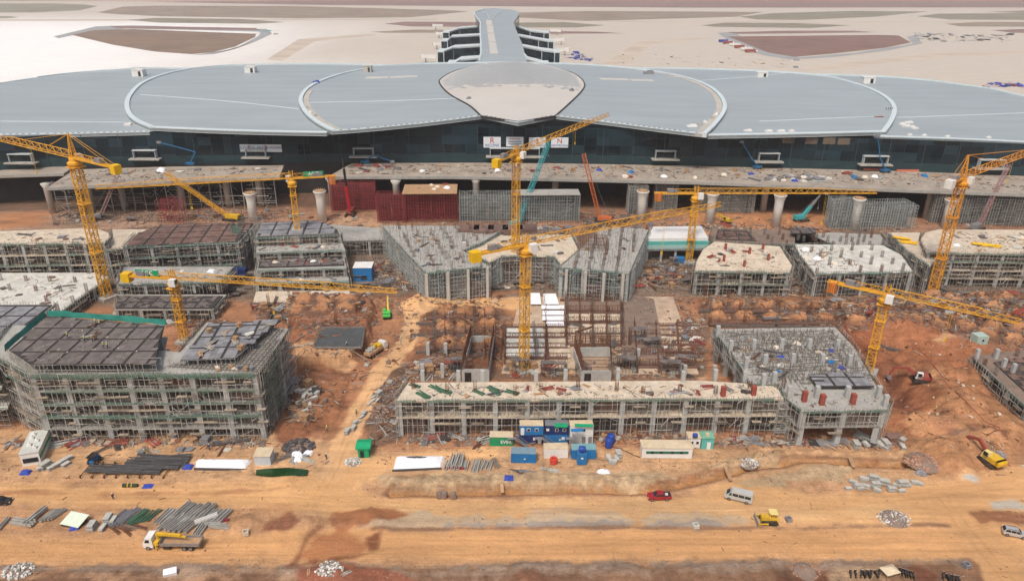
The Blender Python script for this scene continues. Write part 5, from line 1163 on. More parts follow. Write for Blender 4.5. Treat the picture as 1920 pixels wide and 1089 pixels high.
def tower_crane(lbl, base, ytop, tip, ctr, kind='flat', w=2.2, sgn_=None, cm=None, jw=1.5, jh=1.9, tip_rise=0.0, drop=None, base_m=None, cabside=1, ballast='slabs', zcut=None, base_z=0.0):
    g = G(base[0], base[1], base_z); h = Z_at(g, base[0] + (ytop[0] - base[0]), ytop[1]) - base_z; zt = base_z + h
    tp = G(tip[0], tip[1], zt + tip_rise); jd = Vector((tp.x - g.x, tp.y - g.y, 0)); JL = jd.length; jd.normalize(); ang = math.atan2(jd.y, jd.x)
    cp = G(ctr[0], ctr[1], zt); CL = min(24, max(10, (Vector((cp.x, cp.y, 0)) - Vector((g.x, g.y, 0))).length))
    print('crane', lbl[:40], 'h', round(h, 1), 'jib', round(JL, 1), 'ctr', round(CL, 1), 'base', [round(v) for v in g])
    t = thing('tower_crane', lbl, 'tower crane', g, 'yellow tower cranes over the site', ang)
    cm = cm or YEL
    mb = MB(); lattice(mb, (0, 0, -0.5), (0, 0, h - 1.5), w, w, w * 0.95, w * 0.12, w * 0.07, up=Vector((1, 0, 0))); put('mast', mb, cm, t)
    mb = MB(); mb.box((0, 0, 0.2), (w * 2.2, w * 2.2, 1.2)); put('footing', mb, base_m or CONC, t)
    mb = MB(); mb.lathe((0, 0, h - 1.8), [(w * 0.8, 0), (w * 0.9, 0.5), (w * 0.9, 1.1), (w * 0.62, 1.5), (w * 0.6, 2.6)], 14); mb.box((0, 0, h - 2.2), (w * 1.7, w * 1.7, 0.3)); put('slewing_ring', mb, cm, t)
    mb = MB(); mb.box((1.2, -cabside * (w * 0.5 + 1.0), h + 0.2), (2.0, 1.6, 2.3)); cab = put('cab', mb, WHITE, t)
    mb = MB(); mb.box((2.22, -cabside * (w * 0.5 + 1.0), h + 0.5), (0.05, 1.3, 1.3)); put('window', mb, BGLASS, cab)
    ap = 0.0
    if kind == 'apex': ap = 8.5
    zj = h + 0.8
    mb = MB(); lattice(mb, (0.5, 0, zj), (JL * 0.72, 0, zj + tip_rise * 0.72), jw, jh, 2.2, 0.2, 0.12, tri=True); lattice(mb, (JL * 0.72, 0, zj + tip_rise * 0.72), (JL, 0, zj + tip_rise), jw, jh * 0.85, 2.2, 0.17, 0.11, tri=True, taper=0.75); put('jib', mb, cm, t)
    mb = MB()
    for s in (-1, 1): mb.beam((-0.5, s * 0.8, zj), (-CL, s * 0.8, zj), 0.3, 0.55, True)
    x = -1.0
    while x > -CL: mb.beam((x, -0.8, zj), (x, 0.8, zj), 0.15); x -= 2
    mb.box((-CL * 0.5, 0, zj + 0.06), (CL - 1, 1.2, 0.08)); lattice(mb, (-1, 0, zj + 0.2), (-CL * 0.72, 0, zj + 0.2), 1.3, 1.5, 2.2, 0.14, 0.09, tri=True); put('counter_jib', mb, cm, t)
    mb = MB()
    if ballast == 'slabs':
        for k in range(5): mb.box((-CL + 0.5 + k * 0.55, 0, zj - 1.4 - 0.12 * (k % 2)), (0.45, 2.2, 3.2))
    else: mb.box((-CL + 1, 0, zj - 0.6), (2.6, 2.4, 2.8))
    put('counterweight', mb, {'slabs': ORNB, 'yellow': YELB, 'white': WHITE, 'grey': CONC}[ballast], t)
    mb = MB(); mb.box((-CL * 0.62, 0, zj + 1.0), (2.4, 1.5, 1.5)); mb.tube((-CL * 0.62 + 2, -0.7, zj + 0.8), (-CL * 0.62 + 2, 0.7, zj + 0.8), 0.6); put('hoist_winch', mb, STEEL, t)
    if ap:
        mb = MB()
        for sx_ in (-1, 1):
            for sy in (-1, 1): mb.beam((sx_ * 0.9, sy * 0.9, h), (0, sy * 0.15, h + ap), 0.24)
        for k in range(1, 6):
            f = k / 6; e = 0.9 * (1 - f)
            for a, b_ in (((-e, -e), (e, -e)), ((e, -e), (e, e)), ((e, e), (-e, e)), ((-e, e), (-e, -e))): mb.beam((a[0], a[1], h + ap * f), (b_[0], b_[1], h + ap * f), 0.12)
        put('apex', mb, cm, t)
        mb = MB(); 
        for s in (-0.3, 0.3):
            mb.beam((0, s, h + ap), (JL * 0.55, s, zj + jh + tip_rise * 0.55), 0.09); mb.beam((0, s, h + ap), (JL * 0.25, s, zj + jh + tip_rise * .25), 0.09); mb.beam((0, s, h + ap), (-CL + 1.5, s * 2.4, zj + 0.3), 0.09)
        put('tie_bars', mb, cm, t)
    else:
        mb = MB(); lattice(mb, (0, 0, h + 0.8), (0, 0, h + 3.6), 1.3, 1.3, 1.3, 0.18, 0.1, up=Vector((1, 0, 0))); put('head', mb, cm, t)
    xt = JL * rnd.uniform(0.35, 0.75); mb = MB(); mb.box((xt, 0, zj - 0.25), (1.6, 1.5, 0.35)); put('trolley', mb, STEEL, t)
    dl = drop if drop is not None else rnd.uniform(5, 12); mb = MB()
    for s in (-0.3, 0.3): mb.beam((xt + s, 0, zj - 0.3), (xt + s * 0.5, 0, zj - dl), 0.05)
    mb.box((xt, 0, zj - dl - 0.4), (0.5, 0.35, 0.9)); put('hook_block', mb, YELB, t)
    mb = MB()   # tie collar and ladder landings
    for f in (0.35, 0.7): mb.box((0, 0, h * f), (w * 1.35, w * 1.35, 0.18))
    put('mast_collars', mb, cm, t)
    return t, h, JL, CL, zj
ORNB = mat('ballast_orange', (0.42, 0.14, 0.03), 0.8, 0.2, 1, island=0.4); YELB = mat('ballast_yellow', (0.70, 0.42, 0.01), 0.6, 0.1, 1)
_ = 0
YELO = mat('crane_orange_yellow', (0.62, 0.27, 0.025), 0.55, 0.18, 0.5, island=0.12, dirt=0.3, dirtcol=(0.35, 0.15, 0.04))
tower_crane('tall left tower crane with A-shaped apex and jib leaving the left edge', (201, 558), (143, 300), (-20, 262), (232, 318), 'apex', 2.6, ballast='yellow', jh=2.2, jw=1.8)
cb = tower_crane('flat top crane on the dark deck with jib pointing left across the viaduct', (558, 432), (549, 338), (180, 358), (626, 328), 'flat', 1.9, base_z=13.3, ballast='slabs', jh=2.0)
cc = tower_crane('lower left flat top crane whose thin jib points right over the terraces', (347, 641), (333, 526), (745, 553), (236, 518), 'flat', 2.0, ballast='yellow', jh=1.9)
tower_crane('centre rear crane with jib climbing over the white banners', (966, 521), (966, 292), (1141, 220), (908, 304), 'flat', 2.1, tip_rise=0, ballast='yellow', base_m=REDP)
tower_crane('centre front crane with yellow counterweight and jib rising to the right', (982, 696), (985, 463), (1351, 390), (872, 466), 'flat', 2.0, ballast='yellow')
tower_crane('right centre crane with level jib running past the round piers', (1291, 492), (1303, 366), (1643, 366), (1228, 356), 'flat', 2.1, ballast='slabs')
tower_crane('tall right tower crane with pointed apex and jib leaving the right edge', (1746, 558), (1806, 338), (1995, 268), (1765, 335), 'apex', 2.5, cm=YELO, ballast='white', jh=2.2, jw=1.8)
tower_crane('right front crane with jib slanting down toward the right edge', (1628, 698), (1655, 556), (1912, 612), (1566, 522), 'flat', 2.1, ballast='slabs')
ACCG = mat('sign_green', (0.01, 0.27, 0.12), 0.6, 0.1, 1)
def acc(c, flip):
    t, h, JL, CL, zj = c; mb = MB(); mb.box((-CL * 0.5, 0, zj + 1.2), (7.5, 0.15, 1.9)); s = put('sign_board', mb, ACCG, t)
    me = text_mesh('ACC', 1.9); me.materials.append(LWHT); o = bpy.data.objects.new('lettering', me); COL.objects.link(o); o.parent = s; y = 0.12 * flip; o.location = (-CL * 0.5, y, zj + 1.2); o.rotation_euler = (rad(90), 0, 0 if flip < 0 else math.pi)
acc(cb, 1); acc(cc, -1)

# ---------------- mobile cranes and lifts ----------------
def crawler(px, py, boomtip, lbl, m, bm, dist=0.0, wid=1.3, name='crawler_crane', tele=False, body=1.0, tipm=None):
    g = on(px, py); tipd = G(px, py); d = ray(*boomtip); k = (g.y + dist) / d.y; tip = Vector((d.x * k, d.y * k, CAM_H + d.z * k)); rel = tip - g
    ang = math.atan2(rel.y, rel.x); t = thing(name, lbl, 'mobile crane', g, None, ang); R_ = math.hypot(rel.x, rel.y)
    mb = MB()
    for s in (-1, 1): mb.box((0, s * 1.7 * body, 0.55), (5.5 * body, 0.9, 1.1)); mb.tube((2.75 * body, s * 1.7 * body - 0.45, 0.55), (2.75 * body, s * 1.7 * body + 0.45, 0.55), 0.55); mb.tube((-2.75 * body, s * 1.7 * body - 0.45, 0.55), (-2.75 * body, s * 1.7 * body + 0.45, 0.55), 0.55)
    put('tracks', mb, RUBBER, t)
    mb = MB(); mb.box((-1.6 * body, 0, 2.1), (5.2 * body, 2.8 * body, 1.7)); mb.box((-4.0 * body, 0, 1.9), (1.0, 3.0 * body, 1.9)); mb.lathe((0, 0, 1.0), [(1.1, 0), (1.1, 0.4)], 12); put('body', mb, m, t)
    mb = MB(); mb.box((1.1 * body, 1.05 * body, 2.3), (1.5, 1.0, 1.9)); cab = put('cab', mb, m, t); mb = MB(); mb.box((1.87 * body, 1.05 * body, 2.5), (0.05, 0.9, 1.2)); put('window', mb, BGLASS, cab)
    mb = MB()
    if tele:
        a = Vector((0.4, 0, 2.6)); b_ = Vector((R_, 0, rel.z)); mb.beam(a, a.lerp(b_, 0.45), 1.3, 1.3, True); put('boom', mb, bm, t); mb = MB(); mb.beam(a.lerp(b_, 0.4), a.lerp(b_, 0.75), 0.95, 0.95, True); mb.beam(a.lerp(b_, 0.7), b_, 0.6, 0.6, True); put('boom_extension', mb, tipm or STEEL, t)
    else: lattice(mb, (1.0, 0, 2.0), (R_, 0, rel.z), wid, wid, 1.6, 0.17, 0.1, up=Vector((0, 1, 0))); put('boom', mb, bm, t)
    mb = MB(); mb.beam((-3.2 * body, 0, 3.2), (R_ * 0.97, 0, rel.z), 0.07); mb.beam((R_, 0, rel.z), (R_, 0, rel.z - 6), 0.06); mb.box((R_, 0, rel.z - 6.3), (0.5, 0.4, 0.8)); put('cables', mb, STEEL, t)
    return t
crawler(433, 413, (310, 324), 'yellow crawler crane with its lattice boom laid over to the left', YEL2, YEL, 6)
crawler(186, 412, (223, 322), 'grey lattice boomed crane behind the tall left mast', STEEL, mat('boom_grey_red', (0.32, 0.2, 0.17), 0.6, 0.3, 0.6), 6, 1.2)
crawler(970, 424, (1029, 266), 'teal lattice boomed crane behind the centre crane masts', TEALB, TEALB, 20, 1.6)
crawler(1128, 417, (1094, 288), 'orange lattice boomed crane under the viaduct edge', ORANGE, ORANGE, 2, 1.5)
crawler(657, 404, (641, 290), 'red telescopic crane with black upper boom left of the red falsework', REDP, mat('boom_red', (0.42, 0.015, 0.03), 0.5, 0.1, 1), -6, tele=True, name='truck_crane', tipm=BLACK)
crawler(1503, 414, (1538, 366), 'teal telescopic truck crane between two pale piers', TEALB, TEALB, 2, tele=True, name='truck_crane', body=0.9)
crawler(1832, 430, (1892, 308), 'red and white lattice boomed crane right of the tall right mast', STEEL, mat('boom_red_white', (0.36, 0.2, 0.19), 0.6, 0.35, 0.3), 8, 1.3)
def boom_lift(px, elbow, tip, lbl):
    p = at_front(px, out=4.0); t = thing('boom_lift', lbl, 'boom lift', p); LB = bpy.data.materials.get('lift_blue') or mat('lift_blue', (0.02, 0.12, 0.25), 0.5, 0.1, 1)
    mb = MB(); mb.box((0, 0, 0.9), (4.5, 2.2, 1.0)); put('chassis', mb, LB, t); mb = MB()
    for sx_ in (-1.5, 1.5):
        for sy in (-1, 1): mb.tube((sx_, sy * 1.1 - 0.2, 0.5), (sx_, sy * 1.1 + 0.2, 0.5), 0.5)
    put('wheels', mb, RUBBER, t)
    def at(q): d = ray(*q); k = p.y / d.y; return Vector((d.x * k, d.y * k, CAM_H + d.z * k)) - p
    e, q = at(elbow), at(tip); mb = MB(); mb.beam((0, 0, 1.3), e, 0.55, 0.55, True); mb.beam(e, q, 0.42, 0.42, True); put('arm', mb, LB, t); mb = MB(); mb.box(q, (2.0, 1.0, 1.1)); put('basket', mb, STEEL, t)
boom_lift(364, (366, 285), (298, 267), 'blue boom lift reaching up left beside the long left banner')
boom_lift(688, (700, 291), (736, 303), 'blue boom lift folded low before a doorway left of centre')
boom_lift(1415, (1408, 295), (1391, 266), 'grey boom lift stretched up the glass right of centre')
boom_lift(1652, (1650, 295), (1646, 255), 'blue boom lift standing upright by the right petal tip')

# ---------------- foundations in the middle ----------------
def slabtile(px, z, m, name, lbl, th=0.4, cat='slab', group=None):
    p = PZ(px, z); c_ = sum((Vector((a, b_, 0)) for a, b_ in p), Vector()) / len(p); mb = MB(); mb.prism([(a - c_.x, b_ - c_.y) for a, b_ in p], -th, 0); o = put(name, mb, m); o.location = (c_.x, c_.y, z); return tag(o, lbl, cat, group)
GZ = 0.9
slabtile([(940, 700), (1310, 700), (1262, 556), (975, 556)], 0.35, mat('blinding_concrete', (0.47, 0.36, 0.26), 0.9, 0.25, 0.3, dirt=0.6, dirtcol=(0.33, 0.17, 0.09)), 'blinding_slab', 'stained blinding slab under the centre foundations')
slabtile([(1062, 586), (1164, 582), (1160, 546), (1066, 546)], GZ, CONCD, 'foundation_slab', 'dark stained slab between the white tiles and the red bar line')
slabtile([(1166, 680), (1250, 680), (1226, 560), (1164, 548)], GZ + 0.004, CONCD, 'foundation_slab', 'long dark brown slab right of the red bar line')
slabtile([(1070, 628), (1164, 628), (1164, 588), (1066, 588)], GZ, CONCP, 'foundation_slab', 'pale slab bay in front of the dark stained slab')
for i, q in enumerate([[(995, 570), (1015, 570), (1012, 549), (995, 549)], [(1020, 570), (1048, 570), (1042, 550), (1018, 550)], [(1015, 579), (1058, 579), (1058, 572), (1015, 572)], [(1017, 590), (1057, 590), (1058, 582), (1017, 582)], [(1017, 600), (1057, 600), (1057, 592), (1017, 592)], [(1023, 610), (1058, 610), (1057, 602), (1024, 602)]]):
    slabtile(q, GZ + 0.35, TARPW, 'foil_sheet', 'bright white sheeted panel right of the centre front mast', 0.12, 'panel', 'white sheeted panels by the centre front mast')
for i in range(6):
    y0 = 615 + i * 9.5; slabtile([(948 - i * 0.5, y0 + 7), (1020 + i, y0 + 7), (1018 + i, y0), (950, y0)], GZ + 0.1, CONCW, 'raft_strip', 'pale raft strip behind the long front building, left of the rebar core', 0.3, 'slab', 'pale raft strips at the foot of the centre front crane')
    slabtile([(1026 + i, y0 + 7), (1066 + i, y0 + 7), (1064 + i, y0), (1024 + i, y0)], GZ, CONCP, 'raft_strip', 'sandy raft strip between the crane foot and the rebar core', 0.3, 'slab', 'sandy raft strips by the rebar core')
def rebar_core(pxs, h, hw, lbl):
    t = thing('rebar_core', lbl, 'rebar core', G(*pxs[0]), None); P = [G(*q) for q in pxs]; mb = MB(); wl2 = MB()
    for a, b_ in zip(P, P[1:] + P[:1]):
        scaffold(mb, a, b_, hw, h, 0.28, 1.1, 0.10, 0.02, 0.0, 0.02); d = b_ - a; wl2.box(((a.x + b_.x) / 2, (a.y + b_.y) / 2, hw / 2), (d.length + 0.4, 0.4, hw), math.atan2(d.y, d.x))
    put('bars', mb, REBAR, t, True); put('wall', wl2, COLM, t, True)
    mb = MB(); a, b_ = P[0], P[1]; c_ = a.lerp(b_, 0.2); d = b_ - a; mb.box((c_.x, c_.y - 0.3, hw * 0.4), (1.8, 0.5, hw * 0.75), math.atan2(d.y, d.x)); put('doorway', mb, BLACK, t, True)
rebar_core([(868, 716), (916, 716), (926, 652), (884, 652)], 8.5, 4.2, 'brown rebar core above a pale wall left of the centre front mast')
rebar_core([(1090, 715), (1144, 715), (1142, 670), (1076, 672)], 8.0, 3.6, 'brown rebar core above a pale wall right of the centre front mast')
def cagefield(pts, lbl, cat='bar cage', zs=(0.9, 1.7)):
    for px, py in pts:
        p = on(px, py); o = bpy.data.objects.new('column_cage', rnd.choice(RB)); COL.objects.link(o); o.location = p; o.rotation_euler[2] = rnd.uniform(0, .4); o.scale = (1, 1, rnd.uniform(*zs)); tag(o, lbl, cat, lbl)
cagefield([(a, c) for c in (588, 612, 636, 662) for a in (816, 852, 890) if rnd.random() < 0.9], 'upright bar cage among the earth heaps left of the centre slabs')
cagefield([(1000 + 2 * k, c) for k, c in enumerate((630, 645, 660, 676))] + [(a, c) for c in (560, 590, 612, 640) for a in (1063, 1108, 1140, 1166) if rnd.random() < 0.9] + [(1110, 662), (1150, 655), (1180, 650), (1196, 690), (1170, 690)], 'upright bar cage on the centre foundation slabs', zs=(1.5, 2.4))
cagefield([(a + rnd.uniform(-5, 5), c) for c in (575, 592, 610) for a in range(1330, 1920, 62)], 'upright bar cage along the right ground beams')
cagefield([(a, c) for c in (578, 603) for a in (505, 545, 590, 630, 668)], 'upright bar cage along the left ground beams')
cagefield([(1320 + 45 * k, 556 + rnd.uniform(-4, 4)) for k in range(9)], 'upright bar cage in front of the white slabs on the right')
def stubs(pts, lbl, h=3.0, base=0):
    for px, py in pts: p = on(px, py, -0.3); o = bpy.data.objects.new('stub_column', column_mesh(h, 1.0)); COL.objects.link(o); o.location = p; tag(o, lbl, 'column stub', lbl)
stubs([(803, 668), (836, 668), (793, 706), (830, 706)], 'pale column stub left of the left rebar core', 4.5)
stubs([(1060, 702), (1105, 706), (1158, 708), (1196, 672), (1277, 700), (1283, 703), (1338, 703)], 'pale column stub behind the long front building', 3.6)
def groundbeams(lines, lbl, m=None, w=1.0):
    for ln in lines:
        a, b_ = on(*ln[0]), on(*ln[1]); t = thing('ground_beam', lbl, 'ground beam', (a + b_) / 2, lbl); mb = MB(); za = max(a.z, b_.z) + 0.5; mb.beam((a.x, a.y, 0.5), (b_.x, b_.y, 0.5), w, 1.4, True); put('beam', mb, m or CONC, t, True)
        mb = MB(); L_ = (b_ - a).length
        for k in range(int(L_ / 0.8)):
            p = a.lerp(b_, (k + .5) / (L_ / 0.8)); mb.beam((p.x + rnd.uniform(-.4, .4), p.y, 1.1), (p.x + rnd.uniform(-.5, .5), p.y, 1.1 + rnd.uniform(0.5, 1.6)), 0.08)
        put('bars', mb, REBAR, t, True)
GB = mat('beam_form_dark', (0.12, 0.10, 0.088), 0.85, 0.25, 0.6, dirt=0.4, dirtcol=(0.26, 0.16, 0.1))
groundbeams([((470, 574), (680, 570)), ((500, 592), (690, 590)), ((545, 612), (690, 606))] + [((x, 562), (x - 18, 612)) for x in (520, 560, 600, 640)], 'ground beam among the heaps behind the front left block', GB)
groundbeams([((1310, 588), (1930, 584)), ((1340, 611), (1660, 609)), ((1560, 612), (1930, 606)), ((1580, 630), (1700, 629))] + [((x, 572), (x + 22, 612)) for x in range(1330, 1900, 52)], 'ground beam in the unbuilt strip on the right', GB)
groundbeams([((780, 604), (930, 604)), ((770, 632), (935, 630)), ((780, 662), (930, 662))] + [((x, 590), (x, 668)) for x in (815, 852, 890)], 'ground beam among the heaps left of the centre slabs', GB)
groundbeams([((1050, y), (1165, y)) for y in (566, 588, 608, 630)] + [((1164, 550), (1168, 640)), ((1062, 550), (1060, 640)), ((945, 610), (938, 675)), ((1020, 552), (1028, 676))], 'rust streaked bar line dividing the centre slabs', REBAR, 0.5)
def bar_row(p0, p1, h, lbl, z=0.6, m=None, sx=0.38):
    a, b_ = G(*p0, z), G(*p1, z); t = thing('bar_row', lbl, 'rebar', (a + b_) / 2, lbl); mb = MB(); scaffold(mb, a, b_, z, z + h, sx, 1.6, 0.10, 0.1, 0.02, 0.12)
    put('bars', mb, m or REBAR, t, True); mb = MB(); mb.beam((a.x, a.y, z + 0.35), (b_.x, b_.y, z + 0.35), 0.6, 0.7, True); put('kicker', mb, FORMR, t, True)
for y in (566, 588, 608, 628, 648): bar_row((1062, y), (1164 + (y - 560) * 0.1, y), rnd.uniform(2, 3.6), 'rusty bar row crossing the centre slabs right of the white sheets')
for x in (1062, 1088, 1112, 1138, 1165): bar_row((x, 650), (x - 2, 552), rnd.uniform(1.8, 3.2), 'rusty bar row running back across the centre slabs')
for y in (615, 634, 654, 672): bar_row((944, y), (1064, y), rnd.uniform(0.8, 1.8), 'low rusty bar row between the pale raft strips')
for x in (946, 1022): bar_row((x, 682), (x + 2, 612), rnd.uniform(2, 3), 'rusty bar row beside the centre front mast')
for y in (598, 626, 655): bar_row((800, y), (934, y), rnd.uniform(1.4, 2.6), 'rusty bar row across the heaps left of the centre slabs', 1.2)
for x in (834, 872, 908, 928): bar_row((x, 672), (x, 590), rnd.uniform(1.6, 3), 'rusty bar row running back between the heaps', 1.2)
for y in (660, 684): bar_row((1150, y), (1300, y + 2), rnd.uniform(1.5, 2.8), 'rusty bar row behind the right half of the long front building')
for y in (586, 609): bar_row((1330, y), (1640, y - 2), rnd.uniform(1.2, 2.2), 'rusty bar row along the right ground beams', 1.0, None, 0.6); bar_row((1680, y - 4), (1915, y - 2), rnd.uniform(1.2, 2.2), 'rusty bar row along the right ground beams', 1.0, None, 0.6)
for k, (px, py, w) in enumerate([(1180, 645, 5), (1212, 655, 4), (1160, 700, 5), (1240, 705, 6), (1015, 706, 7), (960, 702, 4), (1080, 704, 4), (845, 700, 5), (1270, 690, 5)]):
    a = G(px, py, 0.3); t = thing('prop_stand', 'small scaffold stand with boards standing behind the long front building', 'scaffold', a, 'scaffold stands behind the long front building'); mb = MB(); h = rnd.uniform(2.5, 5)
    scaff_block(mb, [(a.x, a.y), (a.x + w, a.y), (a.x + w, a.y + 3), (a.x, a.y + 3)], 0.2, h, 1.0, 1.2, 0.1, 1); put('frame', mb, PROP, t, True); mb = MB()
    for q in range(5): mb.box((a.x + rnd.uniform(0, w), a.y + 1.5, h + 0.1 + q * 0.08), (w * 0.6, rnd.uniform(0.8, 2.6), 0.08), rnd.uniform(-.3, .3))
    put('boards', mb, FORM, t, True)
for y in (612, 630, 648, 668, 690): bar_row((1170 + (690 - y) * 0.5, y), (1312, y), rnd.uniform(1.2, 2.6), 'dark bar row in the timber yard left of the crowded right front slab', 0.3)
for x in (1195, 1235, 1275): bar_row((x, 700), (x - 6, 606), rnd.uniform(1.2, 2.4), 'dark bar row running back in the timber yard left of the right front slab', 0.3)
def prop_field(px, h, lbl, n=5):
    P = ccwp(PZ(px, 0)); c_ = sum((Vector((p[0], p[1], 0)) for p in P), Vector()) / len(P); t = thing('prop_field', lbl, 'props', c_); mb = MB(); y0, y1 = min(p[1] for p in P), max(p[1] for p in P); y = y0 + 0.8
    while y < y1:
        xs_ = []
        for i in range(len(P)):
            a, b_ = P[i], P[(i + 1) % len(P)]
            if (a[1] > y) != (b_[1] > y): xs_.append(a[0] + (b_[0] - a[0]) * (y - a[1]) / (b_[1] - a[1]))
        xs_.sort()
        if len(xs_) >= 2: scaffold(mb, (xs_[0], y), (xs_[-1], y), 0, h * rnd.uniform(0.5, 1.1), 1.1, 1.4, 0.11, 0.3, 0.12, 0.3)
        y += n * rnd.uniform(0.7, 1.3)
    put('props', mb, PROP, t, True)
    mb = MB()
    for k in range(26):
        x, y = rnd.uniform(min(p[0] for p in P), max(p[0] for p in P)), rnd.uniform(y0, y1)
        if inside(P, x, y) > 1: mb.box((x, y, rnd.uniform(0.3, h * 0.8)), (rnd.uniform(2, 5), rnd.uniform(1, 2.5), 0.12), rnd.uniform(-.3, .3))
    if mb.v: put('deck_boards', mb, FORM, t, True)['kind'] = 'stuff'
prop_field([(660, 545), (790, 545), (760, 470), (655, 470)], 3.5, 'loose props and shutter boards left of the left wing')
prop_field([(1188, 545), (1302, 550), (1305, 500), (1225, 480)], 3.0, 'loose props and shutter boards right of the right wing')
prop_field([(1310, 552), (1490, 556), (1488, 522), (1310, 520)], 2.6, 'low prop field in front of the rounded white slab')
prop_field([(1484, 545), (1530, 548), (1520, 470), (1488, 470)], 4.5, 'props in the gap between the two white slabs')
prop_field([(1530, 560), (1740, 566), (1720, 524), (1530, 522)], 2.6, 'low prop field in front of the square white slab')
prop_field([(1742, 570), (1930, 575), (1930, 545), (1742, 540)], 2.6, 'low prop field at the foot of the rounded right block')
prop_field([(920, 545), (1046, 545), (1046, 512), (920, 512)], 2.4, 'low prop field under the curved link slab')
prop_field([(400, 565), (480, 562), (478, 500), (425, 530)], 3.0, 'loose props between the terraces on the left')
prop_field([(100, 422), (560, 414), (560, 400), (100, 404)], 3.0, 'loose props and boards before the left viaduct', 4)
prop_field([(1090, 424), (1180, 424), (1180, 404), (1090, 404)], 3.0, 'loose props under the long viaduct beside the orange boom', 4)
# square pit raft with its dark mat
t = slabtile([(588, 651), (678, 651), (684, 614), (602, 614)], 4.1, mat('wet_mat', (0.075, 0.08, 0.08), 0.6, 0.25, 0.4), 'raft_foundation', 'dark square raft with standing bars by the haul road', 0.5)
mb = MB(); q = GP([(588, 651), (678, 651), (684, 614), (602, 614)], 4.1)
for a, b_ in zip(q, q[1:] + q[:1]):
    n_ = int((b_ - a).length / 0.7)
    for k in range(n_): p = a.lerp(b_, k / n_); mb.beam((p.x, p.y, 3.6), (p.x, p.y, 5.1), 0.09)
    mb.beam((a.x, a.y, 4.0), (b_.x, b_.y, 4.0), 0.5)
put('standing_bars', mb, REBARG, t, True)
slabtile([(473, 572), (660, 568), (655, 545), (480, 546)], 0.9, CONCP, 'ground_slab', 'pale ground slab under the long thin jib')
# ---------------- yard: containers and huts ----------------
def bearing(p0, p1): return math.atan2(p1.y - p0.y, p1.x - p0.x)
def corr(mb, c, L_, W, H_):
    """box with ribbed long and short walls"""
    mb.box((c[0], c[1], c[2] + H_ / 2), (L_ - 0.12, W - 0.12, H_ - 0.06))
    n = int(L_ / 0.55)
    for k in range(n):
        x = c[0] - L_ / 2 + 0.35 + k * (L_ - 0.7) / max(1, n - 1)
        for s in (-1, 1): mb.box((x, c[1] + s * (W / 2 - 0.03), c[2] + H_ / 2), (0.26, 0.09, H_ - 0.3))
    for k in range(5):
        y = c[1] - W / 2 + 0.35 + k * (W - 0.7) / 4
        for s in (-1, 1): mb.box((c[0] + s * (L_ / 2 - 0.03), y, c[2] + H_ / 2), (0.09, 0.26, H_ - 0.3))
    for sx_ in (-1, 1):
        for sy in (-1, 1): mb.box((c[0] + sx_ * (L_ / 2 - .08), c[1] + sy * (W / 2 - .08), c[2] + H_ / 2), (0.17, 0.17, H_))
        mb.box((c[0] + sx_ * (L_ / 2 - .08), c[1], c[2] + H_ - 0.06), (0.16, W - 0.34, 0.12)); mb.box((c[0] + sx_ * (L_ / 2 - .08), c[1], c[2] + 0.08), (0.16, W - 0.34, 0.16))
        mb.box((c[0], c[1] + sx_ * (W / 2 - .08), c[2] + H_ - 0.06), (L_ - 0.34, 0.16, 0.12)); mb.box((c[0], c[1] + sx_ * (W / 2 - .08), c[2] + 0.08), (L_ - 0.34, 0.16, 0.16))
def container(lbl, px0, px1, py, col, roof=None, z=0.0, W=2.5, H_=2.6, wins=(), doors=(), plates=(), rz=None, grp=None, hut=False, name='container'):
    a = on(px0, py); b_ = on(px1, py); L_ = (b_ - a).length; m = (a + b_) / 2; ang = bearing(a, b_) if rz is None else rz
    m = m + Vector((-math.sin(ang), math.cos(ang), 0)) * (W / 2); m.z = max(0.0, T(m)) + z
    t = thing(name, lbl, 'container' if not hut else 'site hut', m, grp, ang); mb = MB()
    if hut: mb.box((0, 0, H_ / 2), (L_, W, H_)); 
    else: corr(mb, (0, 0, 0), L_, W, H_)
    put('body', mb, col, t)
    if roof: mb = MB(); mb.box((0, 0, H_ + 0.07), (L_ + (0.3 if hut else 0.02), W + (0.3 if hut else 0.02), 0.12)); put('roof', mb, roof, t)
    for x, w in wins: mb = MB(); mb.box((x * L_, -W / 2 - 0.07, H_ * 0.58), (w, 0.1, 0.9)); f = put('window', mb, WHITE, t); mb = MB(); mb.box((x * L_, -W / 2 - 0.13, H_ * 0.58), (w - 0.18, 0.04, 0.72)); put('pane', mb, BGLASS, f)
    for x in doors: mb = MB(); mb.box((x * L_, -W / 2 - 0.07, 1.05), (0.9, 0.1, 2.0)); put('door', mb, WHITE if col is not WHITE else STEEL, t)
    for x, zz, w, h in plates: mb = MB(); mb.box((x * L_, -W / 2 - 0.08, zz), (w, 0.06, h)); put('notice', mb, WHITE, t)
    return t, L_
def stairs(px, py, dx, lbl, h=2.6):
    p = on(px, py); mb = MB()
    for s in (-0.45, 0.45): mb.beam((0, s, 0), (dx, s, h), 0.14); mb.beam((0, s, 1), (dx, s, h + 1), 0.08)
    for k in range(9): mb.box((dx * (k + .5) / 9, 0, h * (k + .5) / 9), (0.34, 0.9, 0.06))
    mb.box((dx * 1.3, 0, h), (abs(dx) * 0.6, 1.0, 0.08)); o = put('site_stair', mb, STEEL); o.location = p; tag(o, lbl, 'stair')
ev, evL = container('green shipping container with white capital letters and a dusty roof', 918, 962, 836, mat('container_green', (0.012, 0.25, 0.11), 0.55, 0.15, 0.8, dirt=0.2), ROOFT)
me = text_mesh('EVER', 1.25); me.materials.append(LWHT); o = bpy.data.objects.new('lettering', me); COL.objects.link(o); o.parent = ev; o.location = (evL * 0.2, -1.33, 1.25); o.rotation_euler = (rad(90), 0, 0)
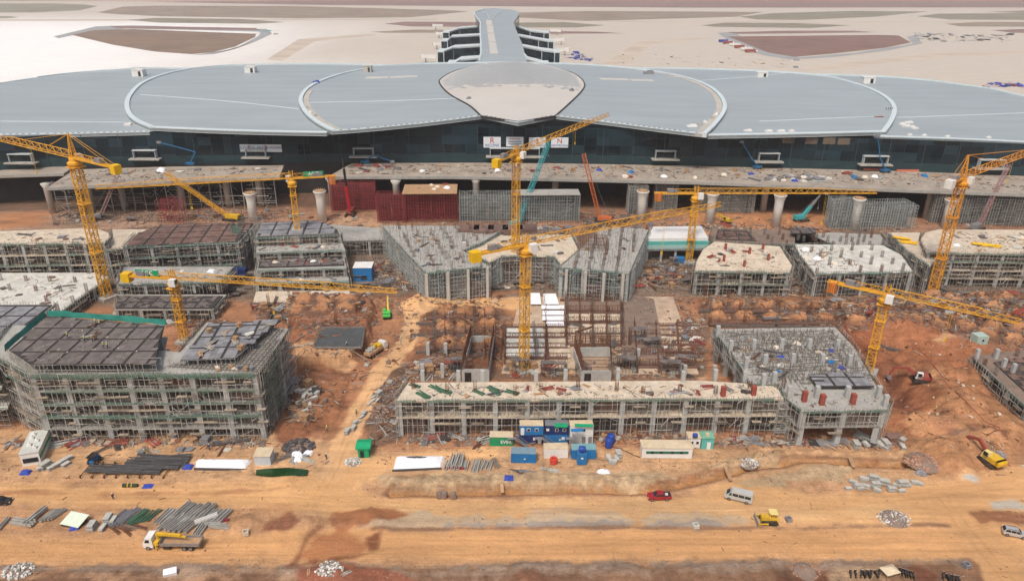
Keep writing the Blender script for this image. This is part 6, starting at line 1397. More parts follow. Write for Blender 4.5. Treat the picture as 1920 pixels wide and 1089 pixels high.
container('lower navy office container under the beige roofed blue one', 974, 1018, 832, NAVY, doors=(0.35,), plates=((0.12, 1.5, 0.5, 0.8),))
container('bright blue upper office container with two windows and beige roof', 974, 1018, 832, BLUE, ROOFT, z=2.62, wins=((-0.12, 0.9), (0.22, 0.9)), doors=(-0.38,))
container('lower blue office container with a white notice in the middle stack', 1021, 1065, 832, BLUE, plates=((0.28, 1.6, 0.8, 0.8), (0.15, 1.2, 0.5, 0.3)))
container('dark navy upper office container with red framed windows', 1021, 1065, 832, NAVY, mat('roof_slate', (0.16, 0.17, 0.18), 0.7, 0.2, 0.5), z=2.62, wins=((0.0, 0.8), (0.32, 0.8)), plates=((-0.38, 1.5, 0.7, 0.7),))
container('lower white office container with open black doors', 1068, 1111, 832, WHITE, doors=(0.1, 0.38))
container('upper cream office container with green and blue sheets on its roof', 1068, 1111, 832, WHITE, ROOFT, z=2.62, wins=((-0.25, 0.7), (0.1, 0.7)))
mb = MB(); mb.box((0, 0, 0), (3.0, 1.2, 0.08), 0.05); p = G(1082, 806, 5.5); o = put('roof_sheet', mb, BLUE); o.location = p; tag(o, 'blue sheet laid on the roof of the upper cream container', 'sheet')
mb = MB(); mb.box((0, 0, 0), (4.5, 1.2, 0.08), -0.03); o = put('roof_sheet', mb, GREEN); o.location = G(1095, 797, 5.52); tag(o, 'green sheet laid on the roof of the upper cream container', 'sheet')
mb = MB(); mb.box((0, 0, 0), (3.2, 1.6, 0.08), -0.03); o = put('roof_sheet', mb, GREEN); o.location = G(1052, 797, 5.52); tag(o, 'green sheet on the slate roof of the dark navy container', 'sheet')
stairs(990, 838, -3.2, 'grey steel stair leaning on the bright blue office container'); stairs(1041, 838, -3.2, 'grey steel stair leaning on the dark navy office container'); stairs(1092, 838, -2.6, 'grey steel stair before the cream office container')
container('plain blue container with a small notice at the left of the front row', 958, 1005, 868, BLUE, mat('roof_bluegrey', (0.17, 0.27, 0.33), 0.7, 0.2, 0.5, dirt=0.3), plates=((0.05, 1.2, 0.45, 0.3),))
container('white container with a rusty beige roof in the front row', 1020, 1065, 859, WHITE, ROOFT)
container('blue container behind the blue tank hut in the front row', 1071, 1117, 861, BLUE, mat('roof_teal', (0.16, 0.33, 0.36), 0.7, 0.2, 0.5, dirt=0.3))
kk, _ = container('small blue toilet cabin with a water tank on top', 1082, 1100, 872, BLUE, None, W=2.0, H_=2.9, plates=((0, 1.9, 0.5, 0.4),), name='toilet_cabin')
def tank(loc, lbl, r=0.75, L_=1.7, horiz=True, m=None):
    mb = MB(); prof = [(r * 0.5, -L_ / 2), (r * 0.92, -L_ / 2 + 0.12), (r, -L_ / 2 + 0.3), (r, L_ / 2 - 0.3), (r * 0.92, L_ / 2 - 0.12), (r * 0.5, L_ / 2)]; mb.lathe((0, 0, 0), prof, 14)
    for z in (-L_ / 4, 0, L_ / 4): mb.lathe((0, 0, z), [(r * 1.01, -0.06), (r * 1.05, 0), (r * 1.01, 0.06)], 14)
    t = thing('water_tank', lbl, 'water tank', loc); o = put('tank', mb, m or TANKB, t, smooth=True)
    if horiz: o.rotation_euler = (0, rad(90), 0); o.location = (0, 0, r + 0.15)
    else: o.location = (0, 0, L_ / 2)
    mb = MB()
    for s in (-0.5, 0.5): mb.box((s, 0, 0.1), (0.12, r * 1.5, 0.2)) if horiz else mb.box((s, 0, 0.02), (0.1, r, 0.06))
    put('cradle', mb, STEEL, t)
TANKB = mat('tank_blue', (0.02, 0.06, 0.30), 0.35, 0.1, 1)
kp = kk.location; tank((kp.x, kp.y, kp.z + 2.95), 'blue water tank on top of the small blue toilet cabin')
for px, py, s in ((1141, 838, 1.2), (1145, 830, 1.2)): tank(on(px, py), 'dark blue tank of the pair standing right of the office stack' if py > 835 else 'rear dark blue tank of the pair right of the office stack', 0.95, 2.6, False)
of, ofL = container('long low cream office hut with green striped window band', 1203, 1297, 859, WHITE, ROOFT, W=3.2, H_=2.9, hut=True)
mb = MB(); mb.box((0, -1.65, 1.7), (ofL * 0.84, 0.08, 0.7)); wb = put('window_band', mb, mat('band_green', (0.02, 0.13, 0.09), 0.4, 0.15, 0.8), of); mb = MB()
for x in (-0.3, -0.12, 0.1, 0.28): mb.box((x * ofL, -1.72, 1.7), (0.7, 0.06, 0.6))
put('pane', mb, BGLASS, wb)
for x, h in ((1285, 815), ): pass
container('small white site hut with two windows and beige roof', 1289, 1312, 840, WHITE, ROOFT, W=2.6, H_=2.9, wins=((-0.2, 0.8), (0.25, 0.8)), hut=True, name='site_hut'); tank(G(1303, 820, 3.2), 'small blue tank on the white hut roof beside the green hut', 0.55, 1.2)
gh, _ = container('green site hut with open front beside the white hut', 1314, 1337, 842, TEAL, mat('roof_green', (0.16, 0.36, 0.25), 0.7, 0.15, 0.6), W=2.8, H_=3.2, doors=(0.1,), hut=True, name='site_hut')
mb = MB(); mb.box((0, -0.2, 3.5), (0.9, 0.8, 0.7)); put('roof_box', mb, ROOFT, gh)
gs, _ = container('bright green shed with a sloping roof beside the haul road', 672, 692, 858, GREEN, None, W=3.2, H_=2.6, hut=True, name='shed'); mb = MB(); mb.extr([(-1.9, 2.62), (1.9, 2.62), (1.9, 3.0), (0, 3.5), (-1.9, 3.0)], -1.8, 1.8, 'X'); o = put('roof', [mb][0], GREEN, gs); mb = MB(); mb.box((-0.3, -1.68, 1.1), (0.9, 0.08, 1.9)); put('door', mb, BLACK, gs)
# left yard
hutl, hl = container('long two tone white and green cabin turned end-on at the left', 45, 76, 872, WHITE, mat('cabin_roof', (0.50, 0.52, 0.48), 0.7, 0.15, 0.6, dirt=0.4), W=9.5, H_=3.4, rz=0.30, hut=True, name='site_cabin'); mb = MB(); mb.box((0, -4.82, 1.5), (hl * 0.8, 0.1, 1.2)); put('window_band', mb, BGLASS, hutl); mb = MB(); mb.box((hl / 2 + 0.06, 0, 1.8), (0.1, 9, 0.6)); put('green_stripe', mb, GREEN, hutl)
for k in range(5):
    mb = MB(); mb.box((0, 0, 0.25), (0.9, 0.9, 0.5)); mb.lathe((0, 0, 0.5), [(0.3, 0), (0.22, 0.35)], 8); o = put('roof_vent', mb, WHITE, hutl); o.location = (rnd.uniform(-1, 1), -3 + k * 1.5, 3.46)
wh, _ = container('pale grey brick cabin with timber roof above the green pool', 478, 508, 872, mat('cabin_grey', (0.48, 0.52, 0.54), 0.8, 0.1, 1), ROOFT, W=3.4, H_=2.6, hut=True, name='site_cabin')
bs = G(665, 528, 0); cb_, cl_ = container('tall blue two storey cabin with white roof before the link slab', 664, 698, 528, BLUE, WHITE, W=6.0, H_=5.4, hut=True, name='site_cabin'); mb = MB(); mb.box((0.4, -3.1, 1.6), (2.2, 0.15, 1.4)); put('window', mb, BGLASS, cb_)
container('small dark blue container below the brown decked block', 440, 462, 524, NAVY, None, W=3, H_=4)
container('small blue box cabin at the foot of the right centre crane', 1266, 1284, 494, BLUE, None, W=2.6, H_=2.2, hut=True, name='site_cabin')
container('small pale green cabin above the right pit', 1833, 1853, 638, mat('cabin_mint', (0.36, 0.46, 0.40), 0.6, 0.1, 1), None, W=3.2, H_=2.8, hut=True, name='site_cabin', wins=((0, 0.9),))
slabtile([(480, 890), (520, 893), (575, 890), (578, 880), (540, 876), (500, 878), (480, 880)], 0.22, mat('green_water', (0.012, 0.045, 0.012), 0.15, 0.3, 0.4, spec=0.5), 'pool', 'dark green pool of water beside the grey cabin', 0.1, 'pool')

# ---------------- vehicles ----------------
def wheel_mesh(r=0.36, w=0.25):
    mb = MB(); mb.tube((0, -w / 2, 0), (0, w / 2, 0), r, None, 14); return mb.mesh('wheel', RUBBER)
RIMM = {}
def add_wheels(t, xs_, hw, r, w=0.25):
    me = wheel_mesh(r, w); mb = MB(); mb.tube((0, -w / 2 - 0.015, 0), (0, w / 2 + 0.015, 0), r * 0.55, None, 10); rm = mb.mesh('rim', STEEL)
    for x in xs_:
        for s in (-1, 1):
            o = bpy.data.objects.new('wheel', me); COL.objects.link(o); o.parent = t; o.location = (x, s * hw, r); q = bpy.data.objects.new('rim', rm); COL.objects.link(q); q.parent = o
def hull(name, prof, w, m, t, taper=None, rise=0.0):
    """side profile (x,z) given a body width; points above rise narrow by taper"""
    mb = MB(); n = len(prof); vs = []
    for s in (-1, 1):
        for x, z in prof: k = 1.0 - (taper * max(0, z - rise) if taper else 0); vs.append((x, s * w / 2 * k, z))
    mb.add(vs, [tuple(range(n)), tuple(range(2 * n - 1, n - 1, -1))] + [(i + n, (i + 1) % n + n, (i + 1) % n, i) for i in range(n)]); return put(name, mb, m, t)
def pane(t, q, name='window'): mb = MB(); mb.add(q, [(0, 1, 2, 3)]); return put(name, mb, BGLASS, t)
def sidepanes(t, spans, z0, z1, w, taper, rise):
    for x0, x1, x2, x3 in spans:
        for s in (-1, 1):
            f = lambda z: s * (w / 2 * (1 - taper * max(0, z - rise)) + 0.012); pane(t, [(x0, f(z0), z0), (x1, f(z0), z0), (x2, f(z1), z1), (x3, f(z1), z1)])
def lamps(t, x, w, z, front=True):
    for s in (-1, 1): mb = MB(); mb.box((x, s * w, z), (0.08, 0.4, 0.2)); put('headlight' if front else 'tail_light', mb, WHITE if front else REDP, t)
def pickup(loc, rz, lbl):
    t = thing('pickup_truck', lbl, 'pickup truck', loc, None, rz)
    hull('body', [(2.62, 0.45), (2.65, 0.85), (2.45, 1.02), (1.25, 1.12), (-2.65, 1.12), (-2.65, 0.5), (-2.0, 0.38), (2.0, 0.38)], 1.86, RED, t, 0.06, 0.7)
    hull('cabin', [(1.25, 1.1), (0.45, 1.76), (-0.75, 1.78), (-1.05, 1.1)], 1.74, RED, t, 0.28, 1.1)
    mb = MB(); mb.box((-1.85, 0, 1.14), (1.5, 1.5, 0.06)); put('cargo_bed', mb, BLACK, t)
    mb = MB(); mb.box((-1.6, 0.2, 1.3), (0.6, 0.5, 0.3)); put('load', mb, WHITE, t)
    pane(t, [(1.24, -0.74, 1.15), (1.24, 0.74, 1.15), (0.52, 0.66, 1.72), (0.52, -0.66, 1.72)], 'windscreen').location = (0.015, 0, 0.01)
    sidepanes(t, [(1.0, 0.1, 0.1, 0.45), (0.02, -0.95, -0.78, 0.02)], 1.17, 1.68, 1.74, 0.28, 1.1); add_wheels(t, (1.7, -1.6), 0.85, 0.38); lamps(t, 2.62, 0.7, 0.85); lamps(t, -2.64, 0.75, 0.9, False); return t
def suv(loc, rz, lbl, m=SILVER):
    t = thing('parked_car', lbl, 'car', loc, None, rz)
    hull('body', [(2.25, 0.42), (2.28, 0.78), (2.05, 0.95), (1.15, 1.02), (-2.25, 1.04), (-2.28, 0.5), (-1.9, 0.34), (1.9, 0.34)], 1.8, m, t, 0.06, 0.7)
    hull('cabin', [(1.2, 1.0), (0.45, 1.62), (-1.75, 1.64), (-2.2, 1.02)], 1.7, m, t, 0.25, 1.0)
    pane(t, [(1.2, -0.72, 1.05), (1.2, 0.72, 1.05), (0.52, 0.64, 1.58), (0.52, -0.64, 1.58)], 'windscreen').location = (0.015, 0, 0.01); pane(t, [(-2.2, 0.7, 1.1), (-2.2, -0.7, 1.1), (-1.83, -0.62, 1.58), (-1.83, 0.62, 1.58)], 'rear_window').location = (-0.015, 0, 0.01)
    sidepanes(t, [(0.95, 0.1, 0.1, 0.5), (0.02, -0.85, -0.85, 0.02), (-0.93, -1.95, -1.7, -0.93)], 1.06, 1.55, 1.7, 0.25, 1.0); add_wheels(t, (1.4, -1.4), 0.82, 0.34)
    lamps(t, 2.25, 0.65, 0.75); lamps(t, -2.26, 0.7, 0.85, False); mb = MB()
    for s in (-0.6, 0.6): mb.beam((0.3, s, 1.7), (-1.6, s, 1.7), 0.06)
    put('roof_rack', mb, BLACK, t); return t
def minibus(loc, rz, lbl):
    t = thing('minibus', lbl, 'minibus', loc, None, rz); m = VANS
    hull('body', [(2.95, 0.45), (3.0, 0.95), (2.75, 1.15), (1.95, 1.9), (1.5, 2.45), (-2.9, 2.5), (-3.0, 1.2), (-3.0, 0.45)], 2.0, m, t, 0.07, 1.1)
    pane(t, [(2.62, -0.85, 1.28), (2.62, 0.85, 1.28), (1.9, 0.78, 1.98), (1.9, -0.78, 1.98)], 'windscreen').location = (0.04, 0, 0.05); pane(t, [(-3.0, 0.8, 1.4), (-3.0, -0.8, 1.4), (-2.95, -0.75, 2.15), (-2.95, 0.75, 2.15)], 'rear_window').location = (-0.03, 0, 0)
    sidepanes(t, [(2.2, 1.5, 1.5, 1.75), (1.3, 0.1, 0.1, 1.3), (0.0, -1.2, -1.2, 0.0), (-1.3, -2.6, -2.6, -1.3)], 1.35, 2.05, 2.0, 0.07, 1.1); add_wheels(t, (1.9, -1.8), 0.9, 0.38); lamps(t, 2.95, 0.75, 0.9); lamps(t, -3.0, 0.8, 1.1, False); return t
def crane_truck(loc, rz, lbl):
    t = thing('crane_truck', lbl, 'truck', loc, None, rz)
    cab = hull('cab', [(5.6, 0.7), (5.75, 1.3), (5.5, 2.0), (5.1, 3.0), (3.7, 3.1), (3.6, 0.7)], 2.45, WHITE, t, 0.03, 1.8); pane(cab, [(5.62, -1.05, 1.95), (5.62, 1.05, 1.95), (5.22, 0.98, 2.85), (5.22, -0.98, 2.85)], 'windscreen').location = (0.05, 0, 0); sidepanes(cab, [(5.2, 4.2, 4.2, 4.95)], 1.95, 2.7, 2.45, 0.03, 1.8)
    mb = MB()
    for s in (-0.45, 0.45): mb.box((-0.6, s, 0.95), (10.2, 0.2, 0.3))
    mb.box((1, -1.0, 0.75), (1.4, 0.5, 0.6)); mb.box((1, 1.0, 0.75), (1.4, 0.5, 0.6)); put('chassis', mb, BLACK, t)
    mb = MB(); mb.box((-1.75, 0, 1.25), (8.0, 2.45, 0.18)); put('bed', mb, WOOD, t)
    mb = MB()
    for s in (-1, 1): mb.box((-1.75, s * 1.22, 1.6), (8.0, 0.07, 0.6))
    mb.box((-5.75, 0, 1.6), (0.07, 2.4, 0.6)); mb.box((2.2, 0, 1.75), (0.08, 2.4, 0.9)); put('side_boards', mb, STEEL, t)
    mb = MB(); mb.box((3.0, 0, 1.6), (0.9, 2.3, 0.8)); mb.tube((3.0, 0, 1.9), (3.0, 0, 3.4), 0.3); mb.beam((3.0, 0, 3.3), (-1.9, 0.1, 3.0), 0.5, 0.55, True); mb.beam((-0.5, 0.1, 3.1), (-2.8, 0.1, 2.6), 0.32, 0.36, True)
    for s in (-1, 1): mb.beam((3.0, s * 1.2, 1.4), (3.0, s * 1.3, 0.3), 0.2)
    put('loader_crane', mb, YEL2, t); add_wheels(t, (4.7, -2.6, -3.9), 1.02, 0.52, 0.45); lamps(t, 5.7, 0.9, 1.05); return t
def bulldozer(loc, rz, lbl):
    t = thing('bulldozer', lbl, 'bulldozer', loc, None, rz); mb = MB()
    for s in (-1, 1): mb.extr([(-1.9, 0.4), (-1.5, 0), (1.4, 0), (1.8, 0.4), (1.4, 0.9), (-1.5, 1.0)], s * 1.0 - 0.28, s * 1.0 + 0.28)
    put('tracks', mb, RUBBER, t); mb = MB(); mb.box((0.7, 0, 1.25), (2.0, 1.3, 1.0)); mb.box((-1.0, 0, 1.05), (1.8, 1.5, 0.7)); mb.tube((0.9, 0.3, 1.7), (0.9, 0.3, 2.4), 0.07); put('body', mb, YEL2, t)
    mb = MB(); mb.box((-0.75, 0, 2.75), (1.7, 1.8, 0.14))
    for sx_ in (-1.5, 0): 
        for s in (-1, 1): mb.beam((sx_, s * 0.8, 1.3), (sx_, s * 0.8, 2.7), 0.09)
    put('canopy', mb, ROOFY, t); mb = MB(); mb.extr([(2.6, 0.05), (2.75, 0.05), (2.6, 0.6), (2.75, 1.25), (2.6, 1.25), (2.42, 0.6)], -1.7, 1.7); put('blade', mb, STEEL, t); mb = MB()
    for s in (-1, 1): mb.beam((0.3, s * 1.4, 0.6), (2.6, s * 1.4, 0.5), 0.2, 0.25, True)
    mb.box((-0.8, 0, 1.55), (0.6, 0.6, 0.4)); put('push_arms', mb, YEL2, t); return t
ROOFY = mat('canopy_cream', (0.70, 0.56, 0.22), 0.6, 0.1, 1)
def excavator(loc, rz, lbl, m, armm=None, s=1.0, cabm=None, reach=(3.4, 3.6, 6.0, 2.6, 7.2, 0.4)):
    t = thing('excavator', lbl, 'excavator', loc, None, rz); mb = MB()
    for q in (-1, 1): mb.extr([(-2.1 * s, 0.45 * s), (-1.7 * s, 0), (1.7 * s, 0), (2.1 * s, 0.45 * s), (1.7 * s, 0.95 * s), (-1.7 * s, 0.95 * s)], (q * 1.15 - 0.3) * s, (q * 1.15 + 0.3) * s)
    put('tracks', mb, RUBBER, t); mb = MB(); mb.box((-0.9 * s, 0, 1.75 * s), (3.4 * s, 2.5 * s, 1.1 * s)); mb.extr([(-2.9 * s, 1.2 * s), (-2.1 * s, 1.2 * s), (-2.1 * s, 2.3 * s), (-2.7 * s, 2.3 * s), (-2.95 * s, 1.8 * s)], -1.25 * s, 1.25 * s); mb.lathe((0, 0, 0.9 * s), [(0.8 * s, 0), (0.8 * s, 0.35 * s)], 12); put('body', mb, m, t)
    mb = MB(); mb.extr([(-0.5 * s, 1.3 * s), (1.25 * s, 1.3 * s), (1.1 * s, 2.3 * s), (0.8 * s, 3.1 * s), (-0.5 * s, 3.1 * s)], 0.3 * s, 1.25 * s); cab = put('cab', mb, cabm or m, t); mb = MB(); mb.box((0.3 * s, 1.27 * s, 2.5 * s), (1.0 * s, 0.04, 0.9 * s)); mb.box((1.2 * s, 0.78 * s, 2.3 * s), (0.06, 0.75 * s, 1.2 * s)); put('window', mb, BGLASS, cab)
    x1, z1, x2, z2, x3, z3 = [v * s for v in reach]; am = armm or m; mb = MB(); mb.beam((0.9 * s, -0.35 * s, 1.8 * s), (x1, -0.35 * s, z1), 0.55 * s, 0.75 * s, True); mb.beam((x1, -0.35 * s, z1), (x2, -0.35 * s, z2), 0.45 * s, 0.6 * s, True); mb.beam((1.6 * s, -0.35 * s, 1.7 * s), (x1 * 0.9, -0.35 * s, z1 * 0.8), 0.2 * s); put('boom', mb, am, t)
    mb = MB(); mb.beam((x2 - 0.2 * s, -0.35 * s, z2 + 0.2 * s), (x3, -0.35 * s, z3 + 0.5 * s), 0.4 * s, 0.5 * s, True); st_ = put('dipper_arm', mb, am, t); mb = MB(); mb.extr([(x3 - 0.6 * s, z3 + 0.6 * s), (x3 + 0.3 * s, z3 + 0.9 * s), (x3 + 0.5 * s, z3 + 0.2 * s), (x3, z3 - 0.4 * s), (x3 - 0.8 * s, z3 - 0.2 * s)], -0.95 * s, 0.25 * s); put('bucket', mb, STEEL, t); return t
def mixer(loc, rz, lbl):
    t = thing('lorry', lbl, 'truck', loc, None, rz); cab = hull('cab', [(4.0, 0.7), (4.1, 1.4), (3.7, 2.9), (2.4, 3.0), (2.3, 0.7)], 2.4, WHITE, t, 0.03, 1.8); pane(cab, [(4.02, -1, 1.8), (4.02, 1, 1.8), (3.78, 0.95, 2.7), (3.78, -0.95, 2.7)], 'windscreen').location = (0.05, 0, 0)
    mb = MB(); mb.box((-1, 0, 0.95), (6.5, 1.0, 0.35)); put('chassis', mb, BLACK, t); mb = MB(); mb.box((-1.2, 0, 1.5), (6.2, 2.4, 0.9)); put('load_bed', mb, WOOD, t); mb = MB(); mb.box((0.9, 0, 2.2), (1.6, 2.0, 1.2)); mb.tube((0.8, 0, 2.5), (-0.9, 0, 3.0), 0.45); put('machinery', mb, YEL2, t); mb = MB()
    for k in range(5): mb.box((-3.6 + k * 0.7, rnd.uniform(-.5, .5), 2.3), (0.6, 1.6, 0.7), rnd.uniform(-.2, .2))
    put('cargo', mb, CONC, t); add_wheels(t, (3.2, -1.8, -3.0), 1.0, 0.5, 0.4); return t
crane_truck(on(327, 1024), math.pi - 0.01, 'white cabbed flatbed truck with a folded yellow loader crane at the lower left')
pickup(on(1235, 934), math.pi + 0.06, 'dark red pickup truck on the sandy road beyond the trench')
minibus(on(1384, 936), math.pi - 0.38, 'silver white minibus parked askew by the spoil heap')
suv(on(1901, 1002), -0.35, 'silver estate car with roof rack at the lower right edge')
suv(on(2, 944), 0.1, 'dark car cut off by the left edge', BLACK)
bulldozer(on(1440, 978), math.pi - 0.05, 'yellow bulldozer with cream canopy beside the gravel strip')
excavator(on(1853, 868), 1.9, 'yellow excavator with red boom below the rock heap at the right', YEL2, REDP, 1.15, ROOFY)
excavator(on(1722, 715), 2.85, 'red and white excavator with long red boom in the red pit', REDP, REDP, 1.05, WHITE, (3.4, 3.4, 6.6, 3.0, 7.4, -0.3))
excavator(on(726, 594), 1.7, 'lime green excavator beside the dark earth mound on the haul road', LIME, YEL2, 0.95, LIME, (3.0, 4.0, 5.2, 5.4, 7.0, 2.8))
mixer(on(706, 662), 1.05, 'white cabbed lorry with yellow gear stopped on the haul road')
excavator(on(1360, 418), 2.6, 'yellow wheel loader like digger beside the second right pier', YEL2, None, 1.0)
# small dusty tractor in the left yard
t = thing('tractor', 'small blue tractor with a dark flat roof in the left yard', 'tractor', on(180, 866), None, 1.4); mb = MB(); mb.box((0.6, 0, 0.9), (1.6, 0.8, 0.7)); mb.box((-0.7, 0, 0.8), (1.3, 1.3, 0.6)); put('body', mb, BLUE, t); mb = MB(); mb.box((-0.5, 0, 2.3), (2.4, 1.8, 0.12))
for sx_ in (-1.3, 0.4):
    for s in (-1, 1): mb.beam((sx_, s * 0.75, 1), (sx_, s * 0.75, 2.25), 0.08)
put('roof', mb, BLACK, t); add_wheels(t, (-0.9,), 0.85, 0.7, 0.4); add_wheels(t, (1.1,), 0.7, 0.42, 0.25)
# motorbikes, bottom right
def motorbike():
    t = thing('motorbike', 'dark motorbike', 'motorbike', (0, 0, 0)); mb = MB(); mb.box((0, 0, 0.62), (0.9, 0.28, 0.4)); mb.beam((0.45, 0, 0.8), (0.68, 0, 0.3), 0.1); mb.beam((0.42, -0.33, 1.02), (0.42, 0.33, 1.02), 0.06); mb.extr([(0.35, 0.6), (0.55, 0.6), (0.5, 1.0), (0.4, 1.05)], -0.2, 0.2); put('frame', mb, BLACK, t)
    mb = MB(); mb.box((-0.35, 0, 0.84), (0.8, 0.3, 0.12)); put('seat', mb, RUBBER, t); me = wheel_mesh(0.3, 0.12)
    for x in (-0.65, 0.65): o = bpy.data.objects.new('wheel', me); COL.objects.link(o); o.parent = t; o.location = (x, 0, 0.3)
    mb = MB(); mb.box((0.56, 0, 0.92), (0.08, 0.18, 0.14)); put('headlight', mb, WHITE, t); return t
mb0 = motorbike(); spots = [(1594, 1078), (1603, 1078)] + [(1614 + 4.6 * k, 1078 + (k % 2)) for k in range(5)] + [(1642, 1079), (1647, 1077)] + [(1686 + 5 * k, 1074 + k * 1.6) for k in range(6)] + [(1768, 1082)] + [(1776 + 5 * k, 1086 + k) for k in range(5)]
for i, (a, c) in enumerate(spots):
    gname = 'motorbikes parked left of the cream tarp' if a < 1660 else 'motorbikes parked right of the cream tarp' if a < 1740 else 'motorbikes parked beyond the wet patch'
    l = {'m': 0}; lbl = {'motorbikes parked left of the cream tarp': 'dark motorbike in the row left of the small cream tent', 'motorbikes parked right of the cream tarp': 'dark motorbike in the row between tent and wet patch', 'motorbikes parked beyond the wet patch': 'dark motorbike in the row right of the wet patch'}[gname]
    if i == 0: o = mb0; o.location = on(a, c); o.rotation_euler[2] = 1.35; o['label'] = lbl; o['group'] = gname
    else: dup(mb0, on(a, c), 1.35 + rnd.uniform(-.3, .3), lbl, gname)
t = thing('tent', 'small cream tent between two rows of motorbikes', 'tent', on(1666, 1078), None, 0.3); mb = MB(); mb.add([(-1.6, -1.2, 1.4), (1.6, -1.2, 1.4), (1.6, 1.2, 1.4), (-1.6, 1.2, 1.4), (0, 0, 2.2)], [(0, 1, 4), (1, 2, 4), (2, 3, 4), (3, 0, 4)]); put('cover', mb, ROOFT, t); mb = MB()
for a in (-1.5, 1.5):
    for c in (-1.1, 1.1): mb.beam((a, c, 0), (a, c, 1.45), 0.07)
put('poles', mb, WOOD, t)
# row of freight trucks on the far apron
for k, (px, py, m) in enumerate([(1356, 80, TARPB), (1364, 83, REDP), (1376, 87, WHITE), (1386, 91, REDP), (1398, 95, WHITE), (1406, 99, REDP)]):
    g = G(px, py); t = thing('freight_truck', ['dark blue freight truck at the top of the row beside the right field', 'red freight truck second from the top of the row by the right field', 'white freight truck third in the row by the right field', 'red freight truck fourth in the row by the right field', 'white freight truck next to last in the row by the right field', 'red freight truck nearest in the row by the right field'][k], 'truck', g, 'freight trucks by the right field', 0.1); mb = MB(); mb.box((0, 0, 2.6), (14, 4, 3.2)); put('box_body', mb, m, t); mb = MB(); mb.box((8.6, 0, 1.9), (2.4, 3.2, 2.6)); put('cab', mb, WHITE, t); add_wheels(t, (-5, -3, 8), 1.6, 0.7, 0.5)
# people
def person_mesh(stride=0.18, arm=0.15):
    P = [(0, 0, 0.95), (0, 0, 1.2), (0, 0, 1.42), (0, 0, 1.52), (0.02, 0, 1.62), (0.02, 0, 1.74), (0, 0.1, 0.9), (stride, 0.1, 0.5), (stride * 0.6, 0.1, 0.06), (stride * 0.6 + 0.16, 0.1, 0.03), (0, -0.1, 0.9), (-stride * .4, -0.1, 0.5), (-stride * 1.2, -0.1, 0.08), (-stride * 1.2 + 0.16, -0.1, 0.03), (0, 0.2, 1.4), (-arm * .5, 0.25, 1.12), (arm * .3, 0.26, 0.86), (0, -0.2, 1.4), (arm, -0.25, 1.12), (arm * 2, -0.25, 0.9)]
    E = [(0, 1), (1, 2), (2, 3), (3, 4), (4, 5), (0, 6), (6, 7), (7, 8), (8, 9), (0, 10), (10, 11), (11, 12), (12, 13), (2, 14), (14, 15), (15, 16), (2, 17), (17, 18), (18, 19)]
    R_ = [.15, .15, .15, .06, .10, .09, .1, .075, .05, .04, .1, .075, .05, .04, .07, .05, .04, .07, .05, .04]
    me = bpy.data.meshes.new('body'); me.from_pydata(P, E, []); o = bpy.data.objects.new('body', me); COL.objects.link(o); md = o.modifiers.new('s', 'SKIN')
    for v, r in zip(me.skin_vertices[0].data, R_): v.radius = (r, r)
    me.skin_vertices[0].data[0].use_root = True; sm = o.modifiers.new('d', 'SUBSURF'); sm.levels = 1; bpy.context.view_layer.update()
    out = bpy.data.meshes.new_from_object(o.evaluated_get(bpy.context.evaluated_depsgraph_get())); bpy.data.objects.remove(o); out.materials.clear(); out.materials.append(CLOTH); out.materials.append(SKIN)
    for p in out.polygons: p.material_index = 1 if p.center.z > 1.5 else 0
    return out
PM = [person_mesh(0.2, 0.15), person_mesh(0.05, 0.05)]
mb = MB(); mb.lathe((0.02, 0, 1.72), [(0.15, 0), (0.14, 0.06), (0.09, 0.13), (0.02, 0.15)], 10); HM = mb.mesh('helmet', HELM, None, True); mb = MB(); mb.lathe((0, 0, 1.02), [(0.19, 0), (0.2, 0.25), (0.17, 0.42)], 10); VM = mb.mesh('vest', VEST, None, True)
def person(p, rz, lbl, k=0, vest=True, group=None):
    t = thing('person', lbl, 'person', p, group, rz); o = bpy.data.objects.new('body', PM[k]); COL.objects.link(o); o.parent = t; o = bpy.data.objects.new('helmet', HM); COL.objects.link(o); o.parent = t
    if vest: o = bpy.data.objects.new('vest', VM); COL.objects.link(o); o.parent = t
for px, py, v, l in [(213, 936, False, 'person in dark clothes walking on the road above the beam stacks'), (612, 861, False, 'person in dark clothes walking down the haul road junction'), (613, 808, True, 'person in a bright vest at the foot of the red slope'), (668, 776, True, 'person in a bright vest at the haul road edge near the slab stacks'), (393, 843, False, 'person in dark clothes walking behind the black pipe racks'), (272, 853, True, 'person in a bright vest among the pipe racks'),
                     (1757, 758, True, 'person in a pale vest on the red slope right of the pit'), (651, 650, False, 'person standing by the dark square raft')]: person(on(px, py), rnd.uniform(0, 6), l, rnd.randint(0, 1), v)
for px, py, l in [(180, 609, 'person bending on the black deck near its back edge'), (188, 612, 'second person at the back edge of the black deck'), (159, 641, 'person alone near the front of the black deck'), (174, 640, 'person right of the lone one near the front of the black deck'), (127, 634, 'person at the left front of the black deck')]: person(G(px, py, 21.45), rnd.uniform(0, 6), l, 1)
for px in (195, 202): person(G(px, 653, 21.45), rnd.uniform(0, 6), 'person in a bright vest in the pair at the front of the black deck', 1, True, 'pair at the front of the black deck')
for k in range(4): p = RP(1661 + 4 * k, 207, 1.0); person(p, rnd.uniform(0, 6), 'person in dark clothes in the small group on the right roof petal', 1, False, 'group on the right roof petal')
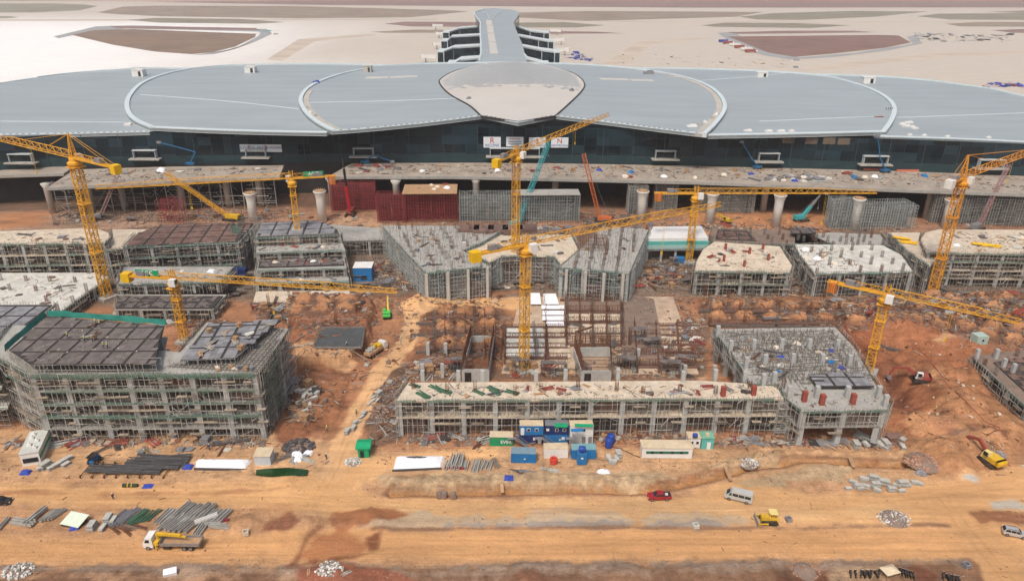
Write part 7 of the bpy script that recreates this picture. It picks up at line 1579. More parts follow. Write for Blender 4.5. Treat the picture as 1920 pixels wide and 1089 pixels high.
# ---------------- stacks, pipes, planks, heaps ----------------
def m_beam(L_=4.2, w=0.75, h=0.65, m=CONC):
    mb = MB(); mb.extr([(-w / 2, 0), (w / 2, 0), (w / 2, h), (w / 2 - 0.16, h), (w / 2 - 0.16, 0.2), (-w / 2 + 0.16, 0.2), (-w / 2 + 0.16, h), (-w / 2, h)][::-1], -L_ / 2, L_ / 2); return mb.mesh('precast_beam', m)
SLABG = mat('grey_slab', (0.33, 0.32, 0.29), 0.9, 0.2, 1.0, island=0.4)
def m_slab(n=4, L_=2.0, w=0.9, m=None):
    mb = MB()
    for k in range(n): mb.box((rnd.uniform(-.12, .12), rnd.uniform(-.12, .12), 0.1 + k * 0.26), (w, L_ * rnd.uniform(.85, 1), 0.16), rnd.uniform(-.08, .08))
    return mb.mesh('slab_stack', m or SLABG)
def m_planks(n=7, L_=3.6, m=WOOD):
    mb = MB()
    for k in range(n): mb.box((rnd.uniform(-.5, .5), rnd.uniform(-.3, .3), 0.04 + (k % 4) * 0.07), (0.22, L_ * rnd.uniform(0.7, 1.05), 0.06), rnd.uniform(-.25, .25))
    return mb.mesh('plank_heap', m)
def m_pipes(n=8, L_=5.0, r=0.07, m=DARKP, spread=0.6):
    mb = MB()
    for k in range(n): x = rnd.uniform(-spread, spread); a = rnd.uniform(-.08, .08); z = r + abs(rnd.gauss(0, 0.16)); mb.tube((x - a * L_, -L_ / 2, z), (x + a * L_, L_ / 2, z), r, None, 6, True)
    return mb.mesh('pipe_bundle', m)
def m_sheets(m=STEEL, n=4):
    mb = MB()
    for k in range(n): mb.box((rnd.uniform(-.3, .3), rnd.uniform(-.3, .3), 0.05 + k * 0.09), (1.3 * rnd.uniform(.7, 1.2), 2.0 * rnd.uniform(.7, 1.2), 0.07), rnd.uniform(-.5, .5))
    return mb.mesh('sheet_stack', m)
def m_tarp(m=TARPW, s=1.0):
    mb = MB(); n = 9; vs = []
    for i in range(n):
        for j in range(n):
            u, v = i / (n - 1) * 2 - 1, j / (n - 1) * 2 - 1; e = max(abs(u), abs(v)); vs.append((u * 1.2 * s + rnd.uniform(-.08, .08), v * 0.9 * s + rnd.uniform(-.08, .08), (0.7 * (1 - e ** 3) + rnd.uniform(0, .18)) * s * (e < 0.99)))
    mb.add(vs, [(i * n + j, (i + 1) * n + j, (i + 1) * n + j + 1, i * n + j + 1) for i in range(n - 1) for j in range(n - 1)]); return mb.mesh('tarp_heap', m)
def m_crate(m=WOOD):
    mb = MB(); mb.box((0, 0, 0.5), (1.2, 1.0, 0.9))
    for x in (-0.55, 0, 0.55): mb.box((x, -0.53, 0.5), (0.12, 0.07, 1.0)); mb.box((x, 0.53, 0.5), (0.12, 0.07, 1.0))
    mb.box((0, 0, 1.0), (1.35, 1.15, 0.08)); return mb.mesh('crate', m)
def m_bars(m=REBAR, n=12, L_=5):
    mb = MB()
    for k in range(n): x = rnd.uniform(-.4, .4); mb.beam((x, -L_ / 2 + rnd.uniform(-.4, .4), rnd.uniform(0.05, .3)), (x + rnd.uniform(-.3, .3), L_ / 2 + rnd.uniform(-.4, .4), rnd.uniform(0.05, .3)), 0.07)
    return mb.mesh('bar_bundle', m)
K = {'plank_heap': [m_planks(), m_planks(5, 2.6), m_planks(8, 3.0, mat('grey_planks', (0.30, 0.27, 0.23), 0.85, 0.2, 1, island=0.3))], 'pipe_bundle': [m_pipes(), m_pipes(12, 4, 0.06, STEEL), m_pipes(10, 4.5, 0.06, SCAFP)], 'green_prop_bundle': [m_pipes(14, 3.6, 0.09, GREENP, 0.7), m_pipes(10, 3.2, 0.08, GREENP, 0.5)], 'red_steel_bundle': [m_pipes(12, 3.2, 0.09, REDP, 0.7), m_pipes(9, 2.6, 0.09, mat('red_brown_steel', (0.24, 0.06, 0.05), 0.7, 0.2, 1, island=0.3), 0.6)],
     'sheet_stack': [m_sheets(), m_sheets(FORMB, 5), m_sheets(FORM, 3), m_sheets(CONCW, 3)], 'tarp_heap': [m_tarp(), m_tarp(mat('pale_sacking', (0.62, 0.55, 0.45), 0.9, 0.2, 1), 0.8)], 'blue_tarp_heap': [m_tarp(TARPB, 0.9), m_tarp(BLUE, 0.8)], 'crate': [m_crate(), m_crate(STEEL)], 'bar_bundle': [m_bars(), m_bars(REBARG, 10, 4)], 'slab_stack': [m_slab(), m_slab(3), m_slab(6, 2.6, 1.3)], 'dark_sheet_stack': [m_sheets(FORM, 5), m_sheets(BEAMD, 4), m_sheets(FORMR, 4)]}
CAT = {'plank_heap': 'planks', 'pipe_bundle': 'pipes', 'green_prop_bundle': 'props', 'red_steel_bundle': 'steel bundle', 'sheet_stack': 'sheets', 'tarp_heap': 'tarp', 'blue_tarp_heap': 'tarp', 'crate': 'crate', 'bar_bundle': 'rebar', 'slab_stack': 'slabs', 'dark_sheet_stack': 'sheets', 'precast_beam': 'beam'}
WORD = {'plank_heap': 'loose heap of planks', 'pipe_bundle': 'bundle of steel pipes', 'green_prop_bundle': 'bundle of green steel props', 'red_steel_bundle': 'bundle of red steel props', 'sheet_stack': 'stack of grey sheets', 'tarp_heap': 'pale tarp heap', 'blue_tarp_heap': 'blue tarp heap', 'crate': 'square crate', 'bar_bundle': 'bundle of rusty bars', 'slab_stack': 'stack of concrete slabs', 'dark_sheet_stack': 'stack of dark shutter sheets', 'precast_beam': 'precast beam'}
def item(kind, p, rz, where, s=1.0, me=None):
    o = bpy.data.objects.new(kind, me or rnd.choice(K[kind])); COL.objects.link(o); o.location = p; o.rotation_euler[2] = rz; o.scale = (s, s, s)
    return tag(o, WORD[kind] + ' ' + where, CAT[kind], WORD[kind] + ' ' + where)
def strew(poly_px, z, n, kinds, where, smin=0.7, smax=1.2, ground=False, rz=None):
    P = PZ(poly_px, z); x0, x1 = min(p[0] for p in P), max(p[0] for p in P); y0, y1 = min(p[1] for p in P), max(p[1] for p in P); k = 0; tries = 0
    while k < n and tries < 4000:
        tries += 1; x, y = rnd.uniform(x0, x1), rnd.uniform(y0, y1)
        if inside(P, x, y) < 0.7: continue
        zz = T((x, y)) if ground else z; item(rnd.choice(kinds), (x, y, zz - (0.05 if ground else 0)), rnd.uniform(0, 3.14) if rz is None else rz + rnd.uniform(-.3, .3), where, rnd.uniform(smin, smax)); k += 1
def litter(poly_px, z, n, mats_, lbl, smin=0.15, smax=0.9, ground=False, flat=0.4, clump=0.6):
    """scattered small scraps nobody could count: one object"""
    P = PZ(poly_px, z); x0, x1 = min(p[0] for p in P), max(p[0] for p in P); y0, y1 = min(p[1] for p in P), max(p[1] for p in P); mb = MB()
    xs_ = np.array([rnd.uniform(x0, x1) for _ in range(n * 5)]); ys_ = np.array([rnd.uniform(y0, y1) for _ in range(n * 5)]); cl = (vn[3](xs_ / 5.0, ys_ / 3.0) + 0.5 * vn[1](xs_ / 1.7, ys_ / 1.7)) / 1.5; ok = (sdist(P, xs_, ys_) > 0.3) & (cl > 0.5 * clump + 0.12); xs_, ys_ = xs_[ok][:n], ys_[ok][:n]; hs = height(xs_, ys_) if ground else np.full(len(xs_), z)
    for x, y, h in zip(xs_, ys_, hs):
        mb.mi = rnd.randrange(len(mats_)); s = rnd.uniform(smin, smax) * (0.5 if rnd.random() < 0.5 else 1)
        if rnd.random() < (0.7 if ground else 0.5): mb.box((x, y, h + 0.1), (s * 0.18 + 0.05, s * rnd.uniform(1.8, 4.5), 0.1), rnd.uniform(0, 3.14))
        else: mb.box((x, y, h + s * flat * 0.4), (s, s * rnd.uniform(.5, 1.3), s * flat), rnd.uniform(0, 3.14), Matrix.Rotation(rnd.uniform(0, 3.14), 3, 'Z') @ Matrix.Rotation(rnd.uniform(-.4, .4), 3, 'X'))
    o = put('site_debris', mb, mats_); tag(o, lbl, 'debris', None, 'stuff')
CL = [CONC, WOOD, STEEL, FORM, CONCP, REBAR, BOARD]; CD = [FORM, STEEL, REBAR, CONCD, DARKP, WOOD, CONC]; CE = [CONCD, BOARD, REBAR, CONCD, FORM, CONC, WOOD, REBAR]
RND = ['plank_heap', 'pipe_bundle', 'sheet_stack', 'bar_bundle', 'dark_sheet_stack', 'crate']
# on slabs
strew([(755, 745), (1000, 745), (1000, 720), (770, 720)], zF, 9, ['green_prop_bundle'], 'on the left part of the long front slab', 0.9, 1.2, rz=1.0)
strew([(900, 745), (1450, 742), (1440, 720), (900, 720)], zF, 16, ['plank_heap', 'dark_sheet_stack', 'red_steel_bundle', 'pipe_bundle', 'sheet_stack'], 'on the long front slab', 0.8, 1.2)
litter([(750, 747), (1455, 743), (1445, 720), (765, 720)], zF, 260, CL, 'scraps scattered over the long front slab', 0.2, 1.0, flat=0.3)
strew([(1360, 640), (1560, 630), (1600, 700), (1420, 720)], zF + 0.1, 34, ['plank_heap', 'dark_sheet_stack', 'pipe_bundle', 'sheet_stack', 'bar_bundle', 'blue_tarp_heap', 'tarp_heap'], 'on the crowded right front slab', 0.7, 1.1)
litter([(1350, 625), (1560, 618), (1640, 720), (1650, 765), (1510, 768), (1420, 715)], zF + 0.1, 420, CL, 'scraps over the right front slab', 0.1, 0.7, flat=0.3)
strew([(0, 455), (185, 452), (190, 436), (0, 440)], TOPZ, 10, ['plank_heap', 'sheet_stack', 'pipe_bundle', 'dark_sheet_stack'], 'on the pale back left slab', 0.9, 1.4); litter([(0, 456), (190, 454), (190, 433), (0, 437)], TOPZ, 90, CL, 'scraps on the pale back left slab', 0.2, 0.8, flat=0.2)
strew([(0, 570), (110, 575), (180, 520), (0, 516)], 4.2, 9, ['plank_heap', 'dark_sheet_stack', 'sheet_stack', 'bar_bundle'], 'on the low white slab', 0.8, 1.2); litter([(0, 572), (110, 578), (190, 518), (0, 516)], 4.2, 140, CL, 'scraps on the low white slab', 0.15, 0.7, flat=0.2)
strew([(800, 505), (905, 492), (860, 470), (900, 450), (740, 430), (770, 460)], 11.5, 14, RND, 'on the left wing slab', 0.7, 1.1); litter([(800, 508), (910, 496), (865, 470), (930, 428), (725, 426), (760, 460)], 11.5, 260, CL, 'scraps on the left wing slab', 0.15, 0.7, flat=0.3)
mb = MB()
for p in grid_in(ccwp(b4p), 1.9, 1.2)[:900]: p = (p[0] + rnd.uniform(-.8, .8), p[1] + rnd.uniform(-.8, .8)); mb.beam((p[0], p[1], 11.4), (p[0] + rnd.uniform(-.15, .15), p[1], 11.4 + rnd.uniform(0.8, 3.2)), 0.075)
put('standing_bars', mb, REBARG, b4, True)['kind'] = 'stuff'; mb = MB()
for p in grid_in(ccwp(b5p), 1.9, 1.2): p = (p[0] + rnd.uniform(-.8, .8), p[1] + rnd.uniform(-.8, .8)); mb.beam((p[0], p[1], 11.4), (p[0] + rnd.uniform(-.15, .15), p[1], 11.4 + rnd.uniform(0.8, 3.2)), 0.075)
put('standing_bars', mb, REBARG, b5, True)['kind'] = 'stuff'
strew([(1060, 498), (1175, 506), (1205, 440), (1100, 440)], 11.5, 8, RND, 'on the right wing slab', 0.7, 1.1)
strew([(930, 480), (1060, 478), (1060, 445), (930, 450)], 10.5, 14, ['dark_sheet_stack', 'plank_heap', 'sheet_stack', 'pipe_bundle', 'crate'], 'on the curved link slab', 0.8, 1.3)
strew([(1310, 500), (1470, 505), (1450, 468), (1330, 465)], 9.0, 12, ['plank_heap', 'dark_sheet_stack', 'bar_bundle', 'red_steel_bundle', 'pipe_bundle'], 'on the rounded white slab', 0.8, 1.2); litter([(1310, 505), (1472, 508), (1458, 465), (1330, 458)], 9.0, 160, CL, 'scraps on the rounded white slab', 0.2, 0.7, flat=0.3)
strew([(1505, 495), (1600, 500), (1590, 465), (1500, 465)], 9.0, 12, ['tarp_heap', 'sheet_stack', 'plank_heap'], 'on the square white slab', 0.8, 1.3); litter([(1500, 505), (1620, 508), (1600, 462), (1498, 462)], 9.0, 200, CL, 'scraps on the square white slab', 0.2, 0.8, flat=0.3)
strew([(1745, 470), (1930, 474), (1930, 438), (1765, 434)], 13.0, 16, ['sheet_stack', 'dark_sheet_stack', 'plank_heap', 'tarp_heap'], 'on the rounded right slab', 0.9, 1.4); litter([(1800, 470), (1930, 474), (1930, 436), (1800, 436)], 13.0, 200, CL, 'scraps on the rounded right slab', 0.2, 0.9, flat=0.25)
for a, c in ((1840, 460), (1858, 462), (1690, 449), (1702, 456)): item('plank_heap', G(a, c, 13.05 if a > 1800 else 11.05), 1.2, 'in bright yellow on the right hand slabs', 1.6, m_pipes(8, 4, 0.14, YELB, 0.7))
strew([(345, 670), (470, 660), (520, 605), (400, 608)], 20.4, 16, ['plank_heap', 'sheet_stack', 'plank_heap', 'crate'], 'on the slate shutter deck', 0.8, 1.3); strew([(300, 688), (490, 698), (500, 690), (320, 682)], 18.5, 8, ['tarp_heap', 'crate', 'plank_heap'], 'along the front edge under the slate deck', 0.7, 1.0)
strew([(90, 680), (280, 668), (300, 610), (100, 595)], 21.45, 5, ['plank_heap', 'bar_bundle'], 'on the black shutter deck', 0.8, 1.0)
litter([(85, 682), (282, 670), (302, 612), (95, 595), (30, 652)], 21.42, 130, CL, 'scraps on the black shutter deck', 0.12, 0.5, flat=0.2)
for q, z, w in (([(490, 500), (645, 496), (640, 484), (490, 484)], 7.0, 'on the upper terrace of the dark decked block'), ([(485, 528), (650, 524), (645, 508), (485, 510)], 3.3, 'on the lower terrace of the dark decked block'), ([(485, 472), (640, 468), (640, 456), (485, 458)], 9.8, 'on the top terrace of the dark decked block'), ([(225, 530), (410, 526), (430, 505), (235, 505)], 7.6, 'on the terrace of the brown decked block')):
    strew(q, z, 9, ['red_steel_bundle', 'plank_heap', 'sheet_stack', 'pipe_bundle', 'tarp_heap'], w, 0.8, 1.2); litter(q, z, 120, CL, 'scraps ' + w, 0.2, 0.7, flat=0.3)
# on the viaducts
litter([(645, 328), (860, 327), (1300, 336), (1620, 347), (1930, 358), (1930, 332), (1660, 322), (1300, 313), (960, 307), (665, 309)], VZ, 1700, CD + CD + [WOOD, CONCP, CONCD, CONCP], 'building scraps strewn over the long viaduct deck', 0.3, 1.2, flat=0.35)
litter([(100, 346), (300, 338), (520, 328), (525, 313), (300, 316), (150, 322)], VZ, 380, CD + [CONCP], 'building scraps strewn over the left viaduct deck', 0.3, 1.2, flat=0.35)
strew([(650, 327), (900, 328), (1300, 336), (1600, 346), (1920, 356), (1920, 334), (1300, 315), (960, 309), (680, 312)], VZ, 60, ['plank_heap', 'dark_sheet_stack', 'sheet_stack', 'red_steel_bundle', 'pipe_bundle', 'crate', 'blue_tarp_heap', 'tarp_heap'], 'on the long viaduct deck', 1.0, 1.9)
strew([(1440, 338), (1560, 341), (1560, 332), (1440, 328)], VZ, 26, ['sheet_stack'], 'in the grey cluster on the viaduct behind the level jib', 1.3, 2.0)
strew([(650, 314), (740, 316), (740, 306), (660, 309)], VZ, 12, ['sheet_stack', 'red_steel_bundle'], 'at the left end of the long viaduct deck', 1.2, 1.8)
strew([(150, 330), (510, 318), (510, 314), (200, 320)], VZ, 18, ['sheet_stack', 'tarp_heap', 'dark_sheet_stack', 'plank_heap'], 'on the left viaduct deck', 1.1, 1.9)
strew([(757, 414 - 58), (855, 414 - 58), (850, 343), (762, 343)], 14.2, 7, ['plank_heap', 'red_steel_bundle', 'tarp_heap'], 'on the bare plywood falsework deck', 0.9, 1.3)
# on the ground between blocks
ZN = [([(700, 545), (790, 545), (780, 480), (700, 485)], 26, 'left of the left wing scaffold'), ([(1185, 545), (1300, 548), (1295, 490), (1215, 490)], 30, 'in the muddy yard right of the right wing'), ([(930, 545), (1050, 540), (1045, 510), (930, 515)], 16, 'under the curved link slab'),
      ([(1310, 560), (1560, 556), (1540, 520), (1310, 520)], 30, 'in front of the white slabs on the right'), ([(1500, 610), (1700, 600), (1740, 560), (1560, 560)], 26, 'between the right blocks'), ([(1700, 610), (1920, 610), (1920, 560), (1740, 560)], 24, 'in the unbuilt strip at the right'), ([(1215, 690), (1320, 690), (1320, 600), (1230, 600)], 26, 'left of the crowded right front slab'),
      ([(945, 705), (1080, 708), (1070, 680), (945, 684)], 14, 'behind the long front slab by the centre crane'), ([(1145, 708), (1300, 710), (1280, 670), (1150, 670)], 18, 'behind the long front slab right of the rebar core'), ([(760, 710), (870, 712), (870, 680), (775, 680)], 10, 'behind the left end of the long front slab'), ([(600, 565), (700, 568), (700, 545), (600, 540)], 12, 'by the thin jib end'),
      ([(540, 800), (590, 800), (600, 720), (545, 720)], 14, 'right of the front left block'), ([(400, 640), (430, 600), (300, 590), (310, 610)], 8, 'in the gap behind the black deck'), ([(480, 610), (560, 605), (545, 575), (480, 575)], 10, 'among the left ground beams'), ([(1340, 835), (1700, 838), (1690, 822), (1360, 818)], 30, 'along the foot of the right front slab'), ([(760, 828), (1300, 824), (1300, 812), (760, 816)], 20, 'along the foot of the long front building'), ([(10, 835), (500, 834), (500, 826), (10, 826)], 18, 'along the foot of the front left block'), ([(100, 420), (560, 412), (560, 392), (100, 398)], 26, 'under the left viaduct'), ([(1100, 430), (1560, 440), (1560, 425), (1100, 415)], 20, 'between the round piers'), ([(880, 445), (1080, 440), (1080, 424), (900, 424)], 20, 'behind the centre wing slabs')]
for q, n, w in ZN:
    strew(q, 0, int(n * 0.8), RND + ['red_steel_bundle'], w, 1.0, 2.0, True); litter(q, 0, n * 34, CE, 'scraps and timber ' + w, 0.2, 1.5, True, clump=0.35)
litter([(540, 560), (1300, 548), (1330, 700), (760, 705), (680, 680), (560, 640)], 0, 2600, CE + [REBAR, CONCD, REBAR], 'timber and bars among the foundations', 0.2, 1.3, True)
litter([(1310, 615), (1930, 660), (1930, 560), (1310, 560)], 0, 2200, CE + [REBAR, FORM, REBAR], 'timber and bars among the right ground beams', 0.2, 1.3, True)
litter([(-10, 900), (560, 895), (640, 860), (700, 870), (900, 890), (1700, 880), (1900, 900), (1900, 850), (1700, 830), (700, 825), (560, 830), (-10, 830)], 0, 520, CE + [CONCD, REBAR, REBAR], 'litter in the front yard', 0.1, 0.5, True)
litter([(-10, 1089), (1920, 1089), (1920, 900), (-10, 900)], 0, 420, [WOOD, CONCD, CONC, REBAR], 'stones and clods on the haul roads', 0.08, 0.32, True, 0.7)
litter([(1560, 640), (1930, 660), (1930, 900), (1700, 850)], 0, 420, [mat('clod', (0.33, 0.14, 0.07), 0.95, 0.3, 1), REBAR, CONCP], 'clods in the red pit', 0.15, 0.8, True, 0.7)
# black pipe racks and covered stacks in the left yard
def row(kind, pts, rz, where, s=1.0, me=None):
    for a, c in pts: item(kind, on(a, c), rz + rnd.uniform(-.06, .06), where, s * rnd.uniform(.93, 1.07), me)
o = bpy.data.objects.new('tarp_heap', K['tarp_heap'][0]); COL.objects.link(o); o.location = on(1132, 888); o.scale = (1.3, 1.2, 1.4); tag(o, 'white tarp over a load beside the trench bank', 'tarp')
BP = [m_pipes(16, 13, 0.13, DARKP, 1.0) for _ in range(2)]
for a, c in [(215, 886), (230, 880), (285, 880), (300, 872), (305, 864), (290, 868), (250, 888)]: item('pipe_bundle', on(a, c, 0.5), math.pi / 2 + rnd.uniform(-.04, .04), 'long and black on racks in the left yard', 1.0, rnd.choice(BP))
mb = MB()
for a in range(160, 330, 22): p = on(a, 886, 0); mb.beam((p.x, p.y - 2, 0), (p.x, p.y - 2, 0.9), 0.2); mb.beam((p.x, p.y + 3, 0), (p.x, p.y + 3, 0.9), 0.2); mb.beam((p.x, p.y - 2.5, 0.55), (p.x, p.y + 3.5, 0.55), 0.2)
tag(put('pipe_rack', mb, REBAR), 'low steel rack under the black pipes in the left yard', 'rack')
def covered(px, lbl, h=1.5):
    P = PZ(px, 0); c_ = sum((Vector((a, b_, 0)) for a, b_ in P), Vector()) / len(P); t = thing('covered_stack', lbl, 'covered stack', (c_.x, c_.y, T(c_))); n, m_ = 24, 8; a, b_, c, d = [Vector((p[0], p[1], 0)) - Vector((c_.x, c_.y, 0)) for p in P]; mb = MB(); vs = []
    for j in range(m_ + 1):
        for i in range(n + 1):
            u, v = i / n, j / m_; p = (a.lerp(b_, u)).lerp(d.lerp(c, u), v); e = min(u * 6, (1 - u) * 6, v * 3, (1 - v) * 3, 1); vs.append((p.x + rnd.uniform(-.06, .06), p.y, (h * e ** 0.5 if e > 0 else 0) + rnd.uniform(-.1, .1) * e))
    mb.add(vs, [(j * (n + 1) + i, j * (n + 1) + i + 1, (j + 1) * (n + 1) + i + 1, (j + 1) * (n + 1) + i) for j in range(m_) for i in range(n)]); put('tarp', mb, TARPW, t); mb = MB(); mb.beam(Vector((a.x, a.y - .15, .25)), Vector((b_.x, b_.y - .15, .25)), 0.4, 0.5, True); put('stack_foot', mb, DARKP, t); return t
covered([(365, 880), (464, 882), (472, 864), (368, 864)], 'long stack under a white tarp right of the black pipe racks', 1.3)
cvt = covered([(736, 882), (828, 878), (836, 856), (742, 856)], 'wide white tarped stack right of the green shed', 1.4)
mb = MB(); mb.lathe((0, 0, 0), [(0.4, 0), (0.3, 0.05)], 12); o = put('tarp_tear', mb, DARKP, cvt); o.location = (-0.5, 0.6, 1.42); o.scale = (6.5, 1.0, 1)
# precast stacks
BM = [m_beam(4.2), m_beam(3.6), m_beam(4.6)]; MR = []
def timbers(pts, lbl):
    for a, c in pts: mb = MB(); mb.box((0, 0, 0.25), (2.2, 0.5, 0.5)); o = put('base_timber', mb, MAROON); o.location = on(a, c); tag(o, lbl, 'timber', lbl)
def beams(pts, rz, where, z=0.0, s=1.0, me=None):
    for a, c in pts: item('precast_beam', on(a, c, z), rz + rnd.uniform(-.05, .05), where, s, me or rnd.choice(BM))
W1 = 'in the grey stack behind the flatbed truck'
beams([(306, 970), (312, 970), (318, 971), (325, 972), (342, 968), (349, 968), (357, 969), (364, 970), (373, 969), (381, 970), (389, 970), (398, 970), (407, 970), (415, 970), (423, 970)], -0.32, W1, 0.2)
beams([(345, 957), (356, 958), (368, 959), (380, 960), (392, 962)], -0.42, W1, 0.55); beams([(322, 985), (332, 986), (341, 986), (352, 986), (362, 988), (312, 984)], -0.42, W1, 0.2); beams([(395, 982), (405, 986), (412, 990)], 1.45, W1, 0.1); beams([(375, 990), (383, 992)], -0.15, W1, 0.1); beams([(388, 978)], -0.95, 'in pale grey lying askew across the stack behind the flatbed truck', 0.7, 1.0, m_beam(4.6, m=WHITE))
timbers([(300, 976), (318, 977), (352, 974), (380, 974), (405, 974), (330, 992), (350, 992), (368, 980), (420, 976)], 'maroon base timber under the grey beam stack by the flatbed truck')
beams([(42, 984), (46, 980)], 1.45, 'in the L shaped pair at the lower left', 0.2, 1.2); beams([(68, 972), (71, 970)], -0.25, 'in the L shaped pair at the lower left', 0.5, 1.2); beams([(96, 968), (103, 967), (110, 966), (90, 970)], -0.4, 'in the weathered row left of the white sheet', 0.2, 0.95); beams([(8, 983)], 0.05, 'alone at the far lower left', 0.1, 0.9)
for a, c in [(205, 976), (213, 977), (175, 990), (193, 992)]: item('slab_stack', on(a, c), rnd.uniform(-.2, .2), 'in the small row before the grey prop heap', 1.0)
for a, c in [(235, 972), (245, 968), (228, 974), (222, 972)]: item('pipe_bundle', on(a, c), -0.35, 'in grey left of the green props at the lower left', 1.3, K['pipe_bundle'][1])
for a, c in [(258, 972), (268, 970), (278, 968), (288, 966), (262, 968)]: item('green_prop_bundle', on(a, c), -0.35, 'left of the grey beam stack', 1.2)
for a, c in [(210, 990), (225, 989), (240, 988), (255, 986), (232, 993)]: item('bar_bundle', on(a, c), 1.2 + rnd.uniform(-.3, .3), 'in the rusty heap behind the flatbed truck', 1.1)
t = thing('white_sheet', 'large pale sheet propped on a dark stack at the lower left', 'sheet', on(142, 980), None, -0.25); mb = MB(); mb.box((0, 0, 1.0), (4.6, 3.4, 0.1), 0, Matrix.Rotation(0.2, 3, 'X')); put('sheet', mb, mat('sheet_mint', (0.62, 0.68, 0.55), 0.6, 0.08, 1), t); mb = MB(); mb.box((-1, -0.8, 0.35), (2.5, 1.5, 0.6)); mb.box((1, 0.6, 0.45), (2, 1.2, 0.8)); put('stack', mb, BLACK, t)
item('blue_tarp_heap', on(140, 990), 0.3, 'under the pale sheet at the lower left', 0.9)
W2 = 'in the pale stack right of the wide white tarp'
beams([(838, 874), (846, 872), (853, 872), (861, 873)], -0.12, W2, 0.1); beams([(848, 866), (857, 867), (866, 868)], -0.12, W2, 0.8); beams([(871, 873), (876, 874)], -0.1, W2, 0.1, 0.8); timbers([(842, 879), (854, 879), (866, 879)], 'maroon base timber under the pale stack right of the white tarp')
beams([(889, 875), (896, 875)], -0.12, 'in the second pale stack right of the white tarp', 0.1); beams([(905, 873), (912, 873), (920, 874)], -0.2, 'in the weathered grey stack before the green container', 0.1, 0.85)
for a, c in [(928, 870), (933, 868)]: item('bar_bundle', on(a, c), 0.3, 'beside the weathered grey stack', 1.0)
W3 = 'in the grey slab stacks on the right haul road'
for a, c in [(1590, 917), (1599, 905), (1612, 917), (1622, 915), (1619, 901), (1636, 899), (1640, 912), (1644, 921), (1655, 908), (1662, 906), (1670, 920), (1680, 911), (1690, 910), (1700, 912), (1690, 922), (1714, 907), (1722, 908), (1606, 914)]: item('slab_stack', on(a, c), 1.3 + rnd.uniform(-.4, .4), W3, rnd.uniform(0.75, 1.0))
W4 = 'beside the haul road by the long front building'
for a, c in [(652, 812), (656, 805), (664, 805), (668, 795), (673, 792), (678, 783), (684, 778), (700, 752), (708, 752), (712, 742), (700, 745), (692, 758)]: item('slab_stack', on(a, c), -0.4 + rnd.uniform(-.2, .2), W4, rnd.uniform(0.7, 0.9))
for a, c in [(558, 735), (566, 738), (575, 742), (584, 736), (570, 750), (560, 758), (580, 755), (590, 750), (572, 765), (595, 742)]: item('slab_stack', on(a, c), rnd.uniform(0, 3), 'in the cluster right of the front left block', rnd.uniform(0.8, 1.1))
for a, c in [(80, 880), (88, 876), (98, 878), (108, 874), (118, 868), (128, 862), (124, 872)]: item('slab_stack', on(a, c), -0.5 + rnd.uniform(-.2, .2), 'beside the two tone cabin', 1.1)
for a, c in [(1605, 838), (1622, 836), (1648, 836), (1660, 836), (1692, 838)]: item('slab_stack', on(a, c), rnd.uniform(-.2, .2), 'at the brink below the right front slab', 1.1)
for a, c, k in [(1030, 882, 0), (975, 885, 0), (990, 884, 0), (1140, 860, 1), (1155, 862, 1), (1148, 868, 1), (1160, 855, 1)]: item(['pipe_bundle', 'slab_stack'][k], on(a, c), 1.4 if not k else rnd.choice([0.1, 1.5]), ['by the red ring before the white container', 'crossed right of the blue container'][k], 1.0)
mb = MB(); n_, m_ = 16, 8; vs = []
for i in range(n_):
    for j in range(m_): a = 2 * math.pi * i / n_; b_ = 2 * math.pi * j / m_; vs.append(((0.65 + 0.3 * math.cos(b_)) * math.cos(a), (0.65 + 0.3 * math.cos(b_)) * math.sin(a), 0.3 + 0.3 * math.sin(b_)))
mb.add(vs, [(i * m_ + j, ((i + 1) % n_) * m_ + j, ((i + 1) % n_) * m_ + (j + 1) % m_, i * m_ + (j + 1) % m_) for i in range(n_) for j in range(m_)]); me = mb.mesh('hose_ring', mat('ring_red', (0.55, 0.05, 0.03), 0.5, 0.1, 1), None, True)
for k in range(3): o = bpy.data.objects.new('hose_ring', me); COL.objects.link(o); o.location = on(1038, 868, 0.5 * k); tag(o, 'red hose coil stacked before the white container', 'hose coil', 'red hose coils')
for a, c, l in [(954, 897, 'blue tarp on a white board beside the trench'), (48, 886, 'blue tarp heap beside the two tone cabin'), (352, 876, 'blue tarp bunched between the pipe rack and the white tarp'), (278, 911, 'blue sheet lying flat below the pipe racks')]: o = bpy.data.objects.new('blue_tarp_heap', K['blue_tarp_heap'][0]); COL.objects.link(o); o.location = on(a, c); o.scale = (1.1, 1.1, 1.0 if a != 278 else 0.2); tag(o, l, 'tarp')
for a, c, l, s in [(245, 912, 'dark bundle lashed with two pale straps on the left yard', 1.4)]:
    t = thing('lashed_bundle', l, 'bundle', on(a, c), None, 0); mb = MB(); mb.tube((-1.7, 0, 0.4), (1.7, 0, 0.4), 0.45, 0.4, 10); put('bundle', mb, mat('olive_tarp', (0.03, 0.05, 0.03), 0.8, 0.2, 1), t); mb = MB()
    for x in (-0.5, 0.4): mb.tube((x - .08, 0, .4), (x + .08, 0, .4), 0.48, None, 10)
    put('strap', mb, YELB, t)
for a, c, l, m in [(1304, 988, 'small square concrete ring by the gravel strip', CONCW), (461, 999, 'small square pale block right of the beam stack', CONCP), (1478, 976, 'dark square box by the gravel strip', STEEL), (1811, 1062, 'grey drum lying at the lower right', STEEL)]:
    mb = MB(); 
    for x, y, w, d in ((-0.5, 0, 0.2, 1.2), (0.5, 0, 0.2, 1.2), (0, -0.5, 0.8, 0.2), (0, 0.5, 0.8, 0.2)): mb.box((x, y, 0.45), (w, d, 0.9))
    o = put('manhole_ring', mb, m); o.location = on(a, c); o.rotation_euler[2] = 0.2; tag(o, l, 'concrete ring')
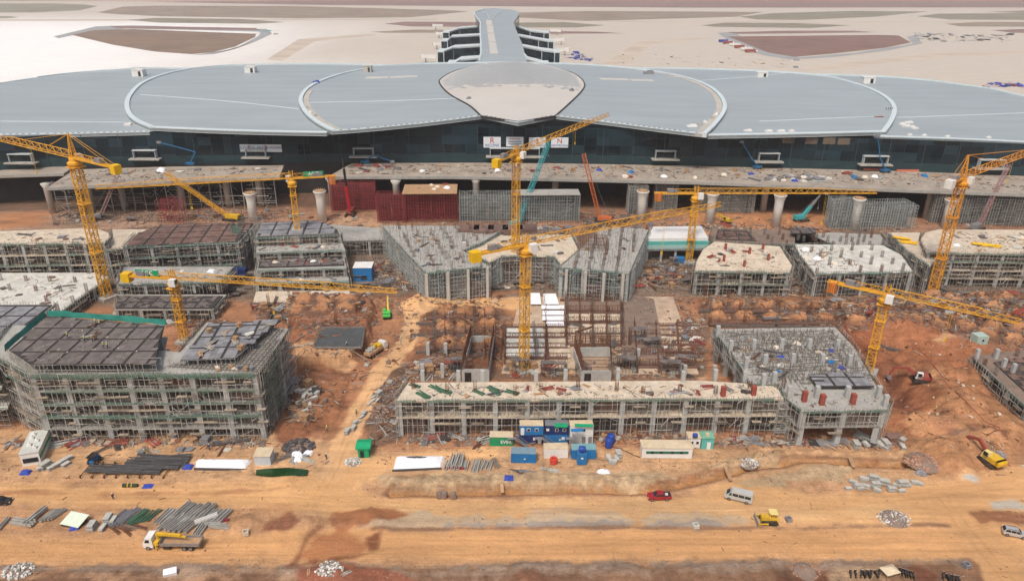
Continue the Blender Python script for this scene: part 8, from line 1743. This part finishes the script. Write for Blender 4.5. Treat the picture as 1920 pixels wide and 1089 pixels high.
mb = MB(); mb.box((0, 0, 0.5), (2.4, 1.3, 1.0), 0, Matrix.Rotation(0.25, 3, 'X')); mb.box((0, 0.2, 1.0), (2.0, 0.9, 0.1)); o = put('white_box', mb, TARPW); o.location = on(320, 1076); o.rotation_euler[2] = 0.35; tag(o, 'white box lying on the dirt at the lower left', 'box')
for a, c in [(824, 932), (833, 932), (850, 933)]:
    mb = MB(); mb.tube((0, -0.7, 0.7), (0, 0.7, 0.7), 0.7, None, 14); mb.tube((0, -0.75, 0.7), (0, 0.75, 0.7), 0.35, None, 12); o = put('concrete_pipe', mb, CONCD); o.location = on(a, c); o.rotation_euler[2] = rnd.uniform(-.2, .2); tag(o, 'short weathered concrete pipe standing on the sandy road below the trench', 'pipe', 'concrete pipes below the trench')
for a0, a1, l in [((1358, 886), (1370, 905), 'timber plank bridging the right arm of the trench'), ((940, 908), (942, 925), 'pale plank bridge across the trench'), ((1592, 862), (1600, 880), 'plank bridge across the trench below the right front slab')]:
    p, q = on(*a0, 0.6), on(*a1, 0.5); mb = MB(); mb.beam((0, 0, 0.2), q - p + Vector((0, 0, 0.2)), 0.8, 0.12, True); o = put('plank_bridge', mb, WOOD); o.location = p; tag(o, l, 'plank')
def heap(px, py, r, h, m, lbl, n=220, s0=0.12, s1=0.34):
    p = on(px, py); t = thing('stone_heap', lbl, 'stone heap', p); mb = MB(); mb.lathe((0, 0, -0.3), [(r * .9, 0), (r * 0.7, h * 0.5 + .2), (r * 0.35, h * .85 + .2), (0.05, h + .2)], 12); put('core', mb, CONCD, t); mb = MB()
    for k in range(n): a = rnd.uniform(0, 6.28); q = r * math.sqrt(rnd.random()); s = rnd.uniform(s0, s1); mb.box((q * math.cos(a), q * math.sin(a) * 0.75, max(0, h * (1 - q / r)) + s * 0.2), (s, s, s * 0.8), 0, Matrix.Rotation(rnd.uniform(0, 6), 3, 'Z') @ Matrix.Rotation(rnd.uniform(0, 2), 3, 'X'))
    o = put('stones', mb, m, t); o['kind'] = 'stuff'
STN = mat('white_stone', (0.50, 0.48, 0.44), 0.85, 0.15, 1, island=0.6); STG = mat('grey_stone', (0.25, 0.26, 0.28), 0.85, 0.15, 1, island=0.35); STR = mat('red_stone', (0.36, 0.21, 0.14), 0.9, 0.15, 1, island=0.35)
heap(1676, 972, 3.6, 0.9, STN, 'low heap of white stones beside the right haul road'); heap(1403, 868, 2.6, 0.8, STN, 'white stone heap on the trench bank'); heap(662, 866, 2.2, 0.7, STN, 'white rubble heap below the green shed'); heap(1868, 850, 2.4, 0.9, STG, 'blue grey stone heap beside the yellow excavator'); heap(1727, 888, 1.3, 1.0, STG, 'small blue grey stone heap near the slab stacks'); heap(1508, 1072, 3.0, 1.4, STR, 'reddish rock heap at the bottom right'); heap(35, 1070, 3, 0.25, STN, 'scatter of pale stones at the lower left corner', 120, 0.2, 0.5); heap(618, 1066, 2.8, 0.25, STN, 'scatter of pale stones at the bottom left of centre', 110, 0.2, 0.4); heap(1735, 848, 4.5, 1.6, STR, 'brown rock heap where the red slope meets the road', 260, 0.2, 0.7)
heap(560, 838, 4.0, 1.2, mat('dark_scrap', (0.08, 0.07, 0.07), 0.8, 0.3, 1, island=0.5), 'dark scrap heap right of the grey cabin', 180, 0.2, 0.9)
strew([(515, 872), (580, 870), (590, 835), (540, 832)], 0, 12, ['bar_bundle', 'pipe_bundle', 'sheet_stack', 'tarp_heap'], 'on the dark scrap heap by the green pool', 0.9, 1.2, True)
strew([(180, 850), (460, 848), (460, 838), (180, 840)], 0, 12, ['plank_heap', 'sheet_stack', 'crate', 'bar_bundle'], 'behind the black pipe racks', 0.8, 1.1, True)
strew([(560, 1064), (760, 1064), (760, 1085), (560, 1085)], 0, 2, ['plank_heap'], 'at the bottom left of centre', 0.6, 0.8, True)
# blue red sheeting and dumps out on the far apron
litter([(1060, 108), (1100, 118), (1115, 112), (1075, 96)], 0, 60, [TARPB, STEEL, TARPB], 'blue sheeting dumped on the apron right of the pier', 2.0, 6, False, 0.3)
litter([(1840, 165), (1920, 164), (1920, 153), (1850, 156)], 0, 60, [TARPB, TARPB, REDP], 'blue and red sheeting dumped behind the far right petal', 2.0, 6, False, 0.3)
litter([(1700, 78), (1880, 80), (1900, 66), (1720, 62)], 0, 120, [BLACK, STEEL, CONC], 'grey dumps on the apron beyond the right field', 3, 11, False, 0.15)
litter([(1120, 120), (1300, 122), (1500, 130), (1500, 112), (1140, 100)], 0, 46, [WOOD, STEEL, CONCD], 'scattered gear on the apron right of the pier', 1.5, 6, False, 0.2)
litter([(460, 60), (520, 70), (520, 55), (480, 52)], 0, 20, [STEEL, TEALB], 'gear at the corner of the left field', 3, 8, False, 0.2)
strew([(770, 700), (940, 700), (930, 590), (800, 590)], 0, 18, ['plank_heap', 'bar_bundle', 'dark_sheet_stack', 'pipe_bundle'], 'among the heaps left of the centre slabs', 0.9, 1.5, True)
strew([(1060, 700), (1260, 690), (1240, 600), (1070, 600)], 0.95, 22, ['plank_heap', 'bar_bundle', 'dark_sheet_stack', 'pipe_bundle', 'sheet_stack'], 'on the centre foundation slabs', 0.8, 1.4)
strew([(1320, 615), (1560, 608), (1900, 612), (1900, 570), (1320, 575)], 0, 34, ['plank_heap', 'bar_bundle', 'dark_sheet_stack', 'pipe_bundle'], 'among the right ground beams', 0.9, 1.6, True)
strew([(485, 612), (690, 606), (690, 575), (490, 575)], 0, 16, ['plank_heap', 'bar_bundle', 'dark_sheet_stack'], 'among the left ground beam heaps', 0.9, 1.5, True)
litter([(1060, 690), (1250, 690), (1230, 560), (1062, 550)], 0.95, 260, CE, 'scraps on the centre foundation slabs', 0.15, 0.7)

litter([(540, 600), (690, 580), (680, 640), (700, 700), (640, 760), (545, 820)], 0, 420, CE, 'timber and bars beside the haul road slope', 0.2, 1.3, True)
litter([(690, 830), (700, 740), (770, 690), (750, 830)], 0, 420, CE + [STEEL], 'timber and scraps between the haul road and the long front building', 0.2, 1.4, True, clump=0.3)
litter([(480, 600), (700, 565), (700, 540), (480, 545)], 0, 420, CE, 'timber and scraps under the thin jib', 0.2, 1.4, True)
litter([(100, 425), (1930, 440), (1930, 412), (100, 400)], 0, 1300, CE, 'timber and scraps on the ground before the viaducts', 0.3, 1.8, True)
litter([(740, 836), (1340, 836), (1700, 842), (1700, 822), (740, 822)], 0, 420, CE + [STEEL], 'timber and scraps at the foot of the front buildings', 0.15, 1.2, True)
litter([(0, 838), (500, 838), (500, 822), (0, 822)], 0, 260, CE + [STEEL], 'timber and scraps at the foot of the front left block', 0.15, 1.2, True)

# red warning line strung along the pit, and hoses
def cable(pts, r, m, lbl, name, cat, z=0.5):
    P = [on(a, c, z) for a, c in pts]; mb = MB(); o0 = P[0]
    for a, b_ in zip(P[:-1], P[1:]):
        for k in range(3): p, q = a.lerp(b_, k / 3), a.lerp(b_, (k + 1) / 3); mb.beam(p - o0, q - o0 + Vector((0, 0, -0.15 if k == 0 else 0.1)), r)
    o = put(name, mb, m); o.location = o0; tag(o, lbl, cat)
cable([(1715, 625), (1745, 680), (1775, 720), (1815, 760), (1845, 790), (1872, 812), (1850, 818)], 0.13, REDP, 'red warning line running down the slope right of the pit', 'warning_line', 'barrier', 0.8)
cable([(1580, 610), (1600, 640), (1625, 660)], 0.13, REDP, 'short red warning line left of the right front crane', 'warning_line', 'barrier', 0.8)
cable([(1130, 835), (1165, 842), (1185, 852), (1200, 858)], 0.12, BLACK, 'black cable from the dark blue tanks to the long cream hut', 'cable', 'cable', 0.1)
cable([(515, 660), (560, 650), (590, 648)], 0.25, SCAFP, 'pale pipe lying between the front left block and the dark raft', 'pipe_run', 'pipe', 0.6)
cable([(652, 655), (680, 672), (695, 685)], 0.2, BOARD, 'thin pole lying beside the white cabbed lorry', 'pole', 'pole', 0.6)
# ---------------- air ----------------
mb = MB(); mb.box((0, 7900, 58), (18200, 16400, 138)); hm = bpy.data.materials.new('haze'); hm.use_nodes = True; hn = hm.node_tree.nodes; hn.clear(); ho = hn.new('ShaderNodeOutputMaterial'); hv = hn.new('ShaderNodeVolumePrincipled')
hv.inputs['Color'].default_value = (0.93, 0.95, 0.97, 1); hv.inputs['Density'].default_value = 0.00010; hv.inputs['Anisotropy'].default_value = 0.2; hm.node_tree.links.new(hv.outputs[0], ho.inputs['Volume'])
hz = put('haze', mb, hm); tag(hz, 'thin pale haze over the whole site', 'haze', None, 'stuff')
